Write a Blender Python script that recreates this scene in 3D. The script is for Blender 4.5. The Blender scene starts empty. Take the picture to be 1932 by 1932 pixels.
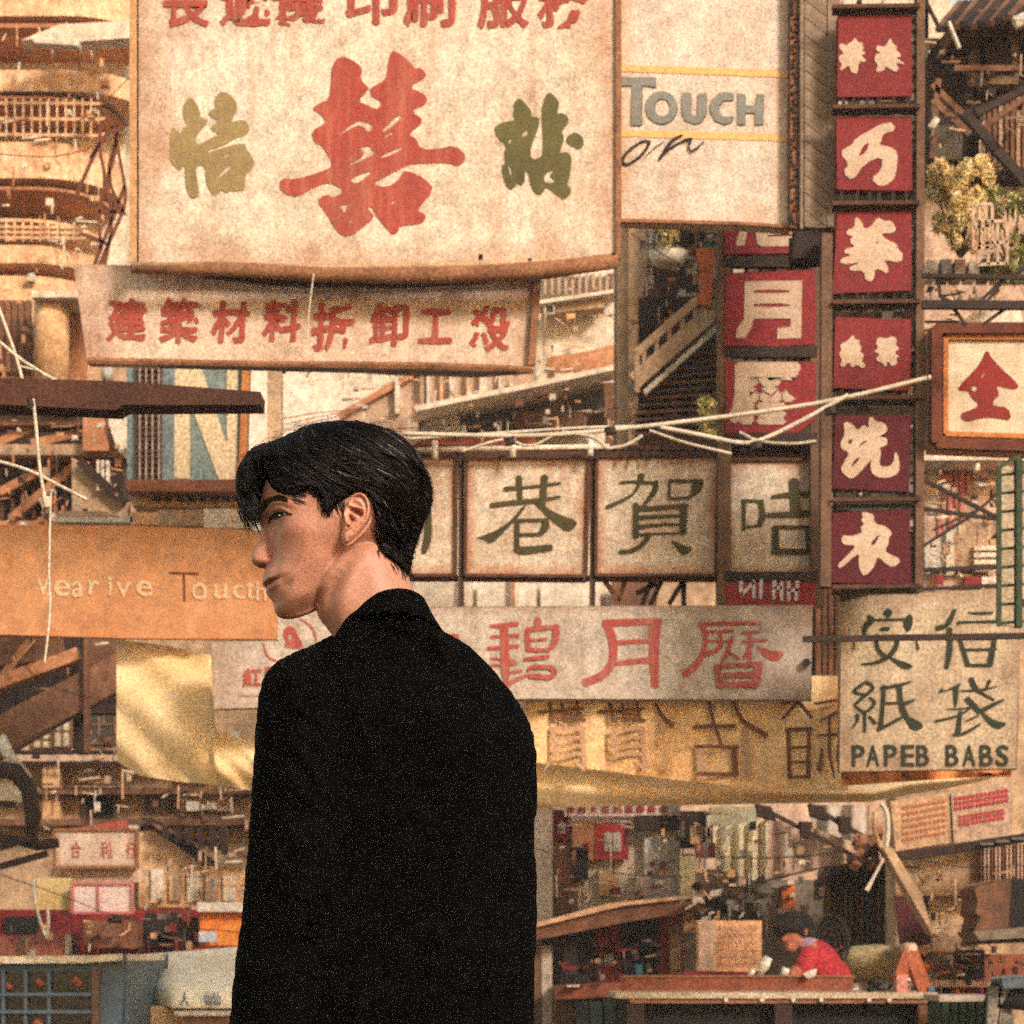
import bpy, bmesh, math, random
import numpy as np
from mathutils import Vector, Matrix, noise as mnoise
from mathutils.geometry import tessellate_polygon
random.seed(7); rng = np.random.default_rng(7)
SC = bpy.context.scene
COL = SC.collection
HAZE = 0.002
# ------------------------------------------------------------------ camera
LENS = 85.0; K = 36.0 / LENS          # frame width per metre of distance
CAMZ = 1.10; HOR = 1805.0; FW = 1932.0
cd = bpy.data.cameras.new('camera'); cam = bpy.data.objects.new('camera', cd); COL.objects.link(cam)
cam.location = (0, 0, CAMZ); cam.rotation_euler = (math.radians(90), 0, 0)
cd.lens = LENS; cd.sensor_width = 36; cd.shift_y = (HOR - FW / 2) / FW
cd.clip_start = 0.1; cd.clip_end = 2000
cd.dof.use_dof = True; cd.dof.focus_distance = 3.6; cd.dof.aperture_fstop = 16
SC.camera = cam
# ------------------------------------------------------------------ world, sun, exposure
SUN_EL, SUN_AZ = 26.0, 146.0          # azimuth clockwise from +Y: high, behind the camera, a little to the right
w = bpy.data.worlds.new('World'); SC.world = w; w.use_nodes = True
nt = w.node_tree; nt.nodes.clear()
sky = nt.nodes.new('ShaderNodeTexSky'); sky.sky_type = 'NISHITA'; sky.sun_disc = False
sky.sun_elevation = math.radians(SUN_EL); sky.sun_rotation = math.radians(SUN_AZ)
sky.air_density = 2.0; sky.dust_density = 1.0; sky.ozone_density = 0.3
tint = nt.nodes.new('ShaderNodeMix'); tint.data_type = 'RGBA'; tint.blend_type = 'MULTIPLY'
tint.inputs[0].default_value = 1.0; tint.inputs[7].default_value = (1.0, 0.87, 0.81, 1)
bgn = nt.nodes.new('ShaderNodeBackground'); bgn.inputs[1].default_value = 0.15
wo = nt.nodes.new('ShaderNodeOutputWorld')
nt.links.new(sky.outputs[0], tint.inputs[6]); nt.links.new(tint.outputs[2], bgn.inputs[0]); nt.links.new(bgn.outputs[0], wo.inputs[0])
sl = bpy.data.lights.new('sun', 'SUN'); sl.energy = 2.7; sl.angle = math.radians(12); sl.color = (1.0, 0.875, 0.81)
so = bpy.data.objects.new('sun', sl); COL.objects.link(so)
_d = Vector((math.sin(math.radians(SUN_AZ)) * math.cos(math.radians(SUN_EL)), math.cos(math.radians(SUN_AZ)) * math.cos(math.radians(SUN_EL)), math.sin(math.radians(SUN_EL))))
so.rotation_euler = _d.to_track_quat('Z', 'Y').to_euler()
SC.view_settings.view_transform = 'Standard'; SC.view_settings.look = 'None'
SC.view_settings.exposure = 0.7; SC.view_settings.gamma = 1.0; SC.view_settings.use_curve_mapping = False
SC.render.engine = 'CYCLES'
SC.cycles.use_denoising = False; SC.cycles.use_adaptive_sampling = True; SC.cycles.adaptive_threshold = 0.09; SC.cycles.adaptive_min_samples = 20; SC.cycles.volume_bounces = 0; SC.cycles.max_bounces = 5; SC.cycles.diffuse_bounces = 3; SC.cycles.glossy_bounces = 2; SC.cycles.transmission_bounces = 3; SC.cycles.transparent_max_bounces = 4

# ------------------------------------------------------------------ placing: a direction measured on the photograph, at a distance
def P(u, v, Y):
    s = K * Y / FW
    return Vector(((u - FW / 2) * s, Y, CAMZ - (v - HOR) * s))
def PX(px, Y): return px * K * Y / FW
def Zm(x0, y0, s):
    return lambda p: ((x0 + p[0] / s) * .644, (y0 + p[1] / s) * .644) + tuple(p[2:])
# ------------------------------------------------------------------ materials
def lin(c):
    r = []
    for x in c[:3]:
        x = x / 255.0
        r.append(x / 12.92 if x <= 0.04045 else ((x + 0.055) / 1.055) ** 2.4)
    return (r[0], r[1], r[2], 1)
MATS = {}
def M(name, c1, c2=None, scale=4.0, grain=.30, gs=150.0, rough=.8, streak=0.0, sc=(90, 60, 40), metal=0.0, bump=.15, bscale=None, spec=.3, attr=None, trans=0.0, emit=None, grit=.5, edge=0.0):
    if name in MATS: return MATS[name]
    m = bpy.data.materials.new(name); m.use_nodes = True; MATS[name] = m
    t = m.node_tree; N = t.nodes; L = t.links; b = N['Principled BSDF']
    b.inputs['Roughness'].default_value = rough; b.inputs['Metallic'].default_value = metal
    b.inputs['Specular IOR Level'].default_value = spec
    tc = N.new('ShaderNodeTexCoord'); C = tc.outputs['Object']
    def mix(bt, fac, a, bb):
        x = N.new('ShaderNodeMix'); x.data_type = 'RGBA'; x.blend_type = bt
        for i, val in ((0, fac), (6, a), (7, bb)):
            if hasattr(val, 'links') or hasattr(val, 'is_linked'): L.new(val, x.inputs[i])
            else: x.inputs[i].default_value = val
        return x.outputs[2]
    def noise(s, det=4, vec=None, r=.55):
        n = N.new('ShaderNodeTexNoise'); n.inputs['Scale'].default_value = s; n.inputs['Detail'].default_value = det; n.inputs['Roughness'].default_value = r
        L.new(vec if vec else C, n.inputs['Vector']); return n.outputs[0]
    def ramp(v, a, bq, lo, hi):
        r = N.new('ShaderNodeMapRange'); r.inputs[1].default_value = a; r.inputs[2].default_value = bq; r.inputs[3].default_value = lo; r.inputs[4].default_value = hi
        L.new(v, r.inputs[0]); return r.outputs[0]
    if attr:
        an = N.new('ShaderNodeAttribute'); an.attribute_name = attr; col = an.outputs['Color']
    else:
        c2 = c2 or tuple(x * .8 for x in c1)
        col = mix('MIX', ramp(noise(scale), .35, .68, 0, 1), lin(c1), lin(c2))
    if grit:
        g1 = ramp(noise(scale * 7 + 5, 9, None, .72), .36, .66, 1 - grit * .55, 1 + grit * .28); cg = N.new('ShaderNodeCombineColor'); [L.new(g1, cg.inputs[i]) for i in range(3)]
        col = mix('MULTIPLY', 1.0, col, cg.outputs[0])
    if edge:   # rust and dirt creeping in from the rim of a board
        sp = N.new('ShaderNodeSeparateXYZ'); L.new(tc.outputs['Generated'], sp.inputs[0]); mm_ = []
        def ma(op, a, bq):
            x = N.new('ShaderNodeMath'); x.operation = op
            for i, val in ((0, a), (1, bq)):
                if hasattr(val, 'is_linked'): L.new(val, x.inputs[i])
                else: x.inputs[i].default_value = val
            return x.outputs[0]
        ex_ = ma('MINIMUM', ma('MULTIPLY', sp.outputs[0], 1.0), ma('SUBTRACT', 1.0, sp.outputs[0])); ez_ = ma('MINIMUM', ma('MULTIPLY', sp.outputs[2], .8), ma('SUBTRACT', 1.0, sp.outputs[2]))
        dd_ = ma('SUBTRACT', ma('MINIMUM', ex_, ez_), ma('MULTIPLY', ma('SUBTRACT', noise(5, 7, None, .65), .42), .22))
        col = mix('MIX', ramp(dd_, -.01, .085, edge, 0), col, lin(sc))
    if streak:
        mp = N.new('ShaderNodeMapping'); mp.inputs['Scale'].default_value = (7, 7, .9); L.new(C, mp.inputs[0])
        f = ramp(noise(1.9, 9, mp.outputs[0], .72), .48, .74, 0, streak)
        col = mix('MIX', f, col, lin(sc))
        f2 = ramp(noise(2.6, 10, None, .78), .52, .70, 0, streak * .9)
        col = mix('MIX', f2, col, lin(tuple(x * .8 for x in sc)))
    if grain:
        g = ramp(noise(gs, 3, None, .8), .34, .66, 1 - grain * 1.7, 1 + grain * 1.7)
        cg = N.new('ShaderNodeCombineColor'); [L.new(g, cg.inputs[i]) for i in range(3)]
        col = mix('MULTIPLY', 1.0, col, cg.outputs[0])
    L.new(col, b.inputs['Base Color'])
    if bump:
        bp = N.new('ShaderNodeBump'); bp.inputs['Strength'].default_value = bump; bp.inputs['Distance'].default_value = .01
        L.new(noise(bscale or scale * 8, 4), bp.inputs['Height']); L.new(bp.outputs[0], b.inputs['Normal'])
    if trans:
        ts = N.new('ShaderNodeBsdfTranslucent'); L.new(col, ts.inputs[0]); ms = N.new('ShaderNodeMixShader'); ms.inputs[0].default_value = trans
        L.new(b.outputs[0], ms.inputs[1]); L.new(ts.outputs[0], ms.inputs[2]); L.new(ms.outputs[0], N['Material Output'].inputs[0])
    if emit:
        b.inputs['Emission Color'].default_value = lin(emit[0]); b.inputs['Emission Strength'].default_value = emit[1]
    return m
# ------------------------------------------------------------------ mesh collecting
class MB:
    def __init__(s): s.v = []; s.f = []
    def add(s, vs, fs):
        o = len(s.v); s.v += [tuple(v) for v in vs]; s.f += [tuple(i + o for i in f) for f in fs]; return s
    def box(s, a, b):
        x0, x1 = sorted((a[0], b[0])); y0, y1 = sorted((a[1], b[1])); z0, z1 = sorted((a[2], b[2]))
        return s.add([(x0,y0,z0),(x1,y0,z0),(x1,y1,z0),(x0,y1,z0),(x0,y0,z1),(x1,y0,z1),(x1,y1,z1),(x0,y1,z1)],
                     [(0,3,2,1),(4,5,6,7),(0,1,5,4),(1,2,6,5),(2,3,7,6),(3,0,4,7)])
    def slab(s, pts, Y, th, jy=0):
        """outline of (u,v) picture points standing at distance Y, th metres deep (away from the street viewer)"""
        q = [P(u, v, Y) for u, v in pts]; n = len(q)
        return s.prism([(p.x, p.z) for p in q], Y, th)
    def prism(s, xz, Y, th):
        n = len(xz)
        fr = [(x, Y, z) for x, z in xz]; bk = [(x, Y + th, z) for x, z in xz]
        tri = tessellate_polygon([[Vector((x, z, 0)) for x, z in xz]])
        fs = [tuple(t) for t in tri] + [tuple(i + n for i in reversed(t)) for t in tri] + [(i, (i + 1) % n, (i + 1) % n + n, i + n) for i in range(n)]
        return s.add(fr + bk, fs)
    def tube(s, pts, r, n=6, caps=True):
        pts = [Vector(p) for p in pts]; rs = r if isinstance(r, (list, tuple)) else [r] * len(pts)
        vs = []; fs = []; up = None
        for i, p in enumerate(pts):
            d = (pts[min(i + 1, len(pts) - 1)] - pts[max(i - 1, 0)])
            d = d.normalized() if d.length > 1e-9 else Vector((0, 0, 1))
            if up is None: up = Vector((0, 1, 0)) if abs(d.y) < .9 else Vector((1, 0, 0))
            a = d.cross(up); a = a.normalized() if a.length > 1e-6 else d.orthogonal().normalized()
            b = a.cross(d).normalized(); up = b
            for k in range(n):
                t = 2 * math.pi * (k + .5) / n
                vs.append(p + (a * math.cos(t) + b * math.sin(t)) * rs[i])
        for i in range(len(pts) - 1):
            for k in range(n):
                k2 = (k + 1) % n
                fs.append((i * n + k, i * n + k2, (i + 1) * n + k2, (i + 1) * n + k))
        if caps: fs.append(tuple(range(n))[::-1]); fs.append(tuple(range((len(pts) - 1) * n, len(pts) * n)))
        return s.add(vs, fs)
    def bar(s, a, b, wx, wy=None):
        """a square beam from a to b"""
        a = Vector(a); b = Vector(b); wy = wy or wx; d = (b - a).normalized()
        sd = d.cross(Vector((0, 1, 0))); sd = sd.normalized() if sd.length > 1e-3 else Vector((1, 0, 0))
        t = sd.cross(d).normalized(); vs = []
        for p in (a, b):
            for i, j in ((-1, -1), (1, -1), (1, 1), (-1, 1)): vs.append(p + sd * (i * wx / 2) + t * (j * wy / 2))
        return s.add(vs, [(0,1,2,3),(7,6,5,4),(0,4,5,1),(1,5,6,2),(2,6,7,3),(3,7,4,0)])
    def grid(s, G):
        n = len(G); m_ = len(G[0])
        return s.add([p for row in G for p in row], [(i * m_ + j, i * m_ + j + 1, (i + 1) * m_ + j + 1, (i + 1) * m_ + j) for i in range(n - 1) for j in range(m_ - 1)])
def wloc(o):
    l = Vector(o.location)
    while o.parent: o = o.parent; l += Vector(o.location)
    return l
def obj(name, mb, mat, parent=None, smooth=False, origin=None, bevel=0):
    me = bpy.data.meshes.new(name); vs = np.array(mb.v, dtype=float)
    if origin is None: origin = Vector((vs.min(0) + vs.max(0)) / 2)
    else: origin = Vector(origin)
    me.from_pydata([tuple(v) for v in (vs - np.array(origin))], [], mb.f)
    if smooth: me.polygons.foreach_set('use_smooth', [True] * len(me.polygons))
    me.materials.append(mat); me.update()
    o = bpy.data.objects.new(name, me); COL.objects.link(o)
    if parent: o.parent = parent; o.location = origin - wloc(parent)
    else: o.location = origin
    if bevel:
        bv = o.modifiers.new('bevel', 'BEVEL'); bv.width = bevel; bv.segments = 2; bv.limit_method = 'ANGLE'
    return o
def tag(o, label=None, cat=None, group=None, kind=None):
    if label: o['label'] = label
    if cat: o['category'] = cat
    if group: o['group'] = group
    if kind: o['kind'] = kind
    return o
def thing(name, loc, label, cat, group=None):
    o = bpy.data.objects.new(name, None); COL.objects.link(o); o.location = loc; o.empty_display_size = .1
    return tag(o, label, cat, group)
def stuff(o): o['kind'] = 'stuff'; return o
# ------------------------------------------------------------------ lettering
def chaikin(pts, n=1, closed=True):
    for _ in range(n):
        q = []
        for i in range(len(pts) if closed else len(pts) - 1):
            a = pts[i]; b = pts[(i + 1) % len(pts)]
            q.append((a[0] * .75 + b[0] * .25, a[1] * .75 + b[1] * .25)); q.append((a[0] * .25 + b[0] * .75, a[1] * .25 + b[1] * .75))
        if not closed: q = [pts[0]] + q + [pts[-1]]
        pts = q
    return pts
def flatpoly(mb, uv, Y, lift, holes=()):
    loops = [[P(u, v, Y) for u, v in l] for l in [uv] + list(holes)]
    q = [Vector((p.x, Y - lift, p.z)) for l in loops for p in l]
    tri = tessellate_polygon([[Vector((p.x, p.z, 0)) for p in l] for l in loops])
    mb.add(q, [tuple(t) for t in tri])
def stroke(mb, pts, Y, lift, f=None, ws=1.0):
    """a brush stroke through (x, y, width); width carried on when left out"""
    pp = []; lw = 10
    for p in pts:
        lw = p[2] if len(p) > 2 else lw; pp.append((p[0], p[1], lw * ws))
    # Catmull-Rom
    q = []
    for i in range(len(pp) - 1):
        p0 = pp[max(i - 1, 0)]; p1 = pp[i]; p2 = pp[i + 1]; p3 = pp[min(i + 2, len(pp) - 1)]
        k = 5 if len(pp) > 2 else 2
        for j in range(k):
            t = j / k
            q.append(tuple(.5 * ((2 * b) + (-a + c) * t + (2 * a - 5 * b + 4 * c - d) * t * t + (-a + 3 * b - 3 * c + d) * t ** 3) for a, b, c, d in zip(p0, p1, p2, p3)))
    q.append(pp[-1]); Lf = []; Rt = []
    for i, (x, y, wd) in enumerate(q):
        a = q[max(i - 1, 0)]; b = q[min(i + 1, len(q) - 1)]; dx, dy = b[0] - a[0], b[1] - a[1]; l = math.hypot(dx, dy) or 1
        nx, ny = -dy / l * wd / 2, dx / l * wd / 2
        Lf.append((x + nx, y + ny)); Rt.append((x - nx, y - ny))
    def cap(i, sgn):
        x, y, wd = q[i]; a, b = (q[0], q[1]) if i == 0 else (q[-2], q[-1]); l = math.hypot(b[0] - a[0], b[1] - a[1]) or 1
        return (x + sgn * (b[0] - a[0]) / l * wd * .28, y + sgn * (b[1] - a[1]) / l * wd * .28)
    n = len(q); vs = []
    for (a, b) in zip(Lf, Rt): vs += [a, b]
    vs += [cap(0, -1), cap(-1, 1)]
    if f: vs = [f(x) for x in vs]
    vv = [P(x[0], x[1], Y) for x in vs]; vv = [Vector((p.x, Y - lift, p.z)) for p in vv]
    fs = [(2 * i, 2 * i + 1, 2 * i + 3, 2 * i + 2) for i in range(n - 1)] + [(0, 2 * n, 1), (2 * n - 2, 2 * n - 1, 2 * n + 1)]
    mb.add(vv, fs)
def character(parent, Y, mat, polys=(), strokes=(), f=None, name='character', lift=.004, smooth=1, ws=1.0, holes=()):
    mb = MB(); l = lift; g = (lambda p: f(p)[:2]) if f else (lambda p: p[:2])
    for i, pl in enumerate(polys):
        flatpoly(mb, chaikin([g(p) for p in pl], smooth), Y, l, [chaikin([g(p) for p in x], 1) for x in holes] if i == 0 else ()); l += .0004
    for st in strokes: stroke(mb, st, Y, l, f, ws); l += .0004
    return obj(name, mb, mat, parent)
def glyph(ch, parent, Y, mat, u, v, wpx, hpx, bold=.02, rough=.012, shear=0.0, rot=0.0, name='character', lift=.004, mirror=False, seed=0):
    """one written character, centred at (u, v), wpx by hpx picture units"""
    c = bpy.data.curves.new('t', 'FONT'); c.body = ch; c.resolution_u = 3; c.offset = min(bold, .012)
    t = bpy.data.objects.new('t', c); COL.objects.link(t)
    me = bpy.data.meshes.new_from_object(t.evaluated_get(bpy.context.evaluated_depsgraph_get()))
    bpy.data.objects.remove(t); bpy.data.curves.remove(c)
    bm = bmesh.new(); bm.from_mesh(me); bpy.data.meshes.remove(me)
    bmesh.ops.triangulate(bm, faces=bm.faces[:])
    if rough:
        le = [e for e in bm.edges if e.calc_length() > .05]
        bmesh.ops.subdivide_edges(bm, edges=le, cuts=2); bmesh.ops.triangulate(bm, faces=bm.faces[:])
    bm.verts.ensure_lookup_table()
    a = np.array([v_.co for v_ in bm.verts]); lo = a.min(0); hi = a.max(0); ce = (lo + hi) / 2; sz = hi - lo
    sx = wpx / sz[0]; sy = hpx / sz[1]; cr, sr = math.cos(rot), math.sin(rot); s_ = K * Y / FW; mb = MB(); vv = []
    for p in a:
        x, y = p[0], p[1]
        if rough:
            nv = mnoise.noise_vector(Vector((x * 5 + seed * 3.1, y * 5, seed))); x += nv.x * rough * 2; y += nv.y * rough * 2
            nv = mnoise.noise_vector(Vector((x * 16, y * 16 + seed, 2))); x += nv.x * rough * .5; y += nv.y * rough * .5
        x = (x - ce[0]) * sx; y = (y - ce[1]) * sy
        if mirror: x = -x
        x += y * shear; x, y = x * cr - y * sr, x * sr + y * cr
        q = P(u + x, v - y, Y); vv.append((q.x, Y - lift, q.z))
    fs = [tuple(x.index for x in f_.verts) for f_ in bm.faces]; mb.add(vv, fs); bm.free(); ex = max(0, bold - .012) * s_ * (abs(wpx) + abs(hpx)) / 2
    if ex > 0:
        for n_, (ax, az) in enumerate(((1, 0), (-1, 0), (0, 1), (0, -1))): mb.add([(q[0] + ax * ex, q[1] - .0004 * (n_ + 1), q[2] + az * ex) for q in vv], fs)
    return obj(name, mb, mat, parent)
def word(txt, parent, Y, mat, u0, u1, v, hpx, **kw):
    n = len(txt); st = (u1 - u0) / n; i = 0
    for i, ch in enumerate(txt):
        if ch != ' ': glyph(ch, parent, Y, mat, u0 + st * (i + .5), v, st * kw.get('fill', .7), hpx, seed=i, **{k: x for k, x in kw.items() if k != 'fill'})
# ------------------------------------------------------------------ surfaces from fields
def surface_nets(F, org, h):
    S = F < 0; nx, ny, nz = F.shape
    c = np.zeros((nx - 1, ny - 1, nz - 1), dtype=np.uint8)
    for i in (0, 1):
        for j in (0, 1):
            for k in (0, 1): c += S[i:nx - 1 + i, j:ny - 1 + j, k:nz - 1 + k]
    act = np.argwhere((c > 0) & (c < 8)); idx = -np.ones(c.shape, dtype=np.int64); idx[act[:, 0], act[:, 1], act[:, 2]] = np.arange(len(act))
    acc = np.zeros((len(act), 3)); cnt = np.zeros(len(act)); cor = [(i, j, k) for i in (0, 1) for j in (0, 1) for k in (0, 1)]
    for a in cor:
        for ax in range(3):
            if a[ax] == 1: continue
            b = list(a); b[ax] = 1; ia = act + np.array(a); ib = act + np.array(b)
            fa = F[ia[:, 0], ia[:, 1], ia[:, 2]]; fb = F[ib[:, 0], ib[:, 1], ib[:, 2]]
            m_ = (fa < 0) != (fb < 0); t = np.where(m_, fa / np.where(m_, fa - fb, 1), 0)
            pt = np.array(a, float) + np.outer(t, np.array(b) - np.array(a)); acc += pt * m_[:, None]; cnt += m_
    V = (act + acc / cnt[:, None]) * h + np.array(org)
    Q = []
    for ax in range(3):
        o1, o2 = [(1, 2), (2, 0), (0, 1)][ax]
        sl0 = [slice(None)] * 3; sl1 = [slice(None)] * 3; sl0[ax] = slice(0, -1); sl1[ax] = slice(1, None)
        A = S[tuple(sl0)]; B = S[tuple(sl1)]; e = np.argwhere(A != B); e = e[(e[:, o1] > 0) & (e[:, o2] > 0) & (e[:, o1] < F.shape[o1] - 1) & (e[:, o2] < F.shape[o2] - 1)]
        d1 = np.zeros(3, int); d1[o1] = 1; d2 = np.zeros(3, int); d2[o2] = 1
        g = lambda q: idx[q[:, 0], q[:, 1], q[:, 2]]
        q = np.stack([g(e), g(e - d1), g(e - d1 - d2), g(e - d2)], 1)
        ins = A[e[:, 0], e[:, 1], e[:, 2]]; q[~ins] = q[~ins][:, ::-1]; Q.append(q)
    Q = np.concatenate(Q); return V, Q[(Q >= 0).all(1)]
def npobj(name, V, Q, mat, parent, col=None):
    me = bpy.data.meshes.new(name); org = np.array((V.min(0) + V.max(0)) / 2)
    me.from_pydata((V - org).tolist(), [], Q.tolist()); me.polygons.foreach_set('use_smooth', [True] * len(me.polygons)); me.materials.append(mat)
    if col is not None:
        at = me.color_attributes.new('tone', 'FLOAT_COLOR', 'POINT'); at.data.foreach_set('color', np.concatenate([col, np.ones((len(col), 1))], 1).ravel())
    o = bpy.data.objects.new(name, me); COL.objects.link(o)
    if parent: o.parent = parent; o.location = Vector(org) - wloc(parent)
    else: o.location = org
    return o
def pdist(poly, X, Z, closed=True):
    """distance to a polyline / signed distance inside a polygon (positive inside)"""
    D = np.full(X.shape, 1e9); ins = np.zeros(X.shape, bool); n = len(poly); T = np.zeros(X.shape)
    for i in range(n if closed else n - 1):
        ax, az = poly[i]; bx, bz = poly[(i + 1) % n]; dx, dz = bx - ax, bz - az; l2 = dx * dx + dz * dz + 1e-12
        t = np.clip(((X - ax) * dx + (Z - az) * dz) / l2, 0, 1); d = np.hypot(X - ax - t * dx, Z - az - t * dz)
        T = np.where(d < D, (i + t) / max(1, n - 1), T); D = np.minimum(D, d)
        if closed: ins ^= ((az > Z) != (bz > Z)) & (X < dx * (Z - az) / (dz if abs(dz) > 1e-12 else 1e-12) + ax)
    return np.where(ins, D, -D) if closed else (D, T)
def ell(s, R, p=1.0):
    t = np.clip(s / R, 0, 1); return np.where(s > 0, np.sqrt(np.clip(1 - (1 - t) ** 2, 0, 1)) ** p, 0)
def infl(s, R, W, p=1.0): return np.where(s > 0, W * ell(s, R, p), s)
def smax(a, b, k): h = np.clip(.5 + .5 * (a - b) / k, 0, 1); return b * (1 - h) + a * h + k * h * (1 - h)
def smin(a, b, k): return -smax(-a, -b, k)
def capsules(caps, org, shape, h, k):
    X, Y_, Z = np.meshgrid(*[org[i] + np.arange(shape[i]) * h for i in range(3)], indexing='ij'); F = None
    for (a, b, r0, r1) in caps:
        a = np.array(a); b = np.array(b); d = b - a; l2 = (d * d).sum() + 1e-12
        t = np.clip(((X - a[0]) * d[0] + (Y_ - a[1]) * d[1] + (Z - a[2]) * d[2]) / l2, 0, 1)
        f = np.sqrt((X - a[0] - t * d[0]) ** 2 + (Y_ - a[1] - t * d[1]) ** 2 + (Z - a[2] - t * d[2]) ** 2) - (r0 + (r1 - r0) * t)
        F = f if F is None else smin(F, f, k)
    return F
def capmesh(name, caps, mat, parent, h=.006, k=.02, col=None):
    pts = np.array([c[0] for c in caps] + [c[1] for c in caps]); r = max(max(c[2], c[3]) for c in caps) + 3 * h
    lo = pts.min(0) - r; hi = pts.max(0) + r; F = capsules(caps, lo, np.ceil((hi - lo) / h).astype(int) + 1, h, k)
    V, Q = surface_nets(F, lo, h); return npobj(name, V, Q, mat, parent)
# ================================================================== the man in the black jacket
YM = 3.06
skin = M('skin', (170, 120, 95), attr='tone', grain=.2, gs=420, grit=.0, rough=.5, bump=.05, bscale=500, spec=.35)
capm = M('hair_under', (5, 4, 4), (9, 6, 6), grain=.4, gs=420, rough=.8, bump=.6, bscale=300, spec=.1)
hairs = M('hair_highlight', (70, 56, 48), (110, 92, 80), grain=.2, gs=400, rough=.35, bump=0, spec=.6)
hairm = M('black_hair', (13, 10, 9), (24, 17, 14), grain=.2, gs=400, rough=.5, bump=0, spec=.22)
jack = M('black_wool', (4, 4, 4), (10, 10, 9), scale=40, grain=.34, gs=430, rough=.95, bump=.5, bscale=900, spec=.03)
blackm = M('trouser_black', (16, 15, 15), rough=.95)
eyem = M('eye_dark', (11, 7, 6), (18, 11, 9), grain=0, rough=.08, bump=0, spec=.6)
person = thing('person', (P(740, 1000, YM).x, YM, 0), 'man in a black jacket seen from behind, face turned left in profile', 'person')
S1 = K * YM / FW
def HZ(p): # head close-up coordinates -> metres
    u = (660 + p[0] / 2.972) * .644; v = (1200 + p[1] / 2.972) * .644
    q = P(u, v, YM); return (q.x, q.z)
def JZ(p):
    u = (660 + p[0] / 1.486) * .644; v = (1700 + p[1] / 1.486) * .644
    q = P(u, v, YM); return (q.x, q.z)
ZP = .644 / 2.972 * S1; JP = .644 / 1.486 * S1
def mapc(l, f, n=1, closed=True): return chaikin([f(p) for p in l], n, closed)
h = .0017
x0, z1 = HZ((40, 60)); x1, z0 = HZ((1960, 2330))
xs = np.arange(x0, x1, h); zs = np.arange(z0, z1, h); X2, Z2 = np.meshgrid(xs, zs, indexing='ij')
def zy(y): return HZ((0, y))[1]
head_poly = mapc([(900,185),(650,250),(470,350),(370,480),(330,640),(312,760),(294,850),(291,915),(322,1000),(368,1070),(385,1200),(392,1300),(352,1385),(330,1430),(331,1480),(322,1512),(330,1536),(362,1556),(355,1578),(364,1612),(400,1655),(424,1690),(426,1730),(440,1780),(470,1812),(540,1828),(660,1806),(790,1750),(900,1640),(1000,1500),(1090,1360),(1250,1330),(1450,1290),(1600,1150),(1690,980),(1730,800),(1720,620),(1640,450),(1480,300),(1250,210),(1080,180)], HZ, 1)
sH = pdist(head_poly, X2, Z2)
Wz = np.interp(Z2, [zy(1830), zy(1700), zy(1550), zy(1350), zy(1150), zy(950), zy(700), zy(450), zy(200)], [.040, .046, .053, .062, .068, .070, .073, .074, .068])
d = infl(sH, .062, 1.0, 1.15); d = np.where(sH > 0, d * Wz, sH)
# nose
nose = mapc([(300,960),(316,1060),(300,1130),(270,1190),(240,1245),(227,1295),(240,1340),(268,1362),(300,1378),(345,1385),(400,1378),(432,1340),(425,1270),(400,1180),(390,1060),(360,980)], HZ, 1)
sN = pdist(nose, X2, Z2); Wn = np.interp(Z2, [zy(1390), zy(1330), zy(1260), zy(1150), zy(1020)], [.0165, .0185, .0150, .0095, .0085])
d = smax(d, np.where(sN > 0, Wn * ell(sN, .012, .9), sN), .003)
# neck
neck = mapc([(760,1500),(800,1790),(860,1870),(935,1960),(985,2100),(1000,2400),(1760,2400),(1740,2000),(1700,1760),(1645,1600),(1590,1440),(1540,1250),(1300,1050),(1000,1150)], HZ, 1)
sK = pdist(neck, X2, Z2); d = smax(d, np.where(sK > 0, .057 * ell(sK, .05, 1.0), sK), .006)
def ga(x, y, sx, sy, a, rot=0):
    cx, cz = HZ((x, y)); dx = X2 - cx; dz = Z2 - cz; c, s = math.cos(rot), math.sin(rot); ex = dx * c - dz * s; ez = dx * s + dz * c
    return a * np.exp(-.5 * ((ex / (sx * ZP)) ** 2 + (ez / (sy * ZP)) ** 2))
feat = ga(440,990,100,44,-.0078) + ga(385,1010,38,64,-.007) + ga(620,1090,120,60,.003) + ga(760,900,90,110,-.003) + ga(640,1380,130,120,-.0035) + ga(420,880,120,26,.0028,.15)
feat += ga(445,1190,36,130,-.008,.2) + ga(470,1420,22,70,-.002,.4) + ga(515,1500,22,20,-.0012) + ga(560,1640,120,40,.002) + ga(500,1000,60,22,.0035)
feat += ga(425,1320,22,26,.003) + ga(330,1362,26,11,-.008) + ga(880,1420,90,100,.004,.7) + ga(430,1060,60,14,-.002,-.2) + ga(560,1560,40,30,-.0016)
def ridge(pts, wd, a): 
    D, T = pdist([HZ(p) for p in pts], X2, Z2, False); return a * np.exp(-.5 * (D / (wd * ZP)) ** 2) * np.sin(np.clip(T, .03, .97) * math.pi) ** .4
feat += ridge([(350,1500),(410,1495),(480,1495)], 14, .0022) + ridge([(335,1552),(400,1535),(450,1515),(495,1503)], 7, -.0045) + ridge([(370,1590),(430,1575),(490,1545)], 15, .0022)
feat += ridge([(395,960),(440,938),(510,932),(580,958),(610,985)], 8, .0022) + ridge([(390,930),(450,905),(530,905),(600,945)], 7, -.0022) + ridge([(410,1030),(480,1035),(560,1000)], 8, .0016)
feat += ridge([(500,1745),(700,1670),(880,1540),(1010,1395),(1075,1270)], 42, .0032) + ridge([(600,1800),(800,1705),(950,1580),(1050,1440)], 46, -.0075)
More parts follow.
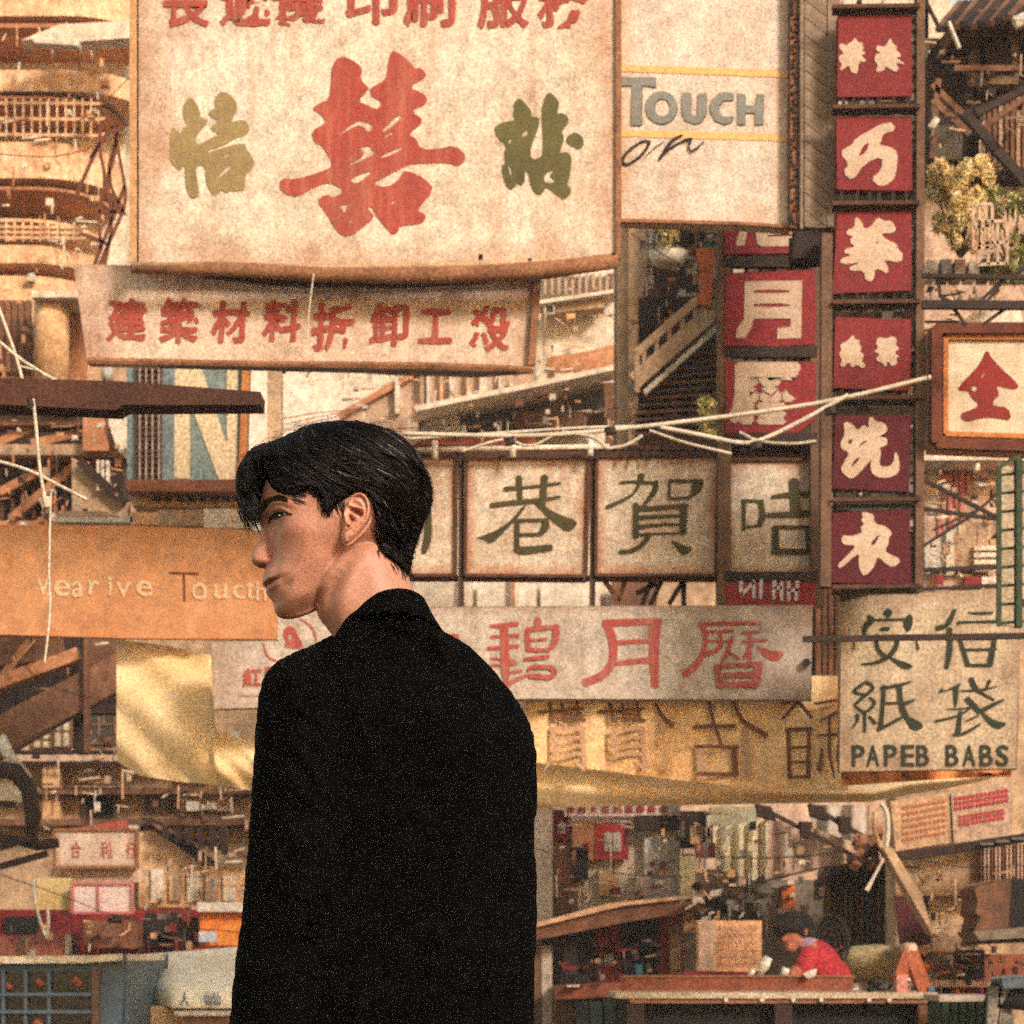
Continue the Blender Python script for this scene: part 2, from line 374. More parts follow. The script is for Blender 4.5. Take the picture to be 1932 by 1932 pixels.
# sterno-mastoid and jaw edge
feat += ridge([(1200,1350),(1120,1550),(1040,1750),(980,1950)], 45, .004) + ridge([(1000,1500),(940,1650),(900,1800)], 40, -.004)
feat *= np.clip(sH.clip(0) / .004 + (sK > .004), 0, 1)
d = np.where(d > 0, d + feat, d)
ys = np.arange(-.085, .0851, h)
F = np.abs(ys)[None, :, None] - d[:, None, :]
F = F * .6
V, Q = surface_nets(F, (xs[0], YM - .085, zs[0]), h)
def samp(G, x, z):
    i = np.clip((x - xs[0]) / h, 0, len(xs) - 2.001); j = np.clip((z - zs[0]) / h, 0, len(zs) - 2.001); i0 = i.astype(int); j0 = j.astype(int); a = i - i0; b = j - j0
    return G[i0, j0] * (1 - a) * (1 - b) + G[i0 + 1, j0] * a * (1 - b) + G[i0, j0 + 1] * (1 - a) * b + G[i0 + 1, j0 + 1] * a * b
base = np.array(lin((174, 122, 98))[:3]); lip = np.array(lin((136, 72, 60))[:3]); red = np.array(lin((176, 108, 84))[:3]); dark = np.array(lin((92, 58, 46))[:3])
T1 = np.clip(ridge([(335,1525),(400,1512),(480,1502)], 13, 1.2) + ridge([(362,1585),(420,1575),(480,1545)], 15, 1.2), 0, 1)
T2 = np.clip(ga(300,1320,50,36,.35) + ga(620,1200,160,110,.3), 0, 1)
T3 = np.clip(ridge([(335,1552),(400,1535),(450,1515),(498,1500)], 4.5, 1.3) + ga(335,1364,30,9,1.2), 0, 1)
cl = np.ones((len(V), 3)) * base
for T, c in ((T2, red), (T1, lip), (T3, dark)):
    a = samp(T, V[:, 0], V[:, 2])[:, None]; cl = cl * (1 - a) + c * a
npobj('body', V, Q, skin, person, cl)
HD = d
def front(x, z, lift=0, side=-1): return YM + side * (float(samp(HD, np.array([x]), np.array([z]))[0]) + lift)
# eyes, lashes, brows
for side in (-1, 1):
    mb = MB(); N1 = 18; cx, cz = HZ((488, 985)); G = []
    for i in range(9):
        row = []
        for j in range(N1):
            a = 2 * math.pi * j / N1; r = i / 8
            px = cx + math.cos(a) * r * 82 * ZP; pz = cz + math.sin(a) * r * 22 * ZP * (1 - .45 * max(0, math.cos(a)) * r)
            row.append((px, front(px, pz, .0022 * (1 - r * r) + .0003, side), pz))
        row.append(row[0]); G.append(row)
    mb.grid(G); eye = obj('eye', mb, eyem, person, True)
    for (ex, ey, rr, mt) in ((508, 984, 10, M('eye_glint', (235, 230, 220), grain=0, rough=.1)), (560, 984, 12, M('eye_white_and_glint', (150, 125, 112), grain=0))):  # first disc is a painted catchlight, second the white of the eye
        mb = MB(); px, pz = HZ((ex, ey)); yy = front(px, pz, .0030, side); mb.add([(px + math.cos(t) * rr * ZP, yy, pz + math.sin(t) * rr * .6 * ZP) for t in np.arange(8) * math.pi / 4], [tuple(range(8))]); obj('eye_highlight' if ex == 505 else 'eye_white_and_glint', mb, mt, eye)
    mb = MB(); lp = chaikin([HZ(p) for p in [(392,1012),(402,985),(440,966),(505,962),(560,974),(622,992)]], 2, False)
    mb.tube([(x, front(x, z, .0012, side), z) for x, z in lp], [.0004 + .0014 * math.sin(math.pi * min(1, i / (len(lp) - 1) * 1.02)) ** .5 for i in range(len(lp))], 6)
    
    for i in range(12):
        px, pz = HZ((392 + i * 17, 962 + abs(i - 5) * 2)); mb.tube([(px, front(px, pz, .001, side), pz), (px - .003, front(px, pz, .004, side), pz - .0015), (px - .005, front(px, pz, .006, side), pz + .0005)], [.0003, .0002, .0001], 3)
    obj('eyelash', mb, hairm, person, True)
    mb = MB(); bl = [HZ(p) for p in [(308,935),(335,900),(385,868),(445,850),(505,850),(556,872)]]; R = random.Random(3)
    for i in range(300):
        t = R.random() ** .8; k = t * 5; a = min(4, int(k)); fr = k - a; bx = bl[a][0] * (1 - fr) + bl[a + 1][0] * fr; bz = bl[a][1] * (1 - fr) + bl[a + 1][1] * fr
        bz += R.uniform(-1, 1) * 42 * ZP * (1 - t * .6) + (.4 - t) * 14 * ZP * 0; ang = math.radians(60 - 75 * t + R.uniform(-14, 14)); L_ = (.0075 - .002 * t)
        q = [(bx + math.cos(ang) * L_ * s, front(bx + math.cos(ang) * L_ * s, bz + math.sin(ang) * L_ * s, .0006 + .0005 * R.random(), side), bz + math.sin(ang) * L_ * s) for s in (0, .5, 1)]
        mb.tube(q, [.0003, .00025, .0001], 3)
    obj('eyebrow', mb, M('brow_hair', (40, 27, 22), grain=.1, rough=.7), person)
# ear
def EZ(p):
    u = (960 + p[0] / 9.66) * .644; v = (1440 + p[1] / 9.66) * .644; q = P(u, v, YM); return (q.x, q.z)
EP = .644 / 9.66 * S1
he = .0008; ex0, ez1 = EZ((440, 260)); ex1, ez0 = EZ((1400, 1860)); exs = np.arange(ex0, ex1, he); ezs = np.arange(ez0, ez1, he); XE, ZE = np.meshgrid(exs, ezs, indexing='ij')
outl = chaikin([EZ(p) for p in [(600,1330),(560,1450),(545,1560),(590,1700),(660,1725),(800,1620),(960,1480),(1110,1320),(1230,1150),(1300,960),(1310,780),(1275,590),(1180,430),(1020,335),(850,380),(730,520),(640,640),(560,760),(540,1000),(580,1200)]], 2)
sE = pdist(outl, XE, ZE); slope = (XE - EZ((560, 0))[0]) / (EZ((1310, 0))[0] - EZ((560, 0))[0])
dE = np.where(sE > 0, .004 * ell(sE, .004) + .011 * np.clip(slope, 0, 1) ** 1.2 + .001, sE)
def eg(pts, wd, a):
    D, T = pdist(chaikin([EZ(p) for p in pts], 1, False), XE, ZE, False); return a * np.exp(-.5 * (D / (wd * EP)) ** 2) * (np.clip(np.sin(np.clip(T, .02, .98) * math.pi), 0, 1) ** .35)
rel = eg([(700,700),(740,560),(830,440),(1000,375),(1150,450),(1240,600),(1268,780),(1255,960),(1195,1120),(1060,1270),(900,1430),(760,1560)], 38, .0045)
rel += eg([(900,560),(1060,650),(1140,800),(1160,960),(1080,1120),(940,1210),(800,1280),(700,1350)], 45, .0035) + eg([(740,700),(860,760),(1000,790),(1100,850)], 24, .0032)
rel += eg([(520,900),(600,1000),(640,1090),(620,1200)], 60, .005) + eg([(600,1560),(700,1560),(800,1480)], 90, .0015) + eg([(590,1380),(690,1360),(800,1290)], 22, .002)
rel -= eg([(800,630),(850,500),(1000,450),(1130,540),(1200,700),(1210,900),(1160,1070),(980,1240)], 22, .0035)
rel -= eg([(760,800),(900,870),(1040,930),(1050,1020)], 50, .008) + eg([(720,960),(760,1040),(860,1130)], 40, .007) + eg([(640,1300),(720,1250)], 30, .0065) + eg([(690,1100),(780,1180)], 40, .004)
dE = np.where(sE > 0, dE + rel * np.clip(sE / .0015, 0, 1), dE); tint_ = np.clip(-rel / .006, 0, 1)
for side in (-1, 1):
    yb = .0605; yl = np.arange(0, .026, he)
    # the ear stands on the side of the head, its back edge away from it
    back = np.where(sE > 0, np.clip(slope, 0, 1) ** 1.3 * .010 - .004, 0)
    Fe = np.maximum(yl[None, :, None] - .004 - dE[:, None, :], back[:, None, :] * 1.0 + .0005 - yl[None, :, None])
    Ve, Qe = surface_nets(Fe, (0, 0, 0), he)
    sx_ = Ve[:, 0] + exs[0]; sz_ = Ve[:, 2] + ezs[0]
    cx_, cz_ = EZ((700, 1000)); yb = float(samp(HD, np.array([cx_]), np.array([cz_]))[0])
    i = np.clip(((sx_ - exs[0]) / he).astype(int), 0, len(exs) - 1); j = np.clip(((sz_ - ezs[0]) / he).astype(int), 0, len(ezs) - 1)
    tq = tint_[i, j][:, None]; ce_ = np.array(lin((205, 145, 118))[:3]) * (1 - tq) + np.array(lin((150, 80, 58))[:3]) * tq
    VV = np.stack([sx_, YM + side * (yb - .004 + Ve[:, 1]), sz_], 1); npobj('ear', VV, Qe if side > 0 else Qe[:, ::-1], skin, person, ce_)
# hair: cap
cap = mapc([(950,112),(780,128),(600,205),(470,275),(350,315),(250,340),(180,425),(115,520),(97,650),(124,780),(160,880),(205,935),(250,940),(285,900),(290,880),(305,850),(350,700),(385,640),(405,700),(450,770),(530,822),(640,845),(740,800),(800,790),(860,815),(885,900),(905,985),(940,1040),(965,980),(1005,915),(1110,855),(1200,800),(1290,860),(1320,1000),(1345,1130),(1380,1270),(1450,1350),(1540,1410),(1600,1455),(1630,1310),(1665,1180),(1720,1020),(1780,880),(1812,730),(1780,600),(1700,440),(1600,290),(1440,180),(1250,125),(1100,108)], HZ, 1)
sC = pdist(cap, X2, Z2)
hx = np.interp(X2, [HZ((100,0))[0], HZ((300,0))[0], HZ((500,0))[0]], [.050, .066, .0])
dh = np.where(sC > 0, np.minimum(.088, np.maximum(np.where(d > 0, d, 0) + .009 * ell(sC, .006), .0)) * 1.0, sC)
front_f = np.interp(X2, [HZ((90,0))[0], HZ((420,0))[0], HZ((560,0))[0]], [1, 1, 0])
dh = np.where(sC > 0, np.maximum(dh, np.where(front_f > 0, infl(sC, .022, .052) * front_f, 0)), dh)
topf = infl(sC, .075, .082) * np.interp(Z2, [zy(760), zy(520)], [0, 1]); dh = np.where(sC > 0, np.maximum(dh, topf), dh)
nn = np.zeros_like(X2)
for i in range(len(xs)):
    for j in range(0, len(zs)):
        if sC[i, j] > -.002: nn[i, j] = mnoise.noise(Vector((xs[i] * 50 + zs[j] * 45, zs[j] * 190 + xs[i] * 90, 1))) + .5 * mnoise.noise(Vector((xs[i] * 90 + zs[j] * 80, zs[j] * 420 + xs[i] * 200, 4)))
dh = np.where(sC > 0, dh + nn * .0048, dh + nn * .0022)
# the hair is a shell round the head
ysh = np.arange(-.096, .0961, h)
F = (np.abs(ysh)[None, :, None] - dh[:, None, :]) * .6
V, Q = surface_nets(F, (xs[0], YM - .096, zs[0]), h)
hair = npobj('hair', V, Q, capm, person)
guides = [((780,150),(600,240),1),((600,230),(430,330),1),((450,330),(330,430),1),((300,370),(200,470),1),((190,480),(130,640),1),((125,650),(150,820),1),((150,820),(215,990),1),((260,450),(200,700),1),((210,700),(270,960),1),
 ((360,400),(370,560),1),((380,560),(430,700),1),((430,680),(560,810),1),((560,800),(740,790),1),((480,350),(520,450),1),((520,450),(680,560),1),((640,260),(700,400),1),((700,400),(900,500),1),((820,150),(880,280),1),((880,280),(1100,420),1),((1000,180),(1250,300),1),((1250,300),(1500,420),1),
 ((1450,260),(1640,430),1),((1250,420),(1600,560),1),((1600,450),(1740,620),1),((1700,620),(1780,760),1),((900,560),(1250,600),1),((1250,560),(1600,700),1),((700,620),(960,760),1),((960,720),(1300,800),1),((1400,820),(1560,1000),1),((1600,900),(1640,1150),1),((1380,1000),(1480,1280),1),((1520,1150),(1590,1400),1),((860,780),(900,980),1),((940,820),(940,1030),1),((1720,800),(1700,1000),1)]
gm = np.array([(HZ(((a[0] + b[0]) / 2, (a[1] + b[1]) / 2))) for a, b, _ in guides]); gd = np.array([np.subtract(HZ(b), HZ(a)) for a, b, _ in guides]); gd /= np.linalg.norm(gd, axis=1)[:, None]
def flow(x, z):
    w_ = 1 / (((gm[:, 0] - x) ** 2 + (gm[:, 1] - z) ** 2) + (14 * ZP) ** 2) ** 1.4; v_ = (gd * w_[:, None]).sum(0); return v_ / (np.linalg.norm(v_) + 1e-9)
R = random.Random(11); mb = MB(); mbl = MB(); cx0, cx1 = HZ((95, 0))[0], HZ((1820, 0))[0]; made = 0
def s1(G, x, z): return float(samp(G, np.array([x]), np.array([z]))[0])
while made < 4600:
    x = R.uniform(cx0, cx1); z = R.uniform(zy(1440), zy(100)); s0 = s1(sC, x, z)
    if s0 < (-.0022 if R.random() < .35 else .001): continue
    low = z < zy(860); L_ = R.uniform(.010, .022) if low and x > HZ((600, 0))[0] else R.uniform(.025, .062); n = 7; side = -1 if R.random() < .72 else 1; q = []; jit = R.gauss(0, .12); lift = R.uniform(.0002, .0016) + max(0, mnoise.noise(Vector((x * 70 + z * 60, z * 240 + x * 120, 7)))) * .006; rr = R.uniform(.0002, .0005)
    if R.random() < .12: lift += .0015; rr *= 1.6
    px, pz = x, z; inn = 0
    if s0 < .02 and R.random() < .5: inn = R.uniform(0, 1)
    if s0 < .001: inn = R.uniform(.6, 1)
    for i in range(n):
        fx, fz = flow(px, pz); c, s = math.cos(jit), math.sin(jit); fx, fz = fx * c - fz * s, fx * s + fz * c; dd = s1(dh, px, pz); sc_ = s1(sC, px, pz)
        if sc_ < -.0035: break
        y = max(dd, .004) * (1 - inn) + lift
        q.append((px, YM + side * y, pz)); px += fx * L_ / n; pz += fz * L_ / n; jit += R.gauss(0, .05)
    if len(q) < 3: continue
    (mbl if s0 > .006 and mnoise.noise(Vector((x * 40 + 3, z * 60, 9))) > .18 and R.random() < .16 else mb).tube(q, [rr * (1 - (i / (len(q) - 1)) ** 2 * .85) for i in range(len(q))], 3, False); made += 1
sl_ = obj('sheen_strands', mbl, hairs, None, True); sl_.parent = hair; sl_.location = sl_.location - wloc(hair); stuff(sl_); sl_.name = 'highlight_strands'  # paler strands paint the sheen highlights into the black hair
mbf = MB()   # reddish flyaways along the crown and forehead
for i in range(260):
    a_ = R.choice([(160,430,290,330),(290,330,470,262),(470,262,640,190),(640,190,800,120),(800,120,1000,105),(1250,120,1500,190),(1600,290,1740,500)]); k_ = R.random(); px, pz = HZ((a_[0] + (a_[2] - a_[0]) * k_, a_[1] + (a_[3] - a_[1]) * k_ + 12)); dep = R.gauss(0, .022); fx, fz = flow(px, pz); an = math.atan2(fz, fx) + R.gauss(0, .5); q = []
    for k in range(5): q.append((px, YM + dep, pz)); an += R.gauss(0, .12); px += math.cos(an) * .0035; pz += math.sin(an) * .0035
    mbf.tube(q, [.0003, .0003, .00028, .0002, .0001], 3, False)
fl_ = obj('loose_hairs', mbf, M('hair_reddish', (92, 54, 40), (60, 38, 30), grain=.2, gs=400, rough=.4, bump=0), None, True); fl_.parent = hair; fl_.location = fl_.location - wloc(hair); stuff(fl_)
# loose fringe tips
for i in range(420):
    t = R.random(); sx0 = R.uniform(108, 285); sy0 = R.uniform(700, 900); q = []; px, pz = HZ((sx0, sy0)); dep = R.uniform(-.045, .045)
    ang = math.radians(-72 + R.uniform(-7, 12)); L_ = R.uniform(.014, .044)
    for k in range(7): q.append((px, YM + dep, pz)); ang += math.radians(2.0); px += math.cos(ang) * L_ / 7; pz += math.sin(ang) * L_ / 7
    mb.tube(q, [k_ * (.7 if i % 3 else 1) for k_ in (.0006, .0006, .00055, .0005, .0004, .0003, .0001)], 3, False)
for i in range(420): # short hair at the temple and the nape
    a = R.choice([(880,860,-80,60),(930,900,-92,45),(1400,1240,-60,40),(1500,1350,-60,40),(1585,1400,-75,30),(760,790,-10,30),(640,835,-20,30),(820,790,-30,30),(1340,1120,-75,40),(1380,1230,-70,40),(1020,900,-70,40)]); sx0 = a[0] + R.uniform(-46, 46); sy0 = a[1] + R.uniform(-50, 60); px, pz = HZ((sx0, sy0)); ang = math.radians(a[2] + R.uniform(-12, 12)); q = []
    for k in range(4): q.append((px, YM - max(s1(HD, px, pz), s1(dh, px, pz)) - .0008, pz)); px += math.cos(ang) * .004; pz += math.sin(ang) * .004
    mb.tube(q, [.0005, .0004, .0003, .0001], 3, False)
st = obj('hair_strands', mb, hairm, None, True); st.parent = hair; st.location = st.location - wloc(hair); stuff(st)
# ---- jacket
hj = .0042
jx0, jz1 = JZ((-40, 150)); jx1, jz0 = JZ((1420, 2640)); jxs = np.arange(jx0, jx1, hj); jzs = np.arange(jz0, jz1, hj); XJ, ZJ = np.meshgrid(jxs, jzs, indexing='ij')
sil = mapc([(485,228),(380,285),(300,318),(245,345),(200,378),(168,430),(150,500),(141,600),(131,750),(123,900),(116,1000),(106,1150),(96,1250),(82,1380),(83,1440),(66,1540),(55,1620),(45,1700),(35,1800),(24,1932),(20,2100),(30,2330),(120,2400),(700,2420),(1300,2400),(1340,2300),(1338,2100),(1334,1932),(1338,1700),(1350,1600),(1344,1550),(1354,1450),(1346,1400),(1352,1300),(1345,1250),(1340,1100),(1350,1000),(1355,900),(1346,850),(1350,730),(1330,640),(1290,560),(1230,470),(1160,390),(1090,310),(1010,255),(945,222),(860,200),(720,190),(600,195)], JZ, 1)
arm = mapc([(290,330),(225,355),(172,430),(152,500),(142,600),(132,750),(123,900),(106,1150),(84,1380),(84,1440),(66,1540),(55,1620),(35,1800),(24,1932),(5,2120),(10,2260),(330,2290),(400,2100),(440,1900),(470,1700),(490,1500),(505,1300),(515,1100),(522,900),(530,720),(525,590),(480,470),(400,370)], JZ, 1)
arm = [(x * (YM - .08) / YM, CAMZ + (z - CAMZ) * (YM - .08) / YM) for x, z in arm]; sil = [(x * (YM + .02) / YM, CAMZ + (z - CAMZ) * (YM + .02) / YM) for x, z in sil]
arm2 = mapc([(1180,420),(1120,560),(1105,800),(1110,1100),(1120,1500),(1130,1900),(1150,2300),(1330,2300),(1334,1932),(1350,1600),(1345,1400),(1350,1250),(1340,1100),(1355,900),(1346,800),(1350,730),(1300,580),(1230,480)], JZ, 1)
s0 = pdist(sil, XJ, ZJ); sA = pdist(arm, XJ, ZJ); sB = pdist(arm2, XJ, ZJ)
def jr(pts, wd, a):
    D, T = pdist([JZ(p) for p in pts], XJ, ZJ, False); return a * np.exp(-.5 * (D / (wd * JP)) ** 2) * np.sin(np.clip(T, .02, .98) * math.pi) ** .6
Wt = np.interp(ZJ, [JZ((0,2400))[1], JZ((0,1400))[1], JZ((0,700))[1], JZ((0,400))[1], JZ((0,200))[1]], [.13, .115, .125, .11, .07])
yoke = mapc([(486,238),(512,175),(585,112),(760,95),(860,120),(930,215),(1010,300),(1040,420),(900,520),(700,540),(500,500),(420,380),(440,290)], JZ, 1); sY = pdist(yoke, XJ, ZJ)
dT = np.where(s0 > 0, Wt * ell(s0, .12), s0); dT = smax(dT, infl(sY, .016, .084), .012); dA = infl(sA, .056, .064); dB = infl(sB, .045, .055)
wr = jr([(300,560),(400,640),(520,700)], 16, .004) + jr([(290,650),(420,740),(520,810)], 18, .005) + jr([(320,720),(420,860),(450,900)], 16, .005) + jr([(430,880),(480,960),(520,1010)], 14, .004) + jr([(310,860),(400,980),(500,1080)], 16, .004) + jr([(310,1080),(370,1180),(400,1230)], 16, .004)
wr += jr([(330,1380),(400,1400),(460,1330)], 16, .005) + jr([(370,1520),(415,1560),(455,1525)], 12, .008) + jr([(380,1500),(415,1530),(445,1505)], 9, -.006) + jr([(290,470),(400,520),(500,640)], 14, .003)
nj = np.array([[mnoise.noise(Vector((x * 11 + z * 5, 3, z * 16))) for z in jzs] for x in jxs]) * .005
dA = np.where(sA > 0, dA + (wr * 1.9 + nj * 1.5) * np.clip(sA / .01, 0, 1), dA)
wt = jr([(560,480),(620,620),(625,780)], 22, .004) + jr([(880,560),(930,640),(945,740)], 18, .004) + jr([(1130,640),(1110,780),(1085,920)], 14, .005) + jr([(1230,560),(1280,680),(1300,760)], 16, .005) + jr([(1250,700),(1275,760),(1270,800)], 10, .004) + jr([(1150,1600),(1160,1760),(1190,1900)], 10, .005)
wt += jr([(600,1930),(590,1800),(640,1650)], 20, .004) + jr([(760,1900),(900,1780),(980,1640)], 24, .005) + jr([(700,200),(705,900),(690,2300)], 5, -.0025) + jr([(560,1950),(700,1700),(900,1500)], 26, .005)
dT = np.where(s0 > 0, dT + (wt * 1.7 + nj * 1.1) * np.clip(s0 / .012, 0, 1), dT)
# sleeve-head seam stands a little proud
dA = np.where(sA > 0, dA + jr([(240,345),(300,338),(360,350),(420,390),(470,450),(510,530),(530,600)], 9, .003), dA)
yj = np.arange(-.19, .17, hj); YJ = yj[None, :, None]
F = np.abs(YJ - .02) - dT[:, None, :]
F = smin(F, np.abs(YJ + .080) - dA[:, None, :], .002); F = smin(F, np.abs(YJ + .0) - dB[:, None, :], .006)
zt = JZ((0, 2400))[1]
V, Q = surface_nets(F * .6, (jxs[0], YM - .19, jzs[0]), hj); jacket = npobj('jacket', V, Q, jack, person)
# collar band: wraps the neck
mb = MB(); G = []; no = 40
top = chaikin([(500,232),(540,165),(600,112),(680,75),(760,60),(820,66),(872,90),(880,118)], 2, False); bot = chaikin([(478,246),(560,205),(640,184),(740,176),(840,188),(900,208),(950,226)], 2, False)
def onl(l, t):
    k = t * (len(l) - 1); a = min(len(l) - 2, int(k)); f_ = k - a; return tuple(l[a][i] * (1 - f_) + l[a + 1][i] * f_ for i in (0, 1))
for i in range(no + 1):
    t = i / no; row = []; a = math.pi * t
    tx, tz = JZ(onl(top, t)); bx, bz = JZ(onl(bot, t)); dpt = math.sin(a) ** .5
    for (s, o) in ((0, -.004), (0, .0), (.04, .0028), (.35, .005), (.7, .007), (.97, .0085), (1.0, .006), (1.03, -.004), (1.25, -.012), (1.6, -.02)):
        row.append((tx + (bx - tx) * s, YM + .02 - dpt * (.074 + .022 * s) - o, tz + (bz - tz) * s))
    G.append(row)
mb.grid(G)
G2 = []
for i in range(no + 1): # far side of the collar, going round the throat
    t = i / no; a = math.pi * t; tx, tz = JZ(onl(top, t)); bx, bz = JZ(onl(bot, t)); row = []
    for s in (0, .5, 1): row.append((tx + (bx - tx) * s, YM + .02 + math.sin(a) ** .75 * (.055 + .015 * s), tz + (bz - tz) * s - math.sin(a) * .02))
    G2.append(row)
mb.grid(G2)
obj('collar', mb, jack, jacket, True)
# trousers, shoes and hands (below the frame)
zb = JZ((0, 2400))[1]; xc = JZ((690, 0))[0]
capmesh('trousers', [((xc, YM + .02, zb + .02), (xc, YM + .02, zb - .03), .15, .15), ((xc - .09, YM + .02, zb - .08), (xc - .10, YM, .48), .095, .07), ((xc - .10, YM, .48), (xc - .10, YM + .02, .09), .07, .055), ((xc + .09, YM + .02, zb - .08), (xc + .11, YM, .48), .095, .07), ((xc + .11, YM, .48), (xc + .12, YM + .02, .09), .07, .055)], blackm, person, .012, .04)
for sx in (-.105, .12):
    capmesh('shoe', [((xc + sx, YM, .045), (xc + sx - .03, YM + .17, .035), .045, .035), ((xc + sx, YM, .05), (xc + sx, YM + .01, .1), .04, .04)], M('shoe_black', (14, 13, 12), rough=.4), person, .01, .02)
for (hx_, hy_) in ((JZ((170, 0))[0], YM - .075), (JZ((1240, 0))[0], YM + .0)):
    z_ = JZ((0, 2280))[1]; cs = [((hx_, hy_, z_ + .05), (hx_, hy_, z_ - .02), .03, .028), ((hx_, hy_ - .012, z_ - .02), (hx_, hy_ - .015, z_ - .07), .022, .02), ((hx_, hy_ + .015, z_ - .02), (hx_, hy_ + .018, z_ - .07), .022, .019)]
    for i, (o, l) in enumerate(((-.032, .055), (-.011, .066), (.011, .062), (.031, .046))):
        cs += [((hx_, hy_ + o, z_ - .08), (hx_ - .006, hy_ + o, z_ - .08 - l * .5), .0095, .009), ((hx_ - .006, hy_ + o, z_ - .08 - l * .5), (hx_ - .022, hy_ + o, z_ - .08 - l), .009, .0075)]
    cs += [((hx_, hy_ - .03, z_ - .02), (hx_ - .018, hy_ - .052, z_ - .055), .013, .011), ((hx_ - .018, hy_ - .052, z_ - .055), (hx_ - .024, hy_ - .05, z_ - .085), .011, .009)]
    hd = capmesh('hand', cs, M('hand_skin', (190, 138, 112), grain=.1, gs=500, rough=.5), person, .003, .008)
# ================================================================== signs
cream = M('sign_cream', (216, 200, 178), (202, 182, 156), scale=1.3, streak=.6, edge=.55, sc=(170, 120, 86), grain=.28, gs=130)
cream2 = M('sign_cream_worn', (216, 192, 168), (204, 174, 148), scale=1.5, streak=.5, edge=.5, sc=(144, 96, 68), grain=.28, gs=120)
boxc = M('lightbox_cream', (208, 190, 166), (192, 172, 146), scale=1.6, streak=.6, edge=.9, sc=(158, 98, 60), grain=.28, gs=130)
greyc = M('sign_greyish', (194, 178, 160), (180, 164, 146), scale=1.8, streak=.55, edge=.5, sc=(140, 108, 84), grain=.28, gs=130)
redp = M('red_paint_faded', (164, 70, 56), (146, 60, 48), scale=5, grain=.3, gs=150, streak=.4, sc=(205, 140, 110))
redp2 = M('red_paint', (170, 74, 64), (156, 66, 56), streak=.35, sc=(196,160,136), scale=5, grain=.3, gs=150)
red1 = M('panel_red', (130, 42, 40), (112, 35, 36), scale=3, grain=.32, gs=150, streak=.3, sc=(110, 26, 30))
red3 = M('panel_red_bright', (142, 44, 44), (124, 37, 39), scale=3, grain=.3, gs=130, streak=.2, sc=(130, 34, 34))
red2 = M('panel_red_deep', (90, 22, 28), (74, 17, 23), scale=3, grain=.34, gs=150, streak=.3, sc=(80, 16, 22))
oliv1 = M('olive_paint_faded', (150, 128, 84), (136, 116, 74), grain=.26, gs=150)
oliv2 = M('olive_paint', (98, 92, 50), (84, 78, 44), grain=.3, gs=150)
oliv3 = M('olive_dark', (76, 68, 32), (58, 52, 28), grain=.3, gs=150)
green4 = M('dark_green_paint', (36, 44, 28), (48, 48, 30), scale=14, grain=.35, gs=170)
creamch = M('cream_paint', (202, 176, 150), (186, 156, 128), scale=6, grain=.28, gs=150)
rust = M('rusted_steel', (96, 62, 42), (62, 40, 30), scale=9, grain=.35, gs=160, rough=.85)
rustl = M('rust_light', (150, 104, 70), (120, 78, 52), scale=7, grain=.3, gs=82)
darks = M('dark_steel', (40, 30, 25), (58, 42, 33), scale=9, grain=.35, gs=160)
post_m = M('brown_post', (116, 86, 62), (88, 62, 45), scale=6, grain=.32, gs=150, streak=.4, sc=(60, 42, 32))
whitem = M('white_cable', (214, 200, 176), (186, 168, 140), scale=20, grain=.2, gs=150)
def frame_edges(parent, pts, Y, w, mat, th=.02, name='frame_edge'):
    n = len(pts)
    for i in range(n):
        a = P(*pts[i], Y); b = P(*pts[(i + 1) % n], Y); a.y = b.y = Y - .01 - .0015 * (i % 2); mb = MB().bar(a, b, w, th); obj(name, mb, mat, parent)
def board(pts, Y, th, mat, label, group=None, name='shop_sign', cat='sign', edge=None, ew=.02, part='panel'):
    c = P(sum(p[0] for p in pts) / len(pts), max(p[1] for p in pts), Y); t = thing(name, (c.x, Y, c.z), label, cat, group)
    obj(part, MB().slab(pts, Y, th), mat, t, bevel=.004)
    if edge: frame_edges(t, pts, Y, ew, edge)
    return t
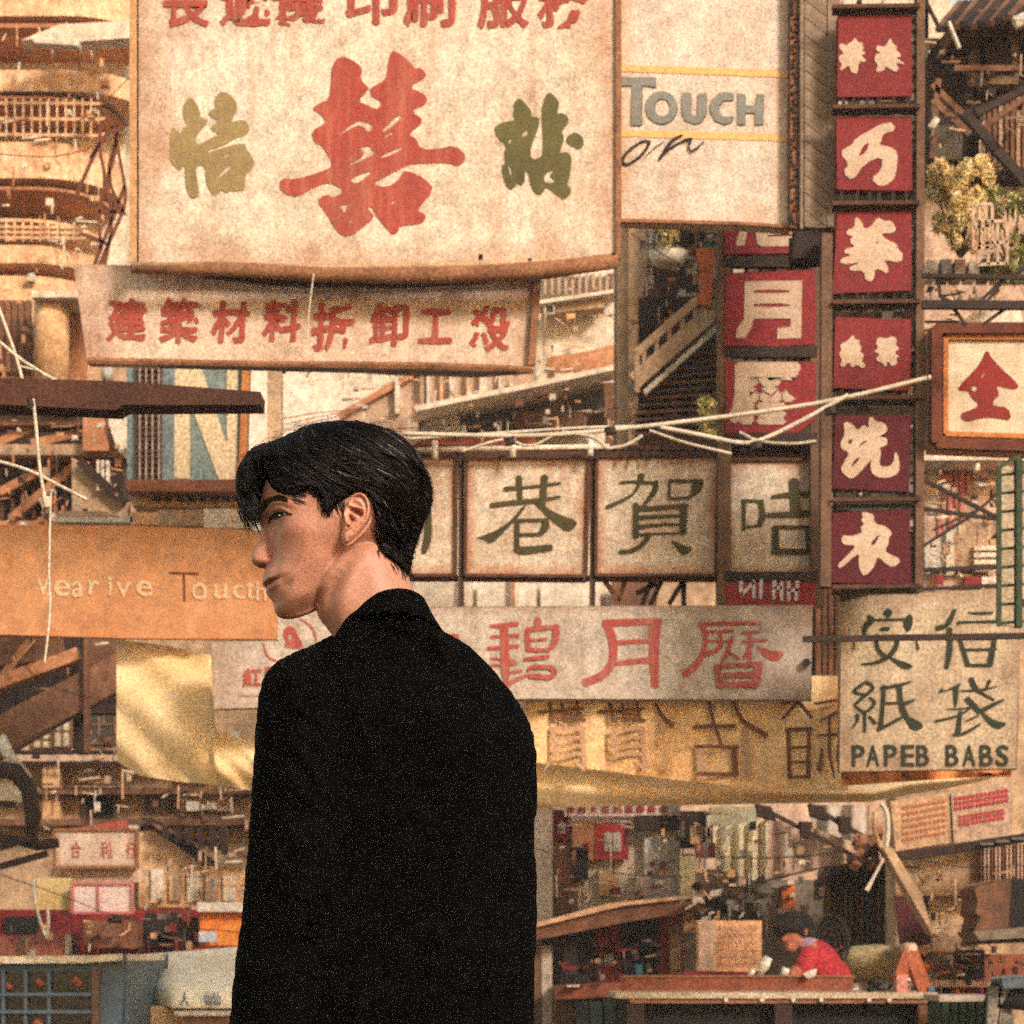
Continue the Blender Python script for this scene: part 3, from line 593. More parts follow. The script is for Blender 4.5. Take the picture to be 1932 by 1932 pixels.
# ---- big double-happiness hoarding
YB = 10.0
t = board([(262,-70),(1163,-70),(1165,490),(1120,497),(700,512),(560,508),(262,500)], YB, .10, cream, 'largest cream signboard with a huge red character between two olive ones', None)
f = Zm(800, 130, 3.22)
character(t, YB, redp, [[(620,118),(700,125),(790,175),(848,240),(820,330),(905,410),(900,430),(800,540),(880,570),(975,620),(1025,570),(1015,530),(950,510),(912,455),(930,405),(1065,340),(1085,200),(1105,80),(1140,62),(1230,110),(1320,200),(1340,235),(1385,218),(1440,265),(1445,310),(1280,405),(1420,465),(1460,520),(1435,578),(1290,625),(1435,725),(1300,830),(1295,860),(1350,890),(1392,990),(1560,990),(1710,950),(1840,1060),(1750,1162),(1660,1115),(1400,1125),(1300,1130),(1200,1175),(1080,1240),(935,1320),(1070,1355),(1200,1270),(1225,1195),(1300,1200),(1440,1270),(1525,1375),(1350,1570),(1420,1590),(1445,1640),(1400,1700),(1190,1710),(1185,1770),(1130,1800),(1090,1760),(985,1640),(930,1530),(885,1545),(975,1635),(800,1760),(760,1800),(680,1815),(600,1770),(520,1620),(410,1480),(490,1415),(580,1450),(680,1385),(570,1320),(500,1310),(380,1355),(240,1440),(150,1430),(60,1370),(75,1260),(200,1280),(480,1195),(575,1140),(455,945),(390,930),(355,820),(515,740),(440,650),(360,610),(440,555),(535,520),(550,300),(555,210)]], f=f,
  holes=[[(595,880),(740,760),(800,728),(880,725),(960,780),(890,835),(860,775),(790,765),(680,825)],[(1015,842),(1080,760),(1190,662),(1218,685),(1120,782)],[(1030,885),(1130,822),(1138,840),(1050,888)],[(800,985),(920,952),(940,1010),(968,1030),(820,1105),(655,1168),(780,1105),(860,1050),(850,995)],[(975,1088),(1100,1015),(1245,958),(1150,1035)],[(725,1290),(780,1245),(948,1188),(870,1265),(780,1318)],[(625,1520),(722,1508),(685,1560),(688,1612)],[(1092,1525),(1140,1472),(1155,1490)],[(708,1682),(748,1648),(748,1672)]])
f = Zm(480, 250, 5.52)
character(t, YB, oliv1, [[(440,200),(500,250),(580,380),(605,545),(715,550),(710,610),(600,720),(510,860),(530,950),(600,960),(780,840),(900,800),(810,750),(730,680),(900,590),(760,500),(700,450),(800,385),(850,380),(815,250),(870,150),(950,95),(1120,190),(1200,330),(1160,470),(1085,600),(1180,575),(1290,560),(1370,620),(1392,740),(1320,815),(1150,860),(1050,930),(900,1000),(740,1045),(700,1100),(860,1040),(1000,1000),(1200,945),(1310,950),(1340,1040),(1465,1200),(1450,1350),(1325,1440),(1320,1620),(1290,1715),(1210,1700),(1130,1720),(1070,1700),(1020,1755),(930,1680),(910,1730),(820,1790),(740,1700),(680,1560),(665,1280),(510,1310),(555,1600),(580,1790),(480,1845),(410,1780),(345,1600),(350,1305),(300,1310),(260,1385),(180,1310),(115,1260),(100,1000),(110,760),(145,670),(225,760),(300,770),(310,680),(400,650),(330,590),(300,350),(370,240)]], f=f,
  holes=[[(285,1100),(350,1098),(310,1128)],[(870,1500),(930,1415),(1060,1290),(1112,1310),(930,1485)],[(930,1182),(1080,1088),(1072,1120),(950,1190)]])
f = Zm(1420, 250, 5.52)
character(t, YB, oliv2, [[(570,210),(640,280),(775,440),(740,510),(880,515),(885,620),(820,830),(750,1000),(740,1160),(800,1205),(910,1160),(945,1050),(935,800),(920,450),(950,260),(1000,150),(1050,120),(1130,170),(1215,300),(1165,460),(1250,445),(1340,500),(1365,580),(1310,680),(1245,740),(1290,860),(1260,960),(1205,1110),(1330,1070),(1405,1150),(1405,1300),(1350,1580),(1320,1600),(1420,1710),(1290,1870),(1150,1760),(985,1640),(960,1720),(890,1785),(800,1740),(740,1600),(700,1400),(650,1370),(650,1570),(590,1625),(520,1580),(500,1640),(420,1705),(320,1600),(265,1290),(340,1280),(310,1130),(355,970),(240,890),(145,720),(200,640),(340,590),(500,570),(455,470),(480,390),(460,330),(500,250)],
  [(1320,850),(1400,780),(1480,770),(1570,820),(1615,940),(1550,1050),(1440,1000),(1320,930)]], f=f, holes=[[(580,830),(680,712),(718,780),(640,845)],[(382,940),(408,865),(445,890),(418,945)],[(380,1300),(408,1300),(455,1505),(428,1492)],[(960,1440),(1165,1350),(1035,1465),(1168,1560),(970,1592)]])
for ch, u, v, wd in (('長',352,12,85),('遞',463,10,95),('邊',563,12,100),('印',700,5,95),('刷',810,10,95),('服',950,12,95),('務',1062,12,92)):
    glyph(ch, t, YB, redp, u, v - 8, wd, 96, bold=.03, rough=.016, seed=u)
frame_edges(t, [(254,-70),(254,508)], YB, PX(14, YB), M('sand_trim', (196, 150, 104), (176, 128, 86)), .05)
obj('frame_edge', MB().bar(P(1166,-70,YB), P(1166,490,YB), .02, .04), rustl, t)
# drooping bottom rail
mb = MB(); mb.tube([P(u, v, YB - .05) for u, v in ((248,506),(420,508),(600,516),(760,520),(900,516),(1030,508),(1166,492))], [.022, .03, .034, .034, .036, .04, .03], 8)
obj('bottom_rail', mb, rustl, t, True)
mb = MB(); mb.tube([P(u, v, YB - .06) for u, v in ((248,500),(600,506),(900,500),(1150,488))], .014, 6); obj('bottom_rail', mb, M('pale_wood', (196, 164, 126), (170, 134, 98), scale=8), t, True)
mb = MB(); mb.tube([P(u, v, YB + .0) for u, v in ((380,520),(520,527),(760,530),(900,524),(1000,516))], [.01, .03, .032, .028, .012], 7); obj('underside_beam', mb, darks, t, True)
for u in (770, 815, 850): obj('bolt', MB().tube([P(u, 524, YB - .045), P(u, 524, YB - .08)], .012, 6), rustl, t)
# nails and dark specks
for u, v in ((1000,498),(907,490),(1158,486)): obj('bolt', MB().tube([P(u, v, YB - .06), P(u, v - 10, YB - .07)], .01, 6), darks, t)
# ---- TOUCH sign
YT = 10.12
t = board([(1169,-70),(1490,-70),(1492,430),(1400,424),(1169,418)], YT, .08, M('sign_pale', (212,196,178), (198,180,160), scale=1.3, streak=.5, edge=.4, sc=(186,136,90), gs=130), 'pale board with grey letters TOUCH between two yellow stripes', None, edge=rustl, ew=.014)
f = Zm(1800, 180, 3.715); grey = M('grey_blue_letters', (134,132,120), (118,118,108), grain=.25, gs=150); yel = M('yellow_stripe', (226,180,112), (206,160,98), grain=.25, gs=150)
for a, b, c_, d_ in (((60,40),(1890,100),(1890,180),(60,110)), ((60,750),(1890,790),(1890,870),(60,820))):
    character(t, YT, yel, [[a, b, c_, d_]], f=f, name='stripe', smooth=0, lift=.003)
def ring(cx, cy, rx, ry): return [(cx + rx * math.cos(k * math.pi / 12), cy + ry * math.sin(k * math.pi / 12)) for k in range(24)]
for off, mt, lf in ((8, darks, .0035), (0, grey, .006)):
    g2 = lambda p, o=off: f((p[0] + (0 if o == 0 else 6), p[1] + o))
    nm = 'letter' if off == 0 else 'letter_edge'
    character(t, YT, mt, [[(70,170),(450,180),(450,285),(300,265),(295,700),(180,700),(190,270),(75,265)]], f=g2, smooth=0, name=nm, lift=lf)
    character(t, YT, mt, [ring(510,505,172,180)], f=g2, smooth=0, name=nm, lift=lf, holes=[ring(520,505,84,94)])
    character(t, YT, mt, [[(735,350),(825,340),(830,560),(860,598),(900,590),(910,360),(1000,345),(995,580),(940,670),(860,685),(770,650),(728,560)]], f=g2, smooth=0, name=nm, lift=lf)
    character(t, YT, mt, [[(1290,350),(1285,430),(1180,430),(1130,500),(1150,590),(1210,610),(1290,600),(1270,670),(1190,690),(1090,650),(1040,540),(1050,430),(1130,350),(1210,335)]], f=g2, smooth=0, name=nm, lift=lf)
    character(t, YT, mt, [[(1340,350),(1420,360),(1425,480),(1540,490),(1550,355),(1620,360),(1615,690),(1530,690),(1530,570),(1420,565),(1420,690),(1340,690)]], f=g2, smooth=0, name=nm, lift=lf)
ink = M('dark_ink', (44,28,28), grain=.2, gs=150)
character(t, YT, ink, (), [[(385,880,20),(300,880,26),(150,985,30),(85,1095,34),(150,1125,28),(280,1040,30),(365,930,30),(378,875,30)]], f=f, name='letter', lift=.009)
character(t, YT, ink, (), [[(340,1040,8),(450,940,12),(540,880,8)],[(740,808,20),(620,880,36),(490,1075,30)],[(490,1070,16),(600,960,26),(735,880,26),(825,850,34)],[(835,850,34),(810,930,22),(830,985,24),(900,950,24),(970,880,14)]], f=f, name='letter', lift=.009)
# ---- rusty upright and hatched plank panel beside it
YU = 10.08
t = thing('sign_upright', P(1499, 430, YU), 'narrow rusty perforated upright at the right edge of the pale TOUCH board', 'post')
obj('post', MB().slab([(1489,-70),(1510,-70),(1508,432),(1487,428)], YU, .06), rustl, t)
R = random.Random(5)
for i in range(58):
    v = -60 + i * 8.4 + R.uniform(-2, 2); a = R.uniform(1493, 1504); obj('rivet', MB().box(P(a - R.uniform(2, 5), v, YU - .004), P(a + R.uniform(2, 4), v + R.uniform(2, 6), YU - .012)), darks if i % 3 else rust, t)
for e in (1489.5, 1508): obj('post_edge', MB().bar(P(e, -70, YU - .01), P(e, 430, YU - .01), .006, .02), darks, t)
t = thing('plank_panel', P(1545, 430, YU), 'tall narrow grey wooden panel with slanting plank joints beside the red column', 'panel')
plk = M('grey_plank', (146,124,100), (122,100,80), scale=4, grain=.32, gs=150, streak=.3, sc=(90,66,50))
obj('back_panel', MB().slab([(1510,-70),(1584,-70),(1580,433),(1508,428)], YU + .01, .05), M('plank_gap', (50,38,30)), t)
for i in range(15):  # slanting planks with open joints between them
    v0 = -66 + i * 33; a = max(v0, -70)
    pts = [(1518, v0), (1561, v0 + 34), (1561, min(v0 + 65, 432)), (1518, min(v0 + 31.5, 430))]
    if v0 + 20 < 432: obj('plank', MB().slab(pts, YU - .006, .016), plk, t)
for a, b in ((1509.5,1517),(1562,1582)): obj('plank', MB().slab([(a,-70),(b,-70),(b-1.5,432),(a-1,430)], YU - .012, .022), plk, t)
dk = M('dark_box', (34,24,20), (48,34,28), scale=7, grain=.3)
tag(obj('junction_box', MB().slab([(1500,434),(1579,432),(1578,484),(1500,481)], YU - .05, .14), dk, bevel=.01), 'dark brown metal box hanging under the grey plank panel', 'box')
# ---- second sign (demolition works)
Y2 = 10.13
t = board([(140,500),(1018,512),(1005,696),(900,703),(700,695),(500,690),(165,683)], Y2, .08, cream2, 'long dusty pinkish signboard with eight small red characters under the largest one', None)
f = lambda p: (p[0], p[1])
for i, (ch, u, v, wd, hh) in enumerate((('建',240,604,72,78),('築',339,606,72,82),('材',435,608,68,78),('料',533,606,68,78),('拆',628,618,76,88),('卸',735,612,70,80),('工',822,616,62,64),('殺',925,620,74,84))):
    glyph(ch, t, Y2, redp, u, v, wd, hh, bold=.035, rough=.018, shear=.05, seed=i + 20)
obj('frame_edge', MB().bar(P(1015,520,Y2-.02), P(1003,690,Y2-.02), .03, .03), rustl, t)
mb = MB(); mb.tube([P(u, v, Y2 - .03) for u, v in ((165,681),(500,688),(800,690),(1005,698))], .016, 6); obj('bottom_rail', mb, rustl, t)
mb = MB(); mb.tube([P(u, v, Y2 - .03) for u, v in ((300,690),(600,695),(900,703),(1000,700))], .011, 6); obj('bottom_rail', mb, darks, t)
# ---- tall red column on the right
YR = 9.95
t = thing('vertical_sign', P(1650, 1110, YR), 'tallest column of red panels on a brown steel frame right of the plank panel', 'sign')
for x, y0, y1, wd in ((1738,-70,1106,15),(1561,440,1106,19)):
    obj('post', MB().slab([(x-wd/2,y0),(x+wd/2,y0),(x+wd/2-3,y1),(x-wd/2-3,y1)], YR - .02, .07), post_m, t, bevel=.003)
RV = [(20,184,0),(208,362,1),(392,554,1),(590,730,2),(783,927,1),(962,1102,0)]
rails = [14, 203, 385, 571, 752, 944, 1108]
for v in rails:
    obj('rail', MB().bar(P(1570, v, YR - .03), P(1735, v - 2, YR - .03), .016, .03), rust, t); obj('rail', MB().bar(P(1570, v + 11, YR), P(1735, v + 9, YR), .014, .02), darks, t)
pan = [(1582,30,1717,28,1720,180,1581,181),(1580,221,1718,222,1720,358,1579,358),(1580,395,1718,393,1718,546,1573,552),(1578,600,1717,604,1716,735,1572,732),(1578,785,1718,785,1713,926,1570,922),(1572,966,1714,963,1718,1100,1560,1097)]
mats = [red1, red1, red1, red1, red2, red2]
PN = []
for q, mt in zip(pan, mats): PN.append(obj('panel', MB().slab([(q[0],q[1]),(q[2],q[3]),(q[4],q[5]),(q[6],q[7])], YR, .05), mt, t, bevel=.004))
R = random.Random(9)
for i, q in enumerate(pan): # short struts between panels and posts
    for k in range(7):
        v = q[1] + (q[7] - q[1]) * (k + .5) / 7 + R.uniform(-4, 4)
        obj('strut', MB().bar(P(1718, v, YR + .01), P(1731, v + R.uniform(-3, 3), YR + .01), .012, .012), darks, t)
        if i > 2: obj('strut', MB().bar(P(1566, v + 3, YR + .01), P(q[0] + 1, v, YR + .01), .012, .012), darks, t)
    for k in range(6):
        u = 1590 + k * 24 + R.uniform(-4, 4); obj('strut', MB().bar(P(u, q[7] + 2, YR + .01), P(u, min(q[7] + 24, 1112), YR + .01), .012, .012), darks, t)
for v, a in ((14, 1), (203, 0), (571, 1), (752, 0), (944, 1)):
    for k in range(3):
        u = 1584 + k * 48 + R.uniform(0, 10); obj('weathered_strip', MB().slab([(u, v + 8), (u + R.uniform(22, 40), v + 8), (u + R.uniform(22, 38), v + 15), (u, v + 16)], YR + .03, .01), greyc, t)
f = Zm(2430, 30, 2.247)
character(PN[0], YR, creamch, [[(398,178),(420,230),(447,235),(435,265),(466,285),(470,310),(430,310),(508,362),(430,345),(458,385),(440,410),(395,390),(372,370),(352,405),(300,408),(320,360),(296,340),(300,290),(345,285),(300,260),(318,228),(345,245),(375,235)]], f=f)
character(PN[0], YR, creamch, [[(170,178),(185,215),(222,215),(215,240),(230,255),(210,265),(245,290),(200,295),(252,342),(190,340),(188,412),(160,422),(135,395),(130,360),(78,402),(64,390),(85,360),(58,330),(70,295),(100,290),(62,250),(65,225),(90,222),(115,235),(130,215),(150,208)]], f=f)
character(PN[1], YR, creamch, [[(390,722),(445,790),(350,815),(345,850),(325,890),(400,900),(450,935),(440,1080),(400,1140),(330,1165),(270,1110),(340,1060),(350,960),(230,1010),(150,1130),(85,1065),(130,1015),(60,935),(160,880),(160,850)]], f=f, holes=[[(188,972),(215,900),(265,862),(242,935)]])
character(PN[2], YR, creamch, [[(185,1362),(215,1400),(225,1440),(270,1430),(315,1362),(360,1390),(405,1383),(440,1440),(420,1468),(335,1470),(370,1510),(447,1540),(450,1580),(487,1605),(472,1667),(350,1640),(385,1690),(387,1742),(300,1690),(292,1782),(240,1787),(225,1715),(133,1717),(130,1690),(215,1660),(80,1677),(63,1640),(155,1610),(93,1602),(105,1568),(170,1562),(128,1520),(160,1490),(108,1480),(115,1448),(165,1432),(165,1372)]], f=f, holes=[[(296,1532),(328,1526),(312,1540)],[(290,1575),(305,1573),(302,1585)],[(385,1580),(405,1582),(398,1590)]])
f = Zm(2000, 750, 1.932)
character(PN[3], YR, creamch, [[(965,443),(978,478),(1003,472),(996,500),(1014,520),(1000,540),(1028,560),(1010,590),(1038,627),(1010,637),(985,612),(960,637),(940,598),(908,632),(888,617),(905,590),(882,560),(900,530),(888,500),(930,485)]], f=f)
character(PN[3], YR, creamch, [[(1110,458),(1150,470),(1190,453),(1217,480),(1200,500),(1228,525),(1196,550),(1228,570),(1205,580),(1217,612),(1180,627),(1160,590),(1150,637),(1125,600),(1105,602),(1093,575),(1120,560),(1078,540),(1110,525),(1090,490)]], f=f)
f = Zm(2440, 1180, 6.9)
character(PN[4], YR, creamch, [[(270,395),(400,430),(490,580),(630,435),(720,540),(715,350),(780,265),(860,380),(970,385),(1060,440),(1105,520),(1080,600),(920,690),(1070,710),(1110,790),(1070,870),(900,930),(980,960),(930,1240),(1000,1300),(1150,1290),(1230,1180),(1240,1040),(1270,990),(1330,1100),(1350,1330),(1300,1440),(1150,1515),(950,1520),(820,1460),(760,1350),(760,1200),(790,1130),(700,1230),(560,1400),(380,1555),(260,1480),(145,1360),(240,1170),(320,1040),(280,980),(160,930),(160,780),(240,650),(210,420)]], f=f, holes=[[(298,790),(350,735),(412,745),(350,865)],[(338,1345),(470,1105),(555,1118),(450,1235)],[(480,945),(560,825),(650,765),(705,785),(600,835)]])
f = Zm(2440, 1480, 6.9)
character(PN[5], YR, creamch, [[(600,140),(740,160),(830,200),(830,330),(900,400),(1000,400),(1130,480),(1205,600),(1130,640),(1130,760),(1050,930),(1120,980),(1400,1110),(1215,1270),(1080,1190),(910,1050),(880,1090),(810,1290),(625,1450),(540,1310),(510,1150),(540,970),(350,1100),(150,1290),(80,1215),(250,1060),(480,820),(300,810),(200,790),(165,690),(220,600),(350,640),(620,550),(540,480),(640,370),(555,310),(620,250),(580,180)]], f=f, holes=[[(748,782),(930,585),(942,625),(830,832)]])
# ---- middle red column
YC = 10.92
t = thing('vertical_sign', P(1453, 1145, YC), 'shorter column of brighter red panels partly hidden behind the TOUCH board', 'sign')
for q in (((1366,405),(1500,405),(1500,476),(1368,480)), ((1370,516),(1537,510),(1537,648),(1368,655)), ((1370,684),(1537,684),(1537,790),(1500,820),(1370,822)), ((1370,1094),(1537,1094),(1537,1146),(1372,1142))):
    PN.append(obj('panel', MB().slab(list(q), YC, .05), red3, t, bevel=.004))
f = Zm(2000, 750, 1.932); g0 = Zm(2000, 0, 1.932)
character(PN[-4], YC, creamch, [[(335,1265),(370,1290),(350,1390),(305,1395),(300,1370)],[(370,1270),(640,1265),(640,1325),(480,1330),(480,1342),(640,1338),(640,1395),(440,1395),(420,1380),(410,1290)]], f=g0, smooth=0)
character(PN[-3], YC, creamch, [[(352,145),(675,140),(670,465),(535,470),(535,410),(610,400),(612,355),(400,355),(390,400),(355,465),(300,465),(305,420),(345,360)]], f=f, smooth=0, holes=[[(400,192),(606,192),(606,212),(400,212)],[(400,270),(606,270),(606,290),(400,290)]])
glyph('曆', PN[-2], YC, creamch, 1446, 748, 116, 100, bold=.05, rough=.006)
glyph('厂', PN[-2], YC, creamch, 1440, 742, 128, 108, bold=.05, rough=.006, lift=.003)
f = Zm(2000, 1500, 1.932)
for i, s in enumerate(([(330,395),(330,470)],[(400,390),(405,485)],[(445,385),(440,490)],[(330,470),(400,400)],[(520,390),(515,490)],[(560,395),(560,500)],[(520,430),(560,425)],[(600,395),(600,500)],[(650,390),(640,500)],[(600,445),(650,440)])):
    character(PN[-1], YC, M('faded_white', (206,190,186), (180,164,164), gs=120), (), [[(a, b, 20) for a, b in s]], f=f, name='brush_mark')
for x in (1366, 1541): obj('post', MB().bar(P(x, 405, YC + .03), P(x, 1146, YC + .03), .06, .05), post_m, t)
for v in (495, 665, 828, 1090): obj('rail', MB().bar(P(1366, v, YC + .02), P(1541, v, YC + .02), .05, .04), darks, t)
for k in range(12):
    u = 1380 + (k % 6) * 27; v = 497 if k < 6 else 667; obj('strut', MB().bar(P(u, v - 16, YC + .05), P(u, v + 18, YC + .05), .015, .02), rust, t)
# ---- row of light boxes
YL = 11.0
LBX = [((700,862),(862,862),(860,1086),(700,1086)), ((880,864),(1112,864),(1106,1088),(878,1086)), ((1126,862),(1356,860),(1350,1086),(1124,1086)), ((1372,868),(1544,868),(1543,1088),(1370,1086))]
LN = ['cream lightbox with one olive stroke, half hidden behind the man', 'cream lightbox with an olive character, second in the row from the man', 'cream lightbox with a wide olive character, third in the row from the man', 'cream lightbox at the right end of the row, cut by the red column frame']
LT = []
for q, lb in zip(LBX, LN):
    t = board(list(q), YL, .16, boxc, lb, 'row of square lightboxes', name='lightbox', edge=rust, ew=.014); LT.append(t)
character(LT[0], YL, oliv3, (), [[(495,-80,20),(492,40,40),(488,150,46),(465,232,30)]], f=Zm(1000, 1500, 1.932))
f = Zm(1380, 1360, 5.682)
character(LT[1], YL, oliv3, [[(1020,640),(1180,640),(1250,720),(1450,830),(1790,950),(1720,1080),(1590,1140),(1400,1000),(1290,910),(1150,760)],[(850,700),(930,690),(780,900),(560,1120),(340,1345),(200,1250),(60,1230),(230,1180),(500,1060),(700,900)]],
  [[(800,210,110),(815,640,90)],[(1225,200,120),(1190,680,110)],[(565,415,90),(900,390,55),(1200,360,60),(1495,318,45)],[(330,690,90),(700,645,90),(1100,610,80),(1490,545,50)],[(770,930,90),(762,1400,90)],[(760,945,60),(1250,930,56)],[(1230,925,110),(1240,1050,130),(1130,1180,80)],[(790,1180,60),(1180,1170,60)],[(740,1390,90),(860,1440,130),(1340,1390,110)]], f=f)
f = Zm(1760, 1360, 6.0375)
character(LT[2], YL, oliv3, [[(1600,330),(1820,280),(1825,340),(1780,480),(1600,610),(1530,600),(1600,490)],[(1210,1320),(1430,1420),(1660,1480),(1460,1640),(1330,1500)]],
  [[(340,330,60),(560,320,60),(990,340,64)],[(715,190,120),(700,330,110)],[(690,320,60),(580,520,50),(350,660,70),(110,765,80)],[(980,300,80),(960,450,100),(850,620,80),(760,740,70)],[(1220,290,60),(1210,620,50)],[(1205,300,60),(1800,300,70)],[(1190,620,44),(1400,602,50),(1600,590,50)],[(620,700,100),(620,1290,110)],[(600,760,130),(800,790,90),(1540,735,80)],[(1470,720,130),(1450,1220,120)],[(640,950,90),(1000,930,60),(1400,915,50)],[(640,1115,80),(1000,1080,50),(1400,1065,40)],[(600,1250,60),(1000,1235,40),(1470,1220,40)],[(840,1270,100),(740,1420,90),(520,1540,76),(340,1550,70)]], f=f)
f = Zm(2000, 1500, 1.932)
character(LT[3], YL, oliv3, (), [[(345,-68,24),(345,105,22)],[(335,-62,20),(455,-60,22)],[(440,-62,30),(452,30,36),(430,80,26)],[(350,86,14),(440,78,14)],[(628,-180,56),(640,20,60)],[(505,-84,22),(640,-100,34),(740,-95,34)],[(480,18,26),(600,16,36),(740,8,38)],[(525,92,40),(525,230,38)],[(508,88,20),(740,88,24)],[(718,90,50),(718,228,46)],[(508,226,36),(740,226,34)]], f=f)
t = thing('steel_support', P(1200, 1092, YL), 'thin rusty steel frame with uprights holding the row of cream lightboxes', 'frame', None)
for v, wd in ((1091, .022), (858, .03), (845, .02)): obj('rail', MB().bar(P(700, v, YL + .05), P(1546, v + 2, YL + .05), wd, .05), rust, t)
for u in (868, 873.5, 1116, 1121, 1360, 1366): obj('upright', MB().bar(P(u, 845, YL + .02), P(u - 1, 1150, YL + .02), .013, .04), darks if u % 2 else rust, t)
for (a, b) in (((1140,1095),(1168,1135)),((1168,1135),(1180,1092)),((1230,1092),(1210,1146)),((1250,1092),(1225,1146)),((1262,1140),(1290,1095)),((1290,1095),(1290,1146)),((1200,1120),(1240,1100))):
    obj('brace', MB().bar(P(*a, YL + .1), P(*b, YL + .1), .022, .02), darks if a[0] > 1190 else rustl, t)
# ---- white board with the red logo and three red characters
YW = 10.88
t = board([(400,1209),(524,1208),(524,1150),(540,1146),(1532,1143),(1531,1320),(1000,1318),(405,1336)], YW, .07, greyc, 'grey white signboard with three tall red characters and a round red logo at its left', None)
f = Zm(1380, 1780, 1.894)
character(t, YW, redp2, (), [[(110,105,22),(260,90,28)],[(110,165,18),(265,155,22)],[(90,230,22),(265,215,22)],[(110,282,14),(240,297,20)],[(100,325,16),(250,312,18)],[(185,100,44),(190,300,48),(195,430,30)],[(200,440,14),(235,408,26),(330,375,16),(440,385,18)],[(215,362,14),(282,350,18)],[(370,60,34),(372,112,34)],[(312,125,28),(318,240,26)],[(308,125,28),(485,105,26)],[(475,108,36),(466,190,34),(432,236,24)],[(320,236,22),(440,236,22)],[(330,182,12),(422,175,16)],[(300,287,20),(432,274,28)],[(318,350,22),(340,332,24),(440,334,28),(462,362,30),(430,388,26),(325,382,22)]], f=f)
character(t, YW, redp2, (), [[(735,88,42),(1055,76,34)],[(752,88,44),(785,180,46),(785,290,44),(735,370,46),(630,420,48)],[(1022,80,62),(1015,260,54),(1022,440,40)],[(800,196,26),(990,184,24)],[(800,312,24),(990,290,34)]], f=f)
character(t, YW, redp2, [[(1570,195),(1650,238),(1748,248),(1695,308),(1620,275)]], [[(1265,92,26),(1612,86,20)],[(1282,90,44),(1300,190,24),(1262,300,36),(1182,372,44)],[(1310,136,18),(1452,130,18)],[(1300,186,14),(1452,190,14)],[(1380,132,22),(1380,220,24),(1300,260,26)],[(1450,160,14),(1420,250,26),(1390,300,16)],[(1500,142,16),(1606,130,16)],[(1500,188,14),(1640,180,18)],[(1545,130,22),(1545,295,22)],[(1560,205,14),(1510,280,20)],[(1430,245,14),(1485,285,20)],[(1362,320,34),(1382,440,44)],[(1350,325,24),(1612,315,30)],[(1598,310,44),(1578,430,46)],[(1400,378,30),(1570,372,34)],[(1370,424,34),(1590,430,36)]], f=f)
f = Zm(0, 1500, 1.932)
character(t, YW, redp2, (), [[(1490,745,8),(1515,815,12),(1575,850,10)]], f=f, name='logo_arc')
character(t, YW, redp2, (), [[(1700,606,8),(1765,655,10),(1792,735,8)]], f=f, name='logo_arc')
character(t, YW, redp2, [[(1640,642),(1672,660),(1700,720),(1722,775),(1600,770),(1625,735),(1598,700),(1612,660)]], f=f, name='logo_figure', holes=[[(1636,690),(1652,690),(1650,725),(1634,725)]])
glyph('紅', t, YW, redp2, 476, 1278, 34, 34, bold=.04); glyph('星', t, YW, redp2, 512, 1276, 30, 34, bold=.04)
character(t, YW, redp2, [[(845,1196),(866,1196),(866,1215),(845,1215)],[(820,1190),(838,1190),(838,1222),(818,1222)]], smooth=0)
character(t, YW, M('logo_grey_line', (176,140,120)), (), [[(450,1312,4),(500,1313,4)]], name='underline')
obj('bolt', MB().tube([P(1522, 1250, YW - .01), P(1522, 1250, YW - .04)], .02, 6), darks, t)
# ---- paper bag shop sign
YP = 10.3
t = board([(1587,1136),(1640,1122),(1926,1110),(1918,1450),(1586,1454)], YP, .07, M('sign_tan', (192,172,142), (172,150,122), scale=1.4, streak=.5, edge=.5, sc=(124,88,60), gs=82), 'tan shop sign with four dark green characters and English lettering below', None)
f = Zm(2460, 1750, 3.578)
character(t, YP, green4, [[(680,215),(740,162),(772,230),(750,340),(705,375),(660,280)],[(500,615),(560,635),(785,712),(705,775),(560,685)]], [[(500,125,40),(505,165,100),(510,205,40)],[(320,240,28),(690,232,26)],[(295,195,30),(330,240,70),(270,310,60),(255,395,30)],[(430,335,40),(515,330,44)],[(385,390,34),(395,530,44),(470,620,50)],[(600,400,44),(590,520,50),(500,630,50),(360,690,34),(230,698,16)],[(148,470,18),(150,555,12)],[(800,450,16),(825,550,26)]], f=f)
character(t, YP, green4, (), [[(1205,130,40),(1150,250,56),(1110,300,50),(1015,325,60)],[(1150,330,60),(1150,560,64),(1118,745,46)],[(1350,165,18),(1480,168,28),(1605,160,20)],[(1235,275,40),(1300,262,26),(1640,255,34)],[(1255,430,40),(1345,720,52)],[(1240,425,40),(1640,425,44)],[(1290,552,26),(1640,545,28)],[(1625,440,40),(1600,560,60),(1572,720,56)],[(1340,712,30),(1585,712,36)]], f=f)
character(t, YP, green4, [[(650,1195),(700,1230),(910,1345),(775,1418),(690,1305)]], [[(270,885,40),(350,950,36),(240,1050,40),(150,1135,26)],[(270,890,30),(150,985,36),(255,1018,30)],[(310,1050,24),(365,1110,34),(262,1205,34),(150,1125,22)],[(262,1200,36),(262,1412,30)],[(180,1228,46),(185,1290,34),(125,1382,12)],[(310,1250,26),(375,1322,40)],[(748,885,20),(600,925,34),(430,955,30)],[(462,930,50),(450,1150,40),(425,1380,52)],[(400,1392,36),(640,1265,34)],[(450,1112,24),(640,1105,26),(700,1105,44),(792,1075,16)],[(625,920,56),(640,1100,52),(690,1250,64)]], f=f)
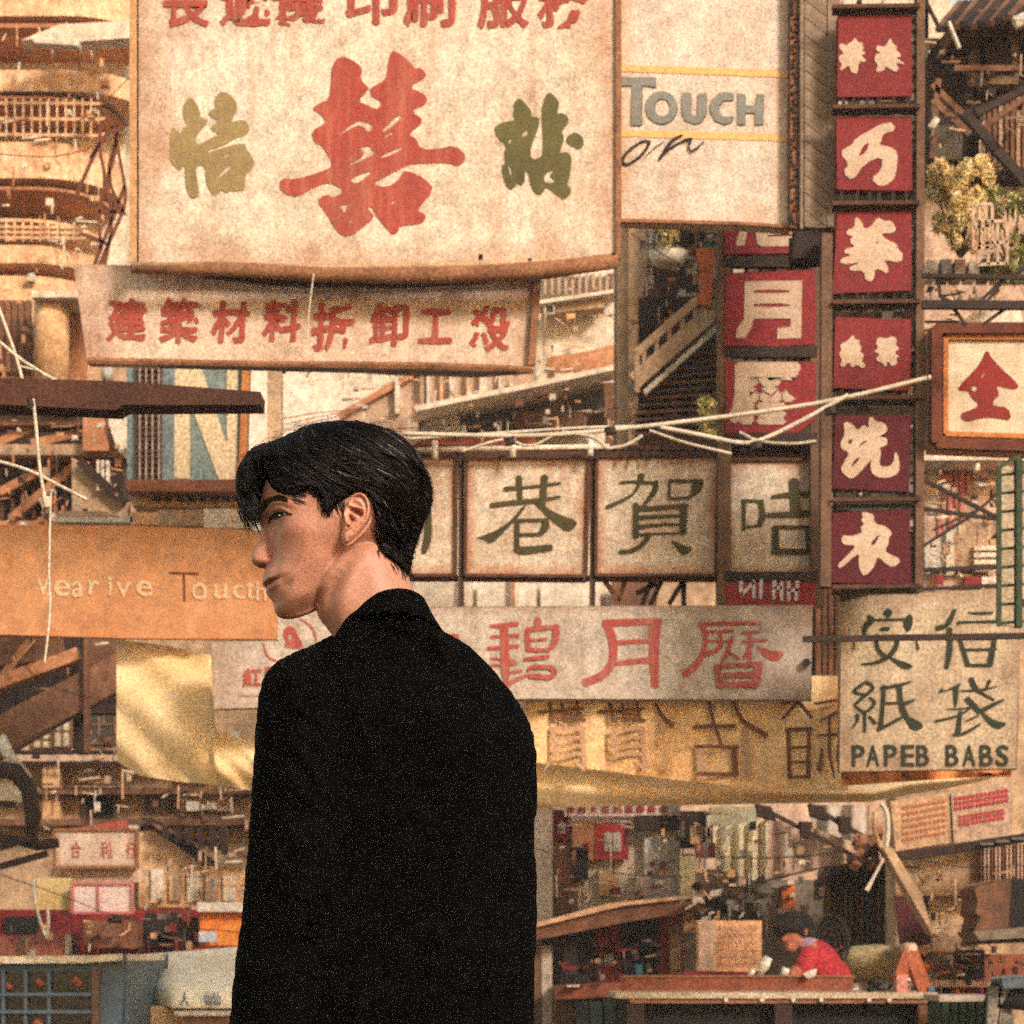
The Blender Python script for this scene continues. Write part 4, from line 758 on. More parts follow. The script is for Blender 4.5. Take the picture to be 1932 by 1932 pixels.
character(t, YP, green4, [[(1440,1150),(1520,1220),(1640,1300),(1772,1318),(1655,1398),(1540,1315)]], [[(1270,905,16),(1220,935,30),(1140,970,16),(1040,1002,10)],[(1075,965,30),(1042,1000,12)],[(1218,940,64),(1215,1050,46),(1212,1150,20)],[(1270,982,16),(1450,975,24),(1650,935,12)],[(1375,850,56),(1420,950,56),(1500,1010,30),(1620,1080,24)],[(1572,870,40),(1530,975,20)],[(1718,1075,22),(1600,1130,44),(1480,1195,50)],[(1120,1170,10),(1260,1170,16),(1380,1150,22)],[(1330,1060,50),(1400,1125,54),(1470,1210,50)],[(1000,1300,30),(1240,1240,20),(1400,1140,26)],[(1265,1195,36),(1240,1420,56)],[(1185,1440,20),(1300,1428,36),(1470,1330,22)],[(1318,1302,16),(1450,1240,20)]], f=f)
for ch, x in zip('PAPEBBABS', (195,348,532,714,870,1178,1355,1535,1705)):
    uv = f((x, 1660)); glyph(ch, t, YP, green4, uv[0], uv[1], 24, 40, bold=.022, rough=.008, name='letter', seed=x)
# ---- character board on the far right
YQ = 9.9
t = board([(1757,614),(1990,614),(1990,854),(1757,845)], YQ, .12, M('cream_board', (216,200,170), (200,180,148), scale=1.2, streak=.4, edge=.9, sc=(188,116,64), gs=150), 'framed cream board with one dark red character at the right edge', None)  # cream base, turning orange brown towards the rim
frame_edges(t, [(1765,622),(1990,622),(1990,846),(1765,838)], YQ - .01, PX(20, YQ), M('frame_brown', (110,56,34), (80,40,26), scale=7, gs=150), .05)
frame_edges(t, [(1783,638),(1990,638),(1990,826),(1783,820)], YQ, PX(9, YQ), M('frame_orange', (196,124,66), (170,100,54), scale=7, gs=150), .02)
character(t, YQ, M('deep_red_paint', (142,42,34), (120,36,30), grain=.25, gs=160), [[(1722,523),(1745,575),(1790,625),(1905,730),(1890,757),(1840,750),(1770,730),(1795,790),(1755,820),(1760,850),(1845,858),(1862,935),(1780,918),(1700,915),(1600,945),(1563,895),(1650,865),(1680,840),(1630,800),(1620,765),(1558,762),(1565,735),(1630,670),(1690,600)]], f=Zm(2000, 750, 1.932), holes=[[(1633,738),(1668,738),(1662,764),(1638,766)],[(1688,692),(1715,648),(1704,684)]])
# ---- orange hoarding on the left
YO = 11.2
t = board([(-40,990),(250,992),(520,1002),(522,1100),(522,1206),(250,1204),(-40,1196)], YO, .05, M('orange_board', (200,146,100), (180,122,80), scale=1.0, streak=.45, edge=.35, sc=(196,120,66), grain=.26, gs=170), 'plain orange signboard with faint broken English lettering in front of the man', None)
f = Zm(0, 1500, 1.932); gl = M('ghost_letters', (216,184,144), (200,164,122), grain=.3, gs=170)
for ch, x, y, wd, hh in (('v',246,425,24,30),('e',352,432,32,32),('a',440,436,24,30),('r',535,430,22,28),('i',625,420,7,36),('v',700,440,28,28),('e',820,432,30,30),('o',1130,448,30,34),('u',1250,450,26,28),('c',1350,452,22,26),('t',1420,440,16,36),('h',1480,450,20,36)):
    uv = f((x, y)); glyph(ch, t, YO, gl, uv[0], uv[1], wd, hh, bold=.012, rough=.02, name='letter', seed=x, lift=.006)
character(t, YO, M('brown_letter', (120,60,36)), (), [[(958,345,12),(1122,350,14)],[(1042,350,12),(1045,505,12)]], f=f, name='letter')
# ---- blue and cream N sign
YN = 13.0
t = board([(240,680),(470,690),(462,905),(240,905)], YN, .1, M('slate_blue', (110,128,122), (126,132,116), scale=2, gs=64), 'blue sign with a cream letter N above a wooden ledge', None)
lc = M('letter_cream', (222,196,152), (206,178,136), gs=64); f = Zm(0, 750, 1.932)
character(t, YN, lc, [[(985,600),(1075,600),(1075,1260),(975,1260)],[(1030,600),(1130,600),(1290,1080),(1390,1230),(1330,1265),(1240,1265),(1075,830)],[(1285,600),(1345,600),(1345,1170),(1320,1170),(1285,1080)]], f=f, smooth=0, name='letter')
obj('side_panel', MB().slab([(308,690),(330,690),(328,905),(306,905)], YN - .008, .008), M('sky_blue_strip', (124,134,132), gs=64), t)
obj('side_panel', MB().slab([(256,690),(307,690),(305,905),(256,905)], YN - .03, .03), M('grille_brown', (124,98,84), (96,74,66), scale=20, gs=64), t)
for i in range(19): obj('slat', MB().slab([(258, 695 + i * 11), (304, 695 + i * 11), (304, 699 + i * 11), (258, 699 + i * 11)], YN - .05, .02), M('slat_dark', (76,56,48), gs=64), t)
for i in range(4): obj('slat', MB().slab([(262 + i * 12, 692), (265 + i * 12, 692), (265 + i * 12, 904), (262 + i * 12, 904)], YN - .06, .01), M('slat_pale', (178,150,128), gs=64), t)
frame_edges(t, [(466,690),(458,905)], YN, .04, M('frame_orange', None), .05)
obj('ledge', MB().slab([(235,905),(500,905),(500,928),(240,926)], YN - .3, .5), M('ledge_brown', (140,84,54), (112,66,44), gs=64), t)
obj('ledge', MB().slab([(240,932),(495,935),(490,958),(250,955)], YN - .15, .35), M('ledge_tan', (184,146,108), (160,120,86), gs=64), t)
for i in range(9): obj('ornament', MB().slab([(290 + i * 22, 937), (302 + i * 22, 939), (300 + i * 22, 946), (288 + i * 22, 944)], YN - .17, .02), darks, t)
# ================================================================== buildings and street
G2 = dict(gs=80, grain=.32, grit=.8)
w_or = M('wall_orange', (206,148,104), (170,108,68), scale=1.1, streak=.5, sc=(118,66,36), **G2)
w_or2 = M('wall_orange_pale', (228,186,140), (206,154,104), scale=1.1, streak=.35, sc=(150,92,52), **G2)
w_tan = M('wall_tan', (196,164,128), (170,136,102), scale=.9, streak=.6, sc=(104,70,46), **G2)
w_pk = M('wall_pinkish', (208,176,148), (190,154,126), scale=.9, streak=.5, sc=(130,88,62), **G2)
w_cr = M('wall_cream', (232,218,196), (214,194,164), scale=.8, streak=.4, sc=(180,130,84), **G2)
w_br = M('wall_brown', (134,92,64), (98,64,44), scale=1.3, streak=.5, sc=(54,34,24), **G2)
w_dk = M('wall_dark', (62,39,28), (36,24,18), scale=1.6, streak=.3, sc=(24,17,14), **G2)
w_ol = M('wall_olive', (88,78,50), (52,44,30), scale=5, streak=.3, sc=(30,24,18), **G2)
w_gy = M('wall_grey', (136,122,104), (112,98,82), scale=1.2, streak=.4, sc=(74,58,46), **G2)
pn_d = M('pane_dark', (44,34,28), (64,48,36), scale=3, rough=.25, bump=0, spec=.5, **G2)
pn_l = M('pane_pale', (214,200,170), (190,168,134), scale=3, rough=.3, bump=0, spec=.5, **G2)
wood = M('wood_brown', (134,88,58), (100,62,40), scale=6, **G2)
woodr = M('wood_red_brown', (142,76,50), (112,58,40), scale=6, **G2)
white = M('white_paint', (218,208,188), (198,186,164), scale=3, streak=.3, sc=(150,120,90), **G2)
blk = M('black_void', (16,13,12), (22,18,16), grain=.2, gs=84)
redb = M('red_brick_red', (140,28,28), (104,22,22), scale=2, streak=.4, sc=(70,22,18), **G2)
orng = M('orange_cloth', (206,110,50), (190,92,40), scale=3, **G2)
steel = M('grey_steel', (128,120,108), (104,94,82), scale=5, **G2)
leafy = M('leaf_yellow_green', (158,138,58), (112,108,46), scale=26, grain=.35, gs=50, trans=.2)
leafg = M('leaf_green', (96,104,44), (62,76,34), scale=26, grain=.35, gs=50, trans=.2)
flowp = M('blossom_pale', (246,226,176), (232,202,140), scale=26, grain=.3, gs=60, trans=.2)
flower = M('blossom_gold', (230,194,124), (206,164,92), scale=26, grain=.3, gs=50, trans=.2)
def VG(Y): return HOR + CAMZ * FW / (K * Y)
def R4(a, b, c, d): return [(a, b), (c, b), (c, d), (a, d)]
def pt(name, pts, Y, th, mat, parent, **k): return obj(name, MB().slab(pts, Y, th), mat, parent, **k)
def sheet(name, pts, Y, mat, parent, lift=.004):
    mb = MB(); flatpoly(mb, pts, Y, lift); return obj(name, mb, mat, parent)
def bld(name, u, Y, label, cat='building', group=None): return thing(name, (P(u, 0, Y).x, Y, 0), label, cat, group)
def window(parent, u0, v0, u1, v1, Y, frame, pane, nx=2, ny=2, fw=None, proud=.05):
    fw = fw or max(2.0, (u1 - u0) * .07); mb = MB()
    for a in (R4(u0, v0, u1, v0 + fw), R4(u0, v1 - fw, u1, v1)): mb.slab(a, Y - proud, proud + .02)
    for a in (R4(u0, v0 + fw, u0 + fw, v1 - fw), R4(u1 - fw, v0 + fw, u1, v1 - fw)): mb.slab(a, Y - proud, proud + .02)
    for i in range(1, nx): x = u0 + (u1 - u0) * i / nx; mb.slab(R4(x - fw * .3, v0 + fw, x + fw * .3, v1 - fw), Y - proud * .8, proud * .6)
    for i in range(1, ny): y = v0 + (v1 - v0) * i / ny; mb.slab(R4(u0 + fw, y - fw * .3, u1 - fw, y + fw * .3), Y - proud * .82, proud * .6)
    w_ = obj('window', mb, frame, parent)
    pt('pane', R4(u0 + fw * .5, v0 + fw * .5, u1 - fw * .5, v1 - fw * .5), Y - proud * .3, proud * .25, pane, w_)
    return w_
def aircon(parent, u, v, s, Y, mat=None):
    a = pt('air_conditioner', R4(u, v, u + s, v + s * .62), Y - .28, .28, mat or greyc, parent, bevel=.005)
    for i in range(5): pt('grille_slat', R4(u + s * .08, v + s * (.1 + i * .09), u + s * .6, v + s * (.13 + i * .09)), Y - .30, .02, steel, a)
def pipe(u0, v0, u1, v1, Y, r, mat, label=None, parent=None, name='drain_pipe'):
    mb = MB().tube([P(u0, v0, Y), P(u1, v1, Y)], r, 8)
    for k in (.1, .5, .9): a = P(u0 + (u1 - u0) * k, v0 + (v1 - v0) * k, Y); mb.tube([a + Vector((0, 0, -.04)), a + Vector((0, 0, .04))], r * 1.35, 8)
    o = obj(name, mb, mat, parent, True)
    if label: tag(o, label, 'pipe')
    return o
def rope(pts, Y, w, mat, label, cat='cable', name='cable', group=None, dy=0, n=5):
    q = chaikin([tuple(p) for p in pts], 2, False); m_ = len(q) - 1
    o = obj(name, MB().tube([P(u, v, Y) + Vector((0, dy * math.sin(math.pi * i / m_), 0)) for i, (u, v) in enumerate(q)], PX(w, Y) / 2, n), mat, None, True)
    return tag(o, label, cat, group)
def plant(name, u, v, ru, rv, Y, label, mats, n=900, ls=5, seed=0, stems=8, ground=None):
    R = random.Random(seed); t = thing(name, P(u, v + rv, Y), label, 'plant')
    mb = MB(); base = P(u, v + rv, Y); tips = []
    for i in range(stems):
        tip = P(u + R.uniform(-.8, .8) * ru, v + R.uniform(-.9, .5) * rv, Y + R.uniform(-.25, .25)); mid = base.lerp(tip, .5) + Vector((R.uniform(-.03, .03), 0, 0)); mb.tube([base, mid, tip], [.012, .008, .003], 4); tips.append((base, mid, tip))
    obj('stem', mb, M('twig', (92,70,42)), t)
    cl = [(R.uniform(-.75, .75), R.uniform(-.8, .8), R.uniform(.08, .3)) for _ in range(30)]; MBs = [MB() for _ in mats]
    for i in range(n):
        c = R.choice(cl); a = R.uniform(0, 6.28); r = c[2] * R.random() ** .5; du = c[0] + r * math.cos(a) * .9; dv = c[1] + r * math.sin(a)
        if du * du + dv * dv > 1.5: continue
        c0 = P(u + du * ru, v + dv * rv, Y + R.uniform(-.3, .3) * (1 - min(1, abs(du)))); s = PX(ls, Y) * R.uniform(.5, 1.3)
        d1 = Vector((R.gauss(0, 1), R.gauss(0, 1), R.gauss(0, 1))).normalized(); d2 = d1.orthogonal().normalized(); k = R.choices(range(len(mats)), [3, 2, 1][:len(mats)])[0]
        MBs[k].add([c0 - d1 * s, c0 + d2 * s * .35, c0 + d1 * s, c0 - d2 * s * .35], [(0, 1, 2, 3)])
    for m_, mm in zip(MBs, mats):
        if m_.v: stuff(obj('foliage', m_, mm, t))
    return t
# ---- left: orange corner building with rounded balconies
YA = 19.0; w_orp = M('wall_orange_glow', (244,206,164), (220,166,118), scale=1.6, streak=.55, sc=(150,92,56), **G2)  # glow and haze of this corner painted into the wall colour
t = bld('corner_building', 80, YA, 'hazy orange corner building with rounded balcony bands at the upper left')
pt('wall', R4(-120, -160, 236, 548), YA + .75, .3, w_cr, t)
def band(u1, v0, v1, Y, mat, dep=.8, r=.55, name='balcony', u0=-120):
    x0 = P(u0, 0, Y).x; x1 = P(u1, 0, Y).x; z0 = P(0, v1, Y).z; z1 = P(0, v0, Y).z; pl = [(x0, Y), (x1 - r, Y)] + [(x1 - r + r * math.sin(a), Y + r - r * math.cos(a)) for a in [k * math.pi / 16 for k in range(1, 9)]] + [(x1, Y + dep), (x0, Y + dep)]
    n = len(pl); mb = MB(); tri = tessellate_polygon([[Vector((x, y, 0)) for x, y in pl]])
    mb.add([(x, y, z0) for x, y in pl] + [(x, y, z1) for x, y in pl], [tuple(i) for i in tri] + [tuple(i + n for i in q) for q in tri] + [(i, (i + 1) % n, (i + 1) % n + n, i + n) for i in range(n)])
    return obj(name, mb, mat, t)
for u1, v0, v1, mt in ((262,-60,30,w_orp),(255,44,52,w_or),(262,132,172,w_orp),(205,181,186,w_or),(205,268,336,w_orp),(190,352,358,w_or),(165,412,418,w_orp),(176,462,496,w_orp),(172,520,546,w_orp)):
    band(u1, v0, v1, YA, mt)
R = random.Random(4)
for v0, v1, um in ((66,112,240),(190,258,190),(362,408,150),(424,454,150)):
    for k in range(7):
        u0 = -30 + k * 34
        if u0 + 28 < um: window(t, u0, v0 + 3, u0 + 29, v1 - 3, YA + .72, w_orp, R.choice([pn_l, white, w_or2, pn_l]), 2, 2)
for v0, v1, ur in ((186,262,196),(420,456,160)):   # railings
    for k in range(int((ur + 20) / 16)): obj('baluster', MB().tube([P(-20 + k * 16, v0, YA), P(-20 + k * 16, v1, YA)], .01, 4), w_orp, t)
    for vv in (v0 + 8, (v0 + v1) / 2, v1 - 8): obj('handrail', MB().tube([P(-40, vv, YA), P(ur - 10, vv + 2, YA), P(ur, vv, YA + .3)], .016, 4), w_orp, t)
pt('awning', [(38,76),(112,46),(256,38),(256,70),(150,78),(60,74)], YA - .5, .2, w_cr, t)
pt('awning', [(62,74),(150,78),(148,86),(64,80)], YA - .6, .1, white, t)
net = M('net_wire', (120,66,38), (96,52,32), gs=92)
t2 = thing('wire_net', P(210, 400, 17), 'drooping rusty wire net beside the rounded balconies', 'net')
for ln in (((196,206),(214,240),(232,330),(238,370),(232,400),(200,470),(170,545)), ((190,240),(186,275),(200,340),(186,400),(190,470)), ((222,250),(200,335),(236,405)), ((183,400),(232,400)), ((224,245),(214,300),(200,345),(214,420),(196,505)), ((170,300),(186,275),(214,238)), ((236,350),(205,430),(170,520)), ((150,440),(180,450),(205,462)), ((186,275),(160,330),(140,380))):
    obj('wire', MB().tube([P(u, v, 17) for u, v in chaikin(list(ln), 1, False)], .016, 4), net, t2)
# ---- far sky-lit block that closes the top left corner
t = bld('tower_block', 300, 34, 'pale far block glimpsed between the orange balconies and the large signboard')
pt('wall', R4(120, 520, 620, VG(34)), 34, 4, w_pk, t)
for i in range(9):
    for j in range(7): window(t, 140 + i * 52, 1180 + j * 92, 176 + i * 52, 1225 + j * 92, 34, w_tan, pn_d if (i + j) % 3 else pn_l)
# ---- left: shuttered wall, column, downpipe
YB2 = 16.0
t = bld('shophouse', 60, YB2, 'brown shuttered shophouse with a pale round column at the left edge')
pt('wall', R4(-90, 545, 138, 1000), YB2 + .3, .4, w_or2, t)
for i in range(8): pt('shutter_slat', R4(-40 + i * 12.5, 566, -30 + i * 12.5, 702), YB2 + .22, .06, w_br if i % 2 else wood, t)
pt('wall', R4(132, 560, 150, 720), YB2 + .2, .3, w_or, t)
obj('column', MB().tube([P(98, 560, YB2), P(98, 722, YB2)], PX(33, YB2), 16), w_or2, t, True)
pt('capital', R4(60, 548, 200, 561), YB2 - .2, .5, w_cr, t); pt('wall', R4(150, 562, 262, 1180), YB2 + .5, .4, w_tan, t)
pipe(203, 535, 203, 725, YB2 - .3, PX(8, YB2), M('pipe_bluegrey', (166,158,146), (186,172,150), gs=84), 'pale blue grey downpipe beside the round column')
pipe(188, 540, 212, 540, YB2 - .35, PX(11, YB2), white, 'short white pipe elbow above the downpipe')
# ---- dark timber balcony
YD = 14.5
t = bld('timber_balcony', 100, YD, 'dark brown timber balcony with lattice and diagonal braces behind the white ropes', 'balcony')
pt('wall', R4(-60, 758, 232, 1010), YD + .5, .3, w_dk, t)
for v, h_, mt, dy in ((790,12,w_br,.1),(838,20,w_tan,0),(862,8,w_br,.1),(982,16,w_or,0),(760,10,w_br,0)): pt('beam', R4(-60, v, 238, v + h_), YD + dy, .2, mt, t)
for i in range(12): pt('slat', R4(-20 + i * 20, 872, -14 + i * 20, 980), YD + .3, .05, w_br if i % 3 else w_or, t)
for a, b in (((0,835),(150,770)),((60,838),(230,800)),((20,980),(140,880)),((0,930),(110,870)),((140,880),(240,960))): obj('brace', MB().bar(P(*a, YD + .2), P(*b, YD + .2), .05), w_or, t)
pt('panel', [(135,862),(200,900),(236,950),(236,975),(136,965)], YD - .2, .1, w_tan, t); obj('brace', MB().bar(P(150, 870, YD - .25), P(236, 950, YD - .25), .05), w_dk, t)
pt('panel', R4(156, 770, 205, 850), YD - .1, .1, w_or, t); pt('panel', [(205,775),(256,775),(256,880),(222,850),(205,800)], YD - .15, .1, w_cr, t)
pt('panel', R4(232, 828, 262, 846), YD - .3, .1, white, t)
for i in range(3): pt('slat', R4(182 + i * 9, 868, 187 + i * 9, 925), YD - .26, .05, w_cr, t)
for k, (a, b, c, d, mt) in enumerate(((100,975,250,985,white),(110,964,200,974,w_pk),(245,966,300,990,w_or2),(300,962,382,992,w_tan),(384,960,470,996,w_cr))): pt('box', R4(a, b, c, d), 12.5, .3, mt, t)
# ---- struts and building under the orange board
YE = 15.5
t = bld('timber_support', 90, YE, 'heavy dark brown timber struts slanting up under the orange signboard', 'frame')
for a, b, w_ in (((-40,1410),(240,1262),.22),((-40,1440),(130,1340),.1),((-20,1230),(120,1215),.2),((-30,1300),(150,1235),.08),((60,1210),(-30,1330),.05)): obj('strut', MB().bar(P(*a, YE), P(*b, YE + .05), w_, .14), w_br if w_ > .09 else w_or, t)
pt('wall', R4(-60, 1195, 228, 1345), YE + 1.0, .2, w_dk, t); pt('post', R4(158, 1205, 166, 1420), YE - .1, .1, w_br, t); pt('post', R4(138, 1235, 158, 1420), YE + .2, .2, w_dk, t)
pt('post', R4(168, 1200, 226, 1255), YE + .6, .1, w_br, t)
YF = 20.0
t = bld('tenement', 250, YF, 'beige tenement with small windows, ledges and a dark doorway at the lower left')
pt('wall', R4(-140, 1180, 560, VG(YF)), YF, 1.5, w_tan, t)
for a, b, c, d, mt in ((174,1272,220,1318,pn_l),(150,1330,220,1405,pn_d),(100,1345,136,1410,pn_l),(60,1375,98,1412,pn_l),(330,1440,390,1480,pn_d),(420,1400,470,1430,pn_l),(400,1412,432,1440,pn_d)): window(t, a, b, c, d, YF, w_br, mt)
for v, mt in ((1415,w_dk),(1424,w_pk),(1486,w_br),(1545,w_br)): pt('ledge', R4(-60, v, 500, v + (6 if mt is w_dk else 12)), YF - .3, .3, mt, t)
for a, b, c, d, mt in ((10,1440,235,1443,w_dk),(10,1478,235,1481,w_dk),(160,1440,163,1480,w_dk),(248,1440,251,1480,w_dk)): pt('sign_frame', R4(a, b, c, d), YF - .36, .04, mt, t)
window(t, 155, 1490, 220, 1556, YF, w_ol, blk, 1, 1, 9); window(t, 275, 1494, 322, 1534, YF, w_br, pn_d, 4, 1)
pt('column', R4(80, 1440, 112, 1560), YF - .2, .2, w_or2, t); pt('shelf', R4(340, 1500, 440, 1530), YF - .1, .1, w_pk, t)
for u, v, s in ((345,1492,10),(352,1512,22),(390,1514,16),(240,1556,22)): pt('box', R4(u, v, u + s, v + s * .8), YF - .3, .2, white, t)
glyph('9', t, YF - .36, w_dk, 216, 1460, 14, 26, rough=0, name='numeral'); 
pt('roof', [(262,1542),(290,1545),(395,1625),(385,1634)], YF - .8, .6, w_dk, t); pt('roof', [(285,1552),(470,1612),(470,1622),(300,1566)], YF - .9, .6, w_br, t)
pt('gable', [(285,1565),(392,1632),(470,1640),(470,1712),(262,1712),(262,1570)], YF - .7, .1, w_or2, t)
for i in range(5): pt('bay', R4(285 + i * 34, 1640 + i * 3, 308 + i * 34, 1700), YF - .74, .04, w_tan if i % 2 else w_cr, t)
for i in range(6): obj('post', MB().bar(P(312 + i * 22, 1560, YF - 1), P(314 + i * 22, 1582 + i * 6, YF - 1), .05), w_dk, t)
t = bld('arched_bracket', 30, 15, 'thin dark curved wooden bracket beside a pale disc at the left edge', 'bracket')
obj('arm', MB().tube([P(u, v, 15) for u, v in ((-30,1452),(30,1456),(55,1490),(62,1540),(58,1600))], [.05,.06,.055,.05,.04], 8), w_dk, t, True)
obj('arm', MB().tube([P(u, v, 15) for u, v in ((-30,1578),(30,1584),(70,1596),(110,1590))], .035, 6), w_dk, t, True)
obj('arm', MB().tube([P(u, v, 15.1) for u, v in ((0,1390),(20,1430),(52,1470))], .04, 6), white, t, True); pt('disc', [(12 + 26 * math.cos(k * .5), 1500 + 22 * math.sin(k * .5)) for k in range(12)], 15.3, .1, w_cr, t)
for a, b in (((-20,1515),(30,1518)),((0,1600),(70,1575)),((0,1635),(90,1610))): obj('arm', MB().bar(P(*a, 14.9), P(*b, 14.9), .04), w_dk, t)
# signs and stall, lower left
YG = 17.0
t = board(R4(103,1566,260,1636), YG, .06, cream2, 'small cream signboard with three faint red characters at the lower left', None, edge=rustl, ew=.02)
for ch, u in zip('合利行', (143, 199, 247)): glyph(ch, t, YG, redp2, u, 1604, 20, 32, bold=.02)
pt('top_board', [(110,1566),(180,1556),(236,1546),(240,1562),(200,1566)], YG + .1, .1, redp2, t)
t = board(R4(97,1640,277,1664), YG + .1, .06, w_pk, 'blank dusty strip board under the small cream signboard', None)
t = board(R4(137,1667,250,1722), YG - .2, .05, M('pink_white', (226,200,186), (214,186,174), gs=84), 'pinkish white two panel board under the small signboard', None, edge=M('pink_trim', (206,120,116)), ew=.02)
pt('divider', R4(183,1669,187,1720), YG - .22, .02, M('pink_trim', None), t); pt('panel', R4(70,1656,134,1716), YG - .1, .05, M('yellow_cream', (214,186,128), (190,156,96), gs=84), t)
rope(((63,1656),(66,1700),(76,1740),(86,1766)), 16.6, 6, white, 'bent pale pole left of the pinkish board', 'pole', 'pole'); rope(((90,1712),(92,1740),(88,1770)), 16.7, 6, white, 'short straight pale pole beside the bent one', 'pole', 'pole')
t = bld('red_stall', 190, 18.5, 'deep red street stall with shelves behind the blue truck', 'stall')
pt('back_panel', R4(-60, 1716, 470, VG(18.5)), 18.6, .2, redb, t); pt('counter', R4(-60, 1764, 118, 1802), 17.9, .6, M('salmon_counter', (176,104,84), (150,84,66), **G2), t); pt('opening', R4(8,1730,70,1762), 18.55, .06, blk, t)
for a, b, c, d, mt in ((158,1736,270,1788,wood),(272,1722,335,1780,w_dk),(336,1730,374,1786,w_dk),(120,1764,130,1800,white),(205,1728,232,1742,w_ol),(300,1760,324,1784,w_tan),(334,1724,346,1742,steel),(150,1725,158,1800,redb)): pt('goods_box', R4(a, b, c, d), 18.0, .4, mt, t)
pt('orange_sheet', R4(377,1720,470,1784), 17.8, .05, M('orange_lit', (226,112,44), (214,140,60), scale=2, **G2), t); pt('lamp_box', R4(375,1758,406,1777), 17.6, .1, M('white_blue', (206,208,214), gs=84), t); pt('shade', R4(372,1702,470,1720), 17.7, .2, white, t)  # orange sheet carries the lit patch in its colour
# blue truck
YK = 13.0
t = bld('truck', 110, YK, 'blue grey truck cab with a barred dark window at the bottom left corner', 'truck'); blue = M('truck_blue', (62,84,98), (78,96,104), scale=2, streak=.4, sc=(90,70,52), gs=100, rough=.5)
vb = VG(YK)
pt('body', [(-60,1816),(160,1815),(232,1806),(236,1930),(236,vb-30),(-60,vb-30)], YK + .06, 1.6, blue, t, bevel=.02)
pt('roof_edge', [(-60,1804),(180,1802),(228,1800),(228,1812),(160,1816),(-60,1818)], YK - .02, 1.7, w_cr, t, bevel=.01)
pt('window', R4(-40,1832,172,1945), YK + .03, .05, M('glass_black', (14,16,17), grain=.1, rough=.15, spec=.5), t)
for a in (48, 92, 6): pt('bar', R4(a - 3, 1832, a + 3, 1945), YK - .01, .03, blue, t)
for v in (1876, 1909): pt('bar', R4(-40, v - 3, 172, v + 3), YK - .03, .03, blue, t)
pt('pillar', R4(173,1826,186,1960), YK - .04, .08, M('truck_brown', (96,70,54), (76,56,44), gs=100), t)
for u, v, s in ((12,1858,16),(70,1850,18),(140,1848,22),(66,1928,24)): obj('load', MB().tube([P(u, v, YK + .02), P(u + s * .6, v + s * .5, YK + .015)], PX(s * .35, YK), 7), M('brick_load', (150,70,44), (120,60,42), scale=20, gs=100), t)
for u in (-20, 190):
    c = P(u, vb - 60, YK + .2); obj('wheel', MB().tube([c + Vector((0, -.05, -.02)), c + Vector((0, .2, -.02))], .42, 20), M('tyre_black', (22,20,19)), t)
# cream van
t = bld('van', 340, 14, 'cream van with a slanted side and faded blue marks beside the man', 'van'); vcr = M('van_cream', (255,240,206), (250,228,184), scale=1.2, streak=.25, sc=(160,120,80), gs=100, rough=.5)
vb = VG(14); G = []
for i in range(37):   # a rounded canvas-like body, its left end turning away from the street
    u = 238 + (600 - 238) * i / 36; turn = max(0, (330 - u) / 92); row = []
    for j in range(15):
        s_ = j / 14; v0_ = 1803 - 16 * min(1, (u - 238) / 200); v1_ = 1902 - turn * 26; yy = 13.9 + 1.5 * (1 - math.sin(s_ * math.pi / 2)) ** 1.3 + 1.3 * turn ** 1.6
        row.append(P(u, v0_ + (v1_ - v0_) * s_, yy))
    G.append(row)
mb = MB(); mb.grid(G); body = obj('body', mb, vcr, t, True)
mb = MB(); xa, xb = P(262, 0, 14).x, P(600, 0, 14).x; mb.box((xa, 14.0, .35), (xb, 16.4, P(0, 1898, 14).z)); obj('side', mb, M('van_tan_side', (196, 160, 118), (174, 138, 98), gs=70), t)
pt('bumper', R4(330,1908,600,1916), 13.7, .12, white, t); pt('vent', R4(332,1920,600,1960), 13.74, .06, w_br, t)
for u, s in ((348,16),(392,14),(408,16)): glyph('人' if u < 380 else '仙', t, 13.86, M('faded_blue_mark', (104,116,134), gs=100), u, 1884, s, 26, bold=.03, name='mark')
for (x, y) in ((P(360,0,14).x, 13.95), (P(560,0,14).x, 13.95), (P(360,0,14).x, 15.8)): obj('wheel', MB().tube([(x, y, .33), (x, y + .2, .33)], .33, 20), M('tyre_black', None), t)
obj('bracket', MB().tube([P(236,1880,14.8), P(240,1932,14.8)], .05, 6), blk, t)
# ---- centre: cream building with ledge
YH = 20.0
t = bld('cream_building', 800, YH, 'sunlit cream building with a sloping ledge between the two long signboards')
pt('wall', R4(470, 470, 1172, 1160), YH, 1.5, w_cr, t); pt('wall', R4(500, 1150, 1172, VG(YH)), YH + .3, 1.5, w_tan, t)
pt('wall', [(640,790),(780,700),(800,700),(800,850),(640,850)], YH - .1, .1, w_pk, t); obj('roof_edge', MB().bar(P(640, 786, YH - .15), P(790, 700, YH - .15), .05), w_or, t)
pt('wall', R4(786,698,1010,765), YH - .12, .1, w_pk, t)
for u, w_, mt in ((792,8,w_tan),(805,6,white),(830,5,w_or2),(848,10,white),(880,7,w_or2),(905,14,w_cr),(940,8,w_pk),(745,9,w_cr)): pt('pilaster', R4(u, 696, u + w_, 780), YH - .2, .08, mt, t)
pt('panel', R4(1020,520,1162,560), YH - .1, .1, white, t)
for i in range(11): pt('slat', R4(1026 + i * 13, 515, 1031 + i * 13, 556), YH - .16, .05, w_pk, t)
pt('panel', [(1022,578),(1140,556),(1140,580),(1022,592)], YH - .3, .2, w_tan, t); pt('ledge', [(1018,566),(1160,545),(1160,552),(1018,573)], YH - .4, .3, w_cr, t)
window(t, 1026, 574, 1046, 592, YH - .3, white, pn_d, 1, 1)
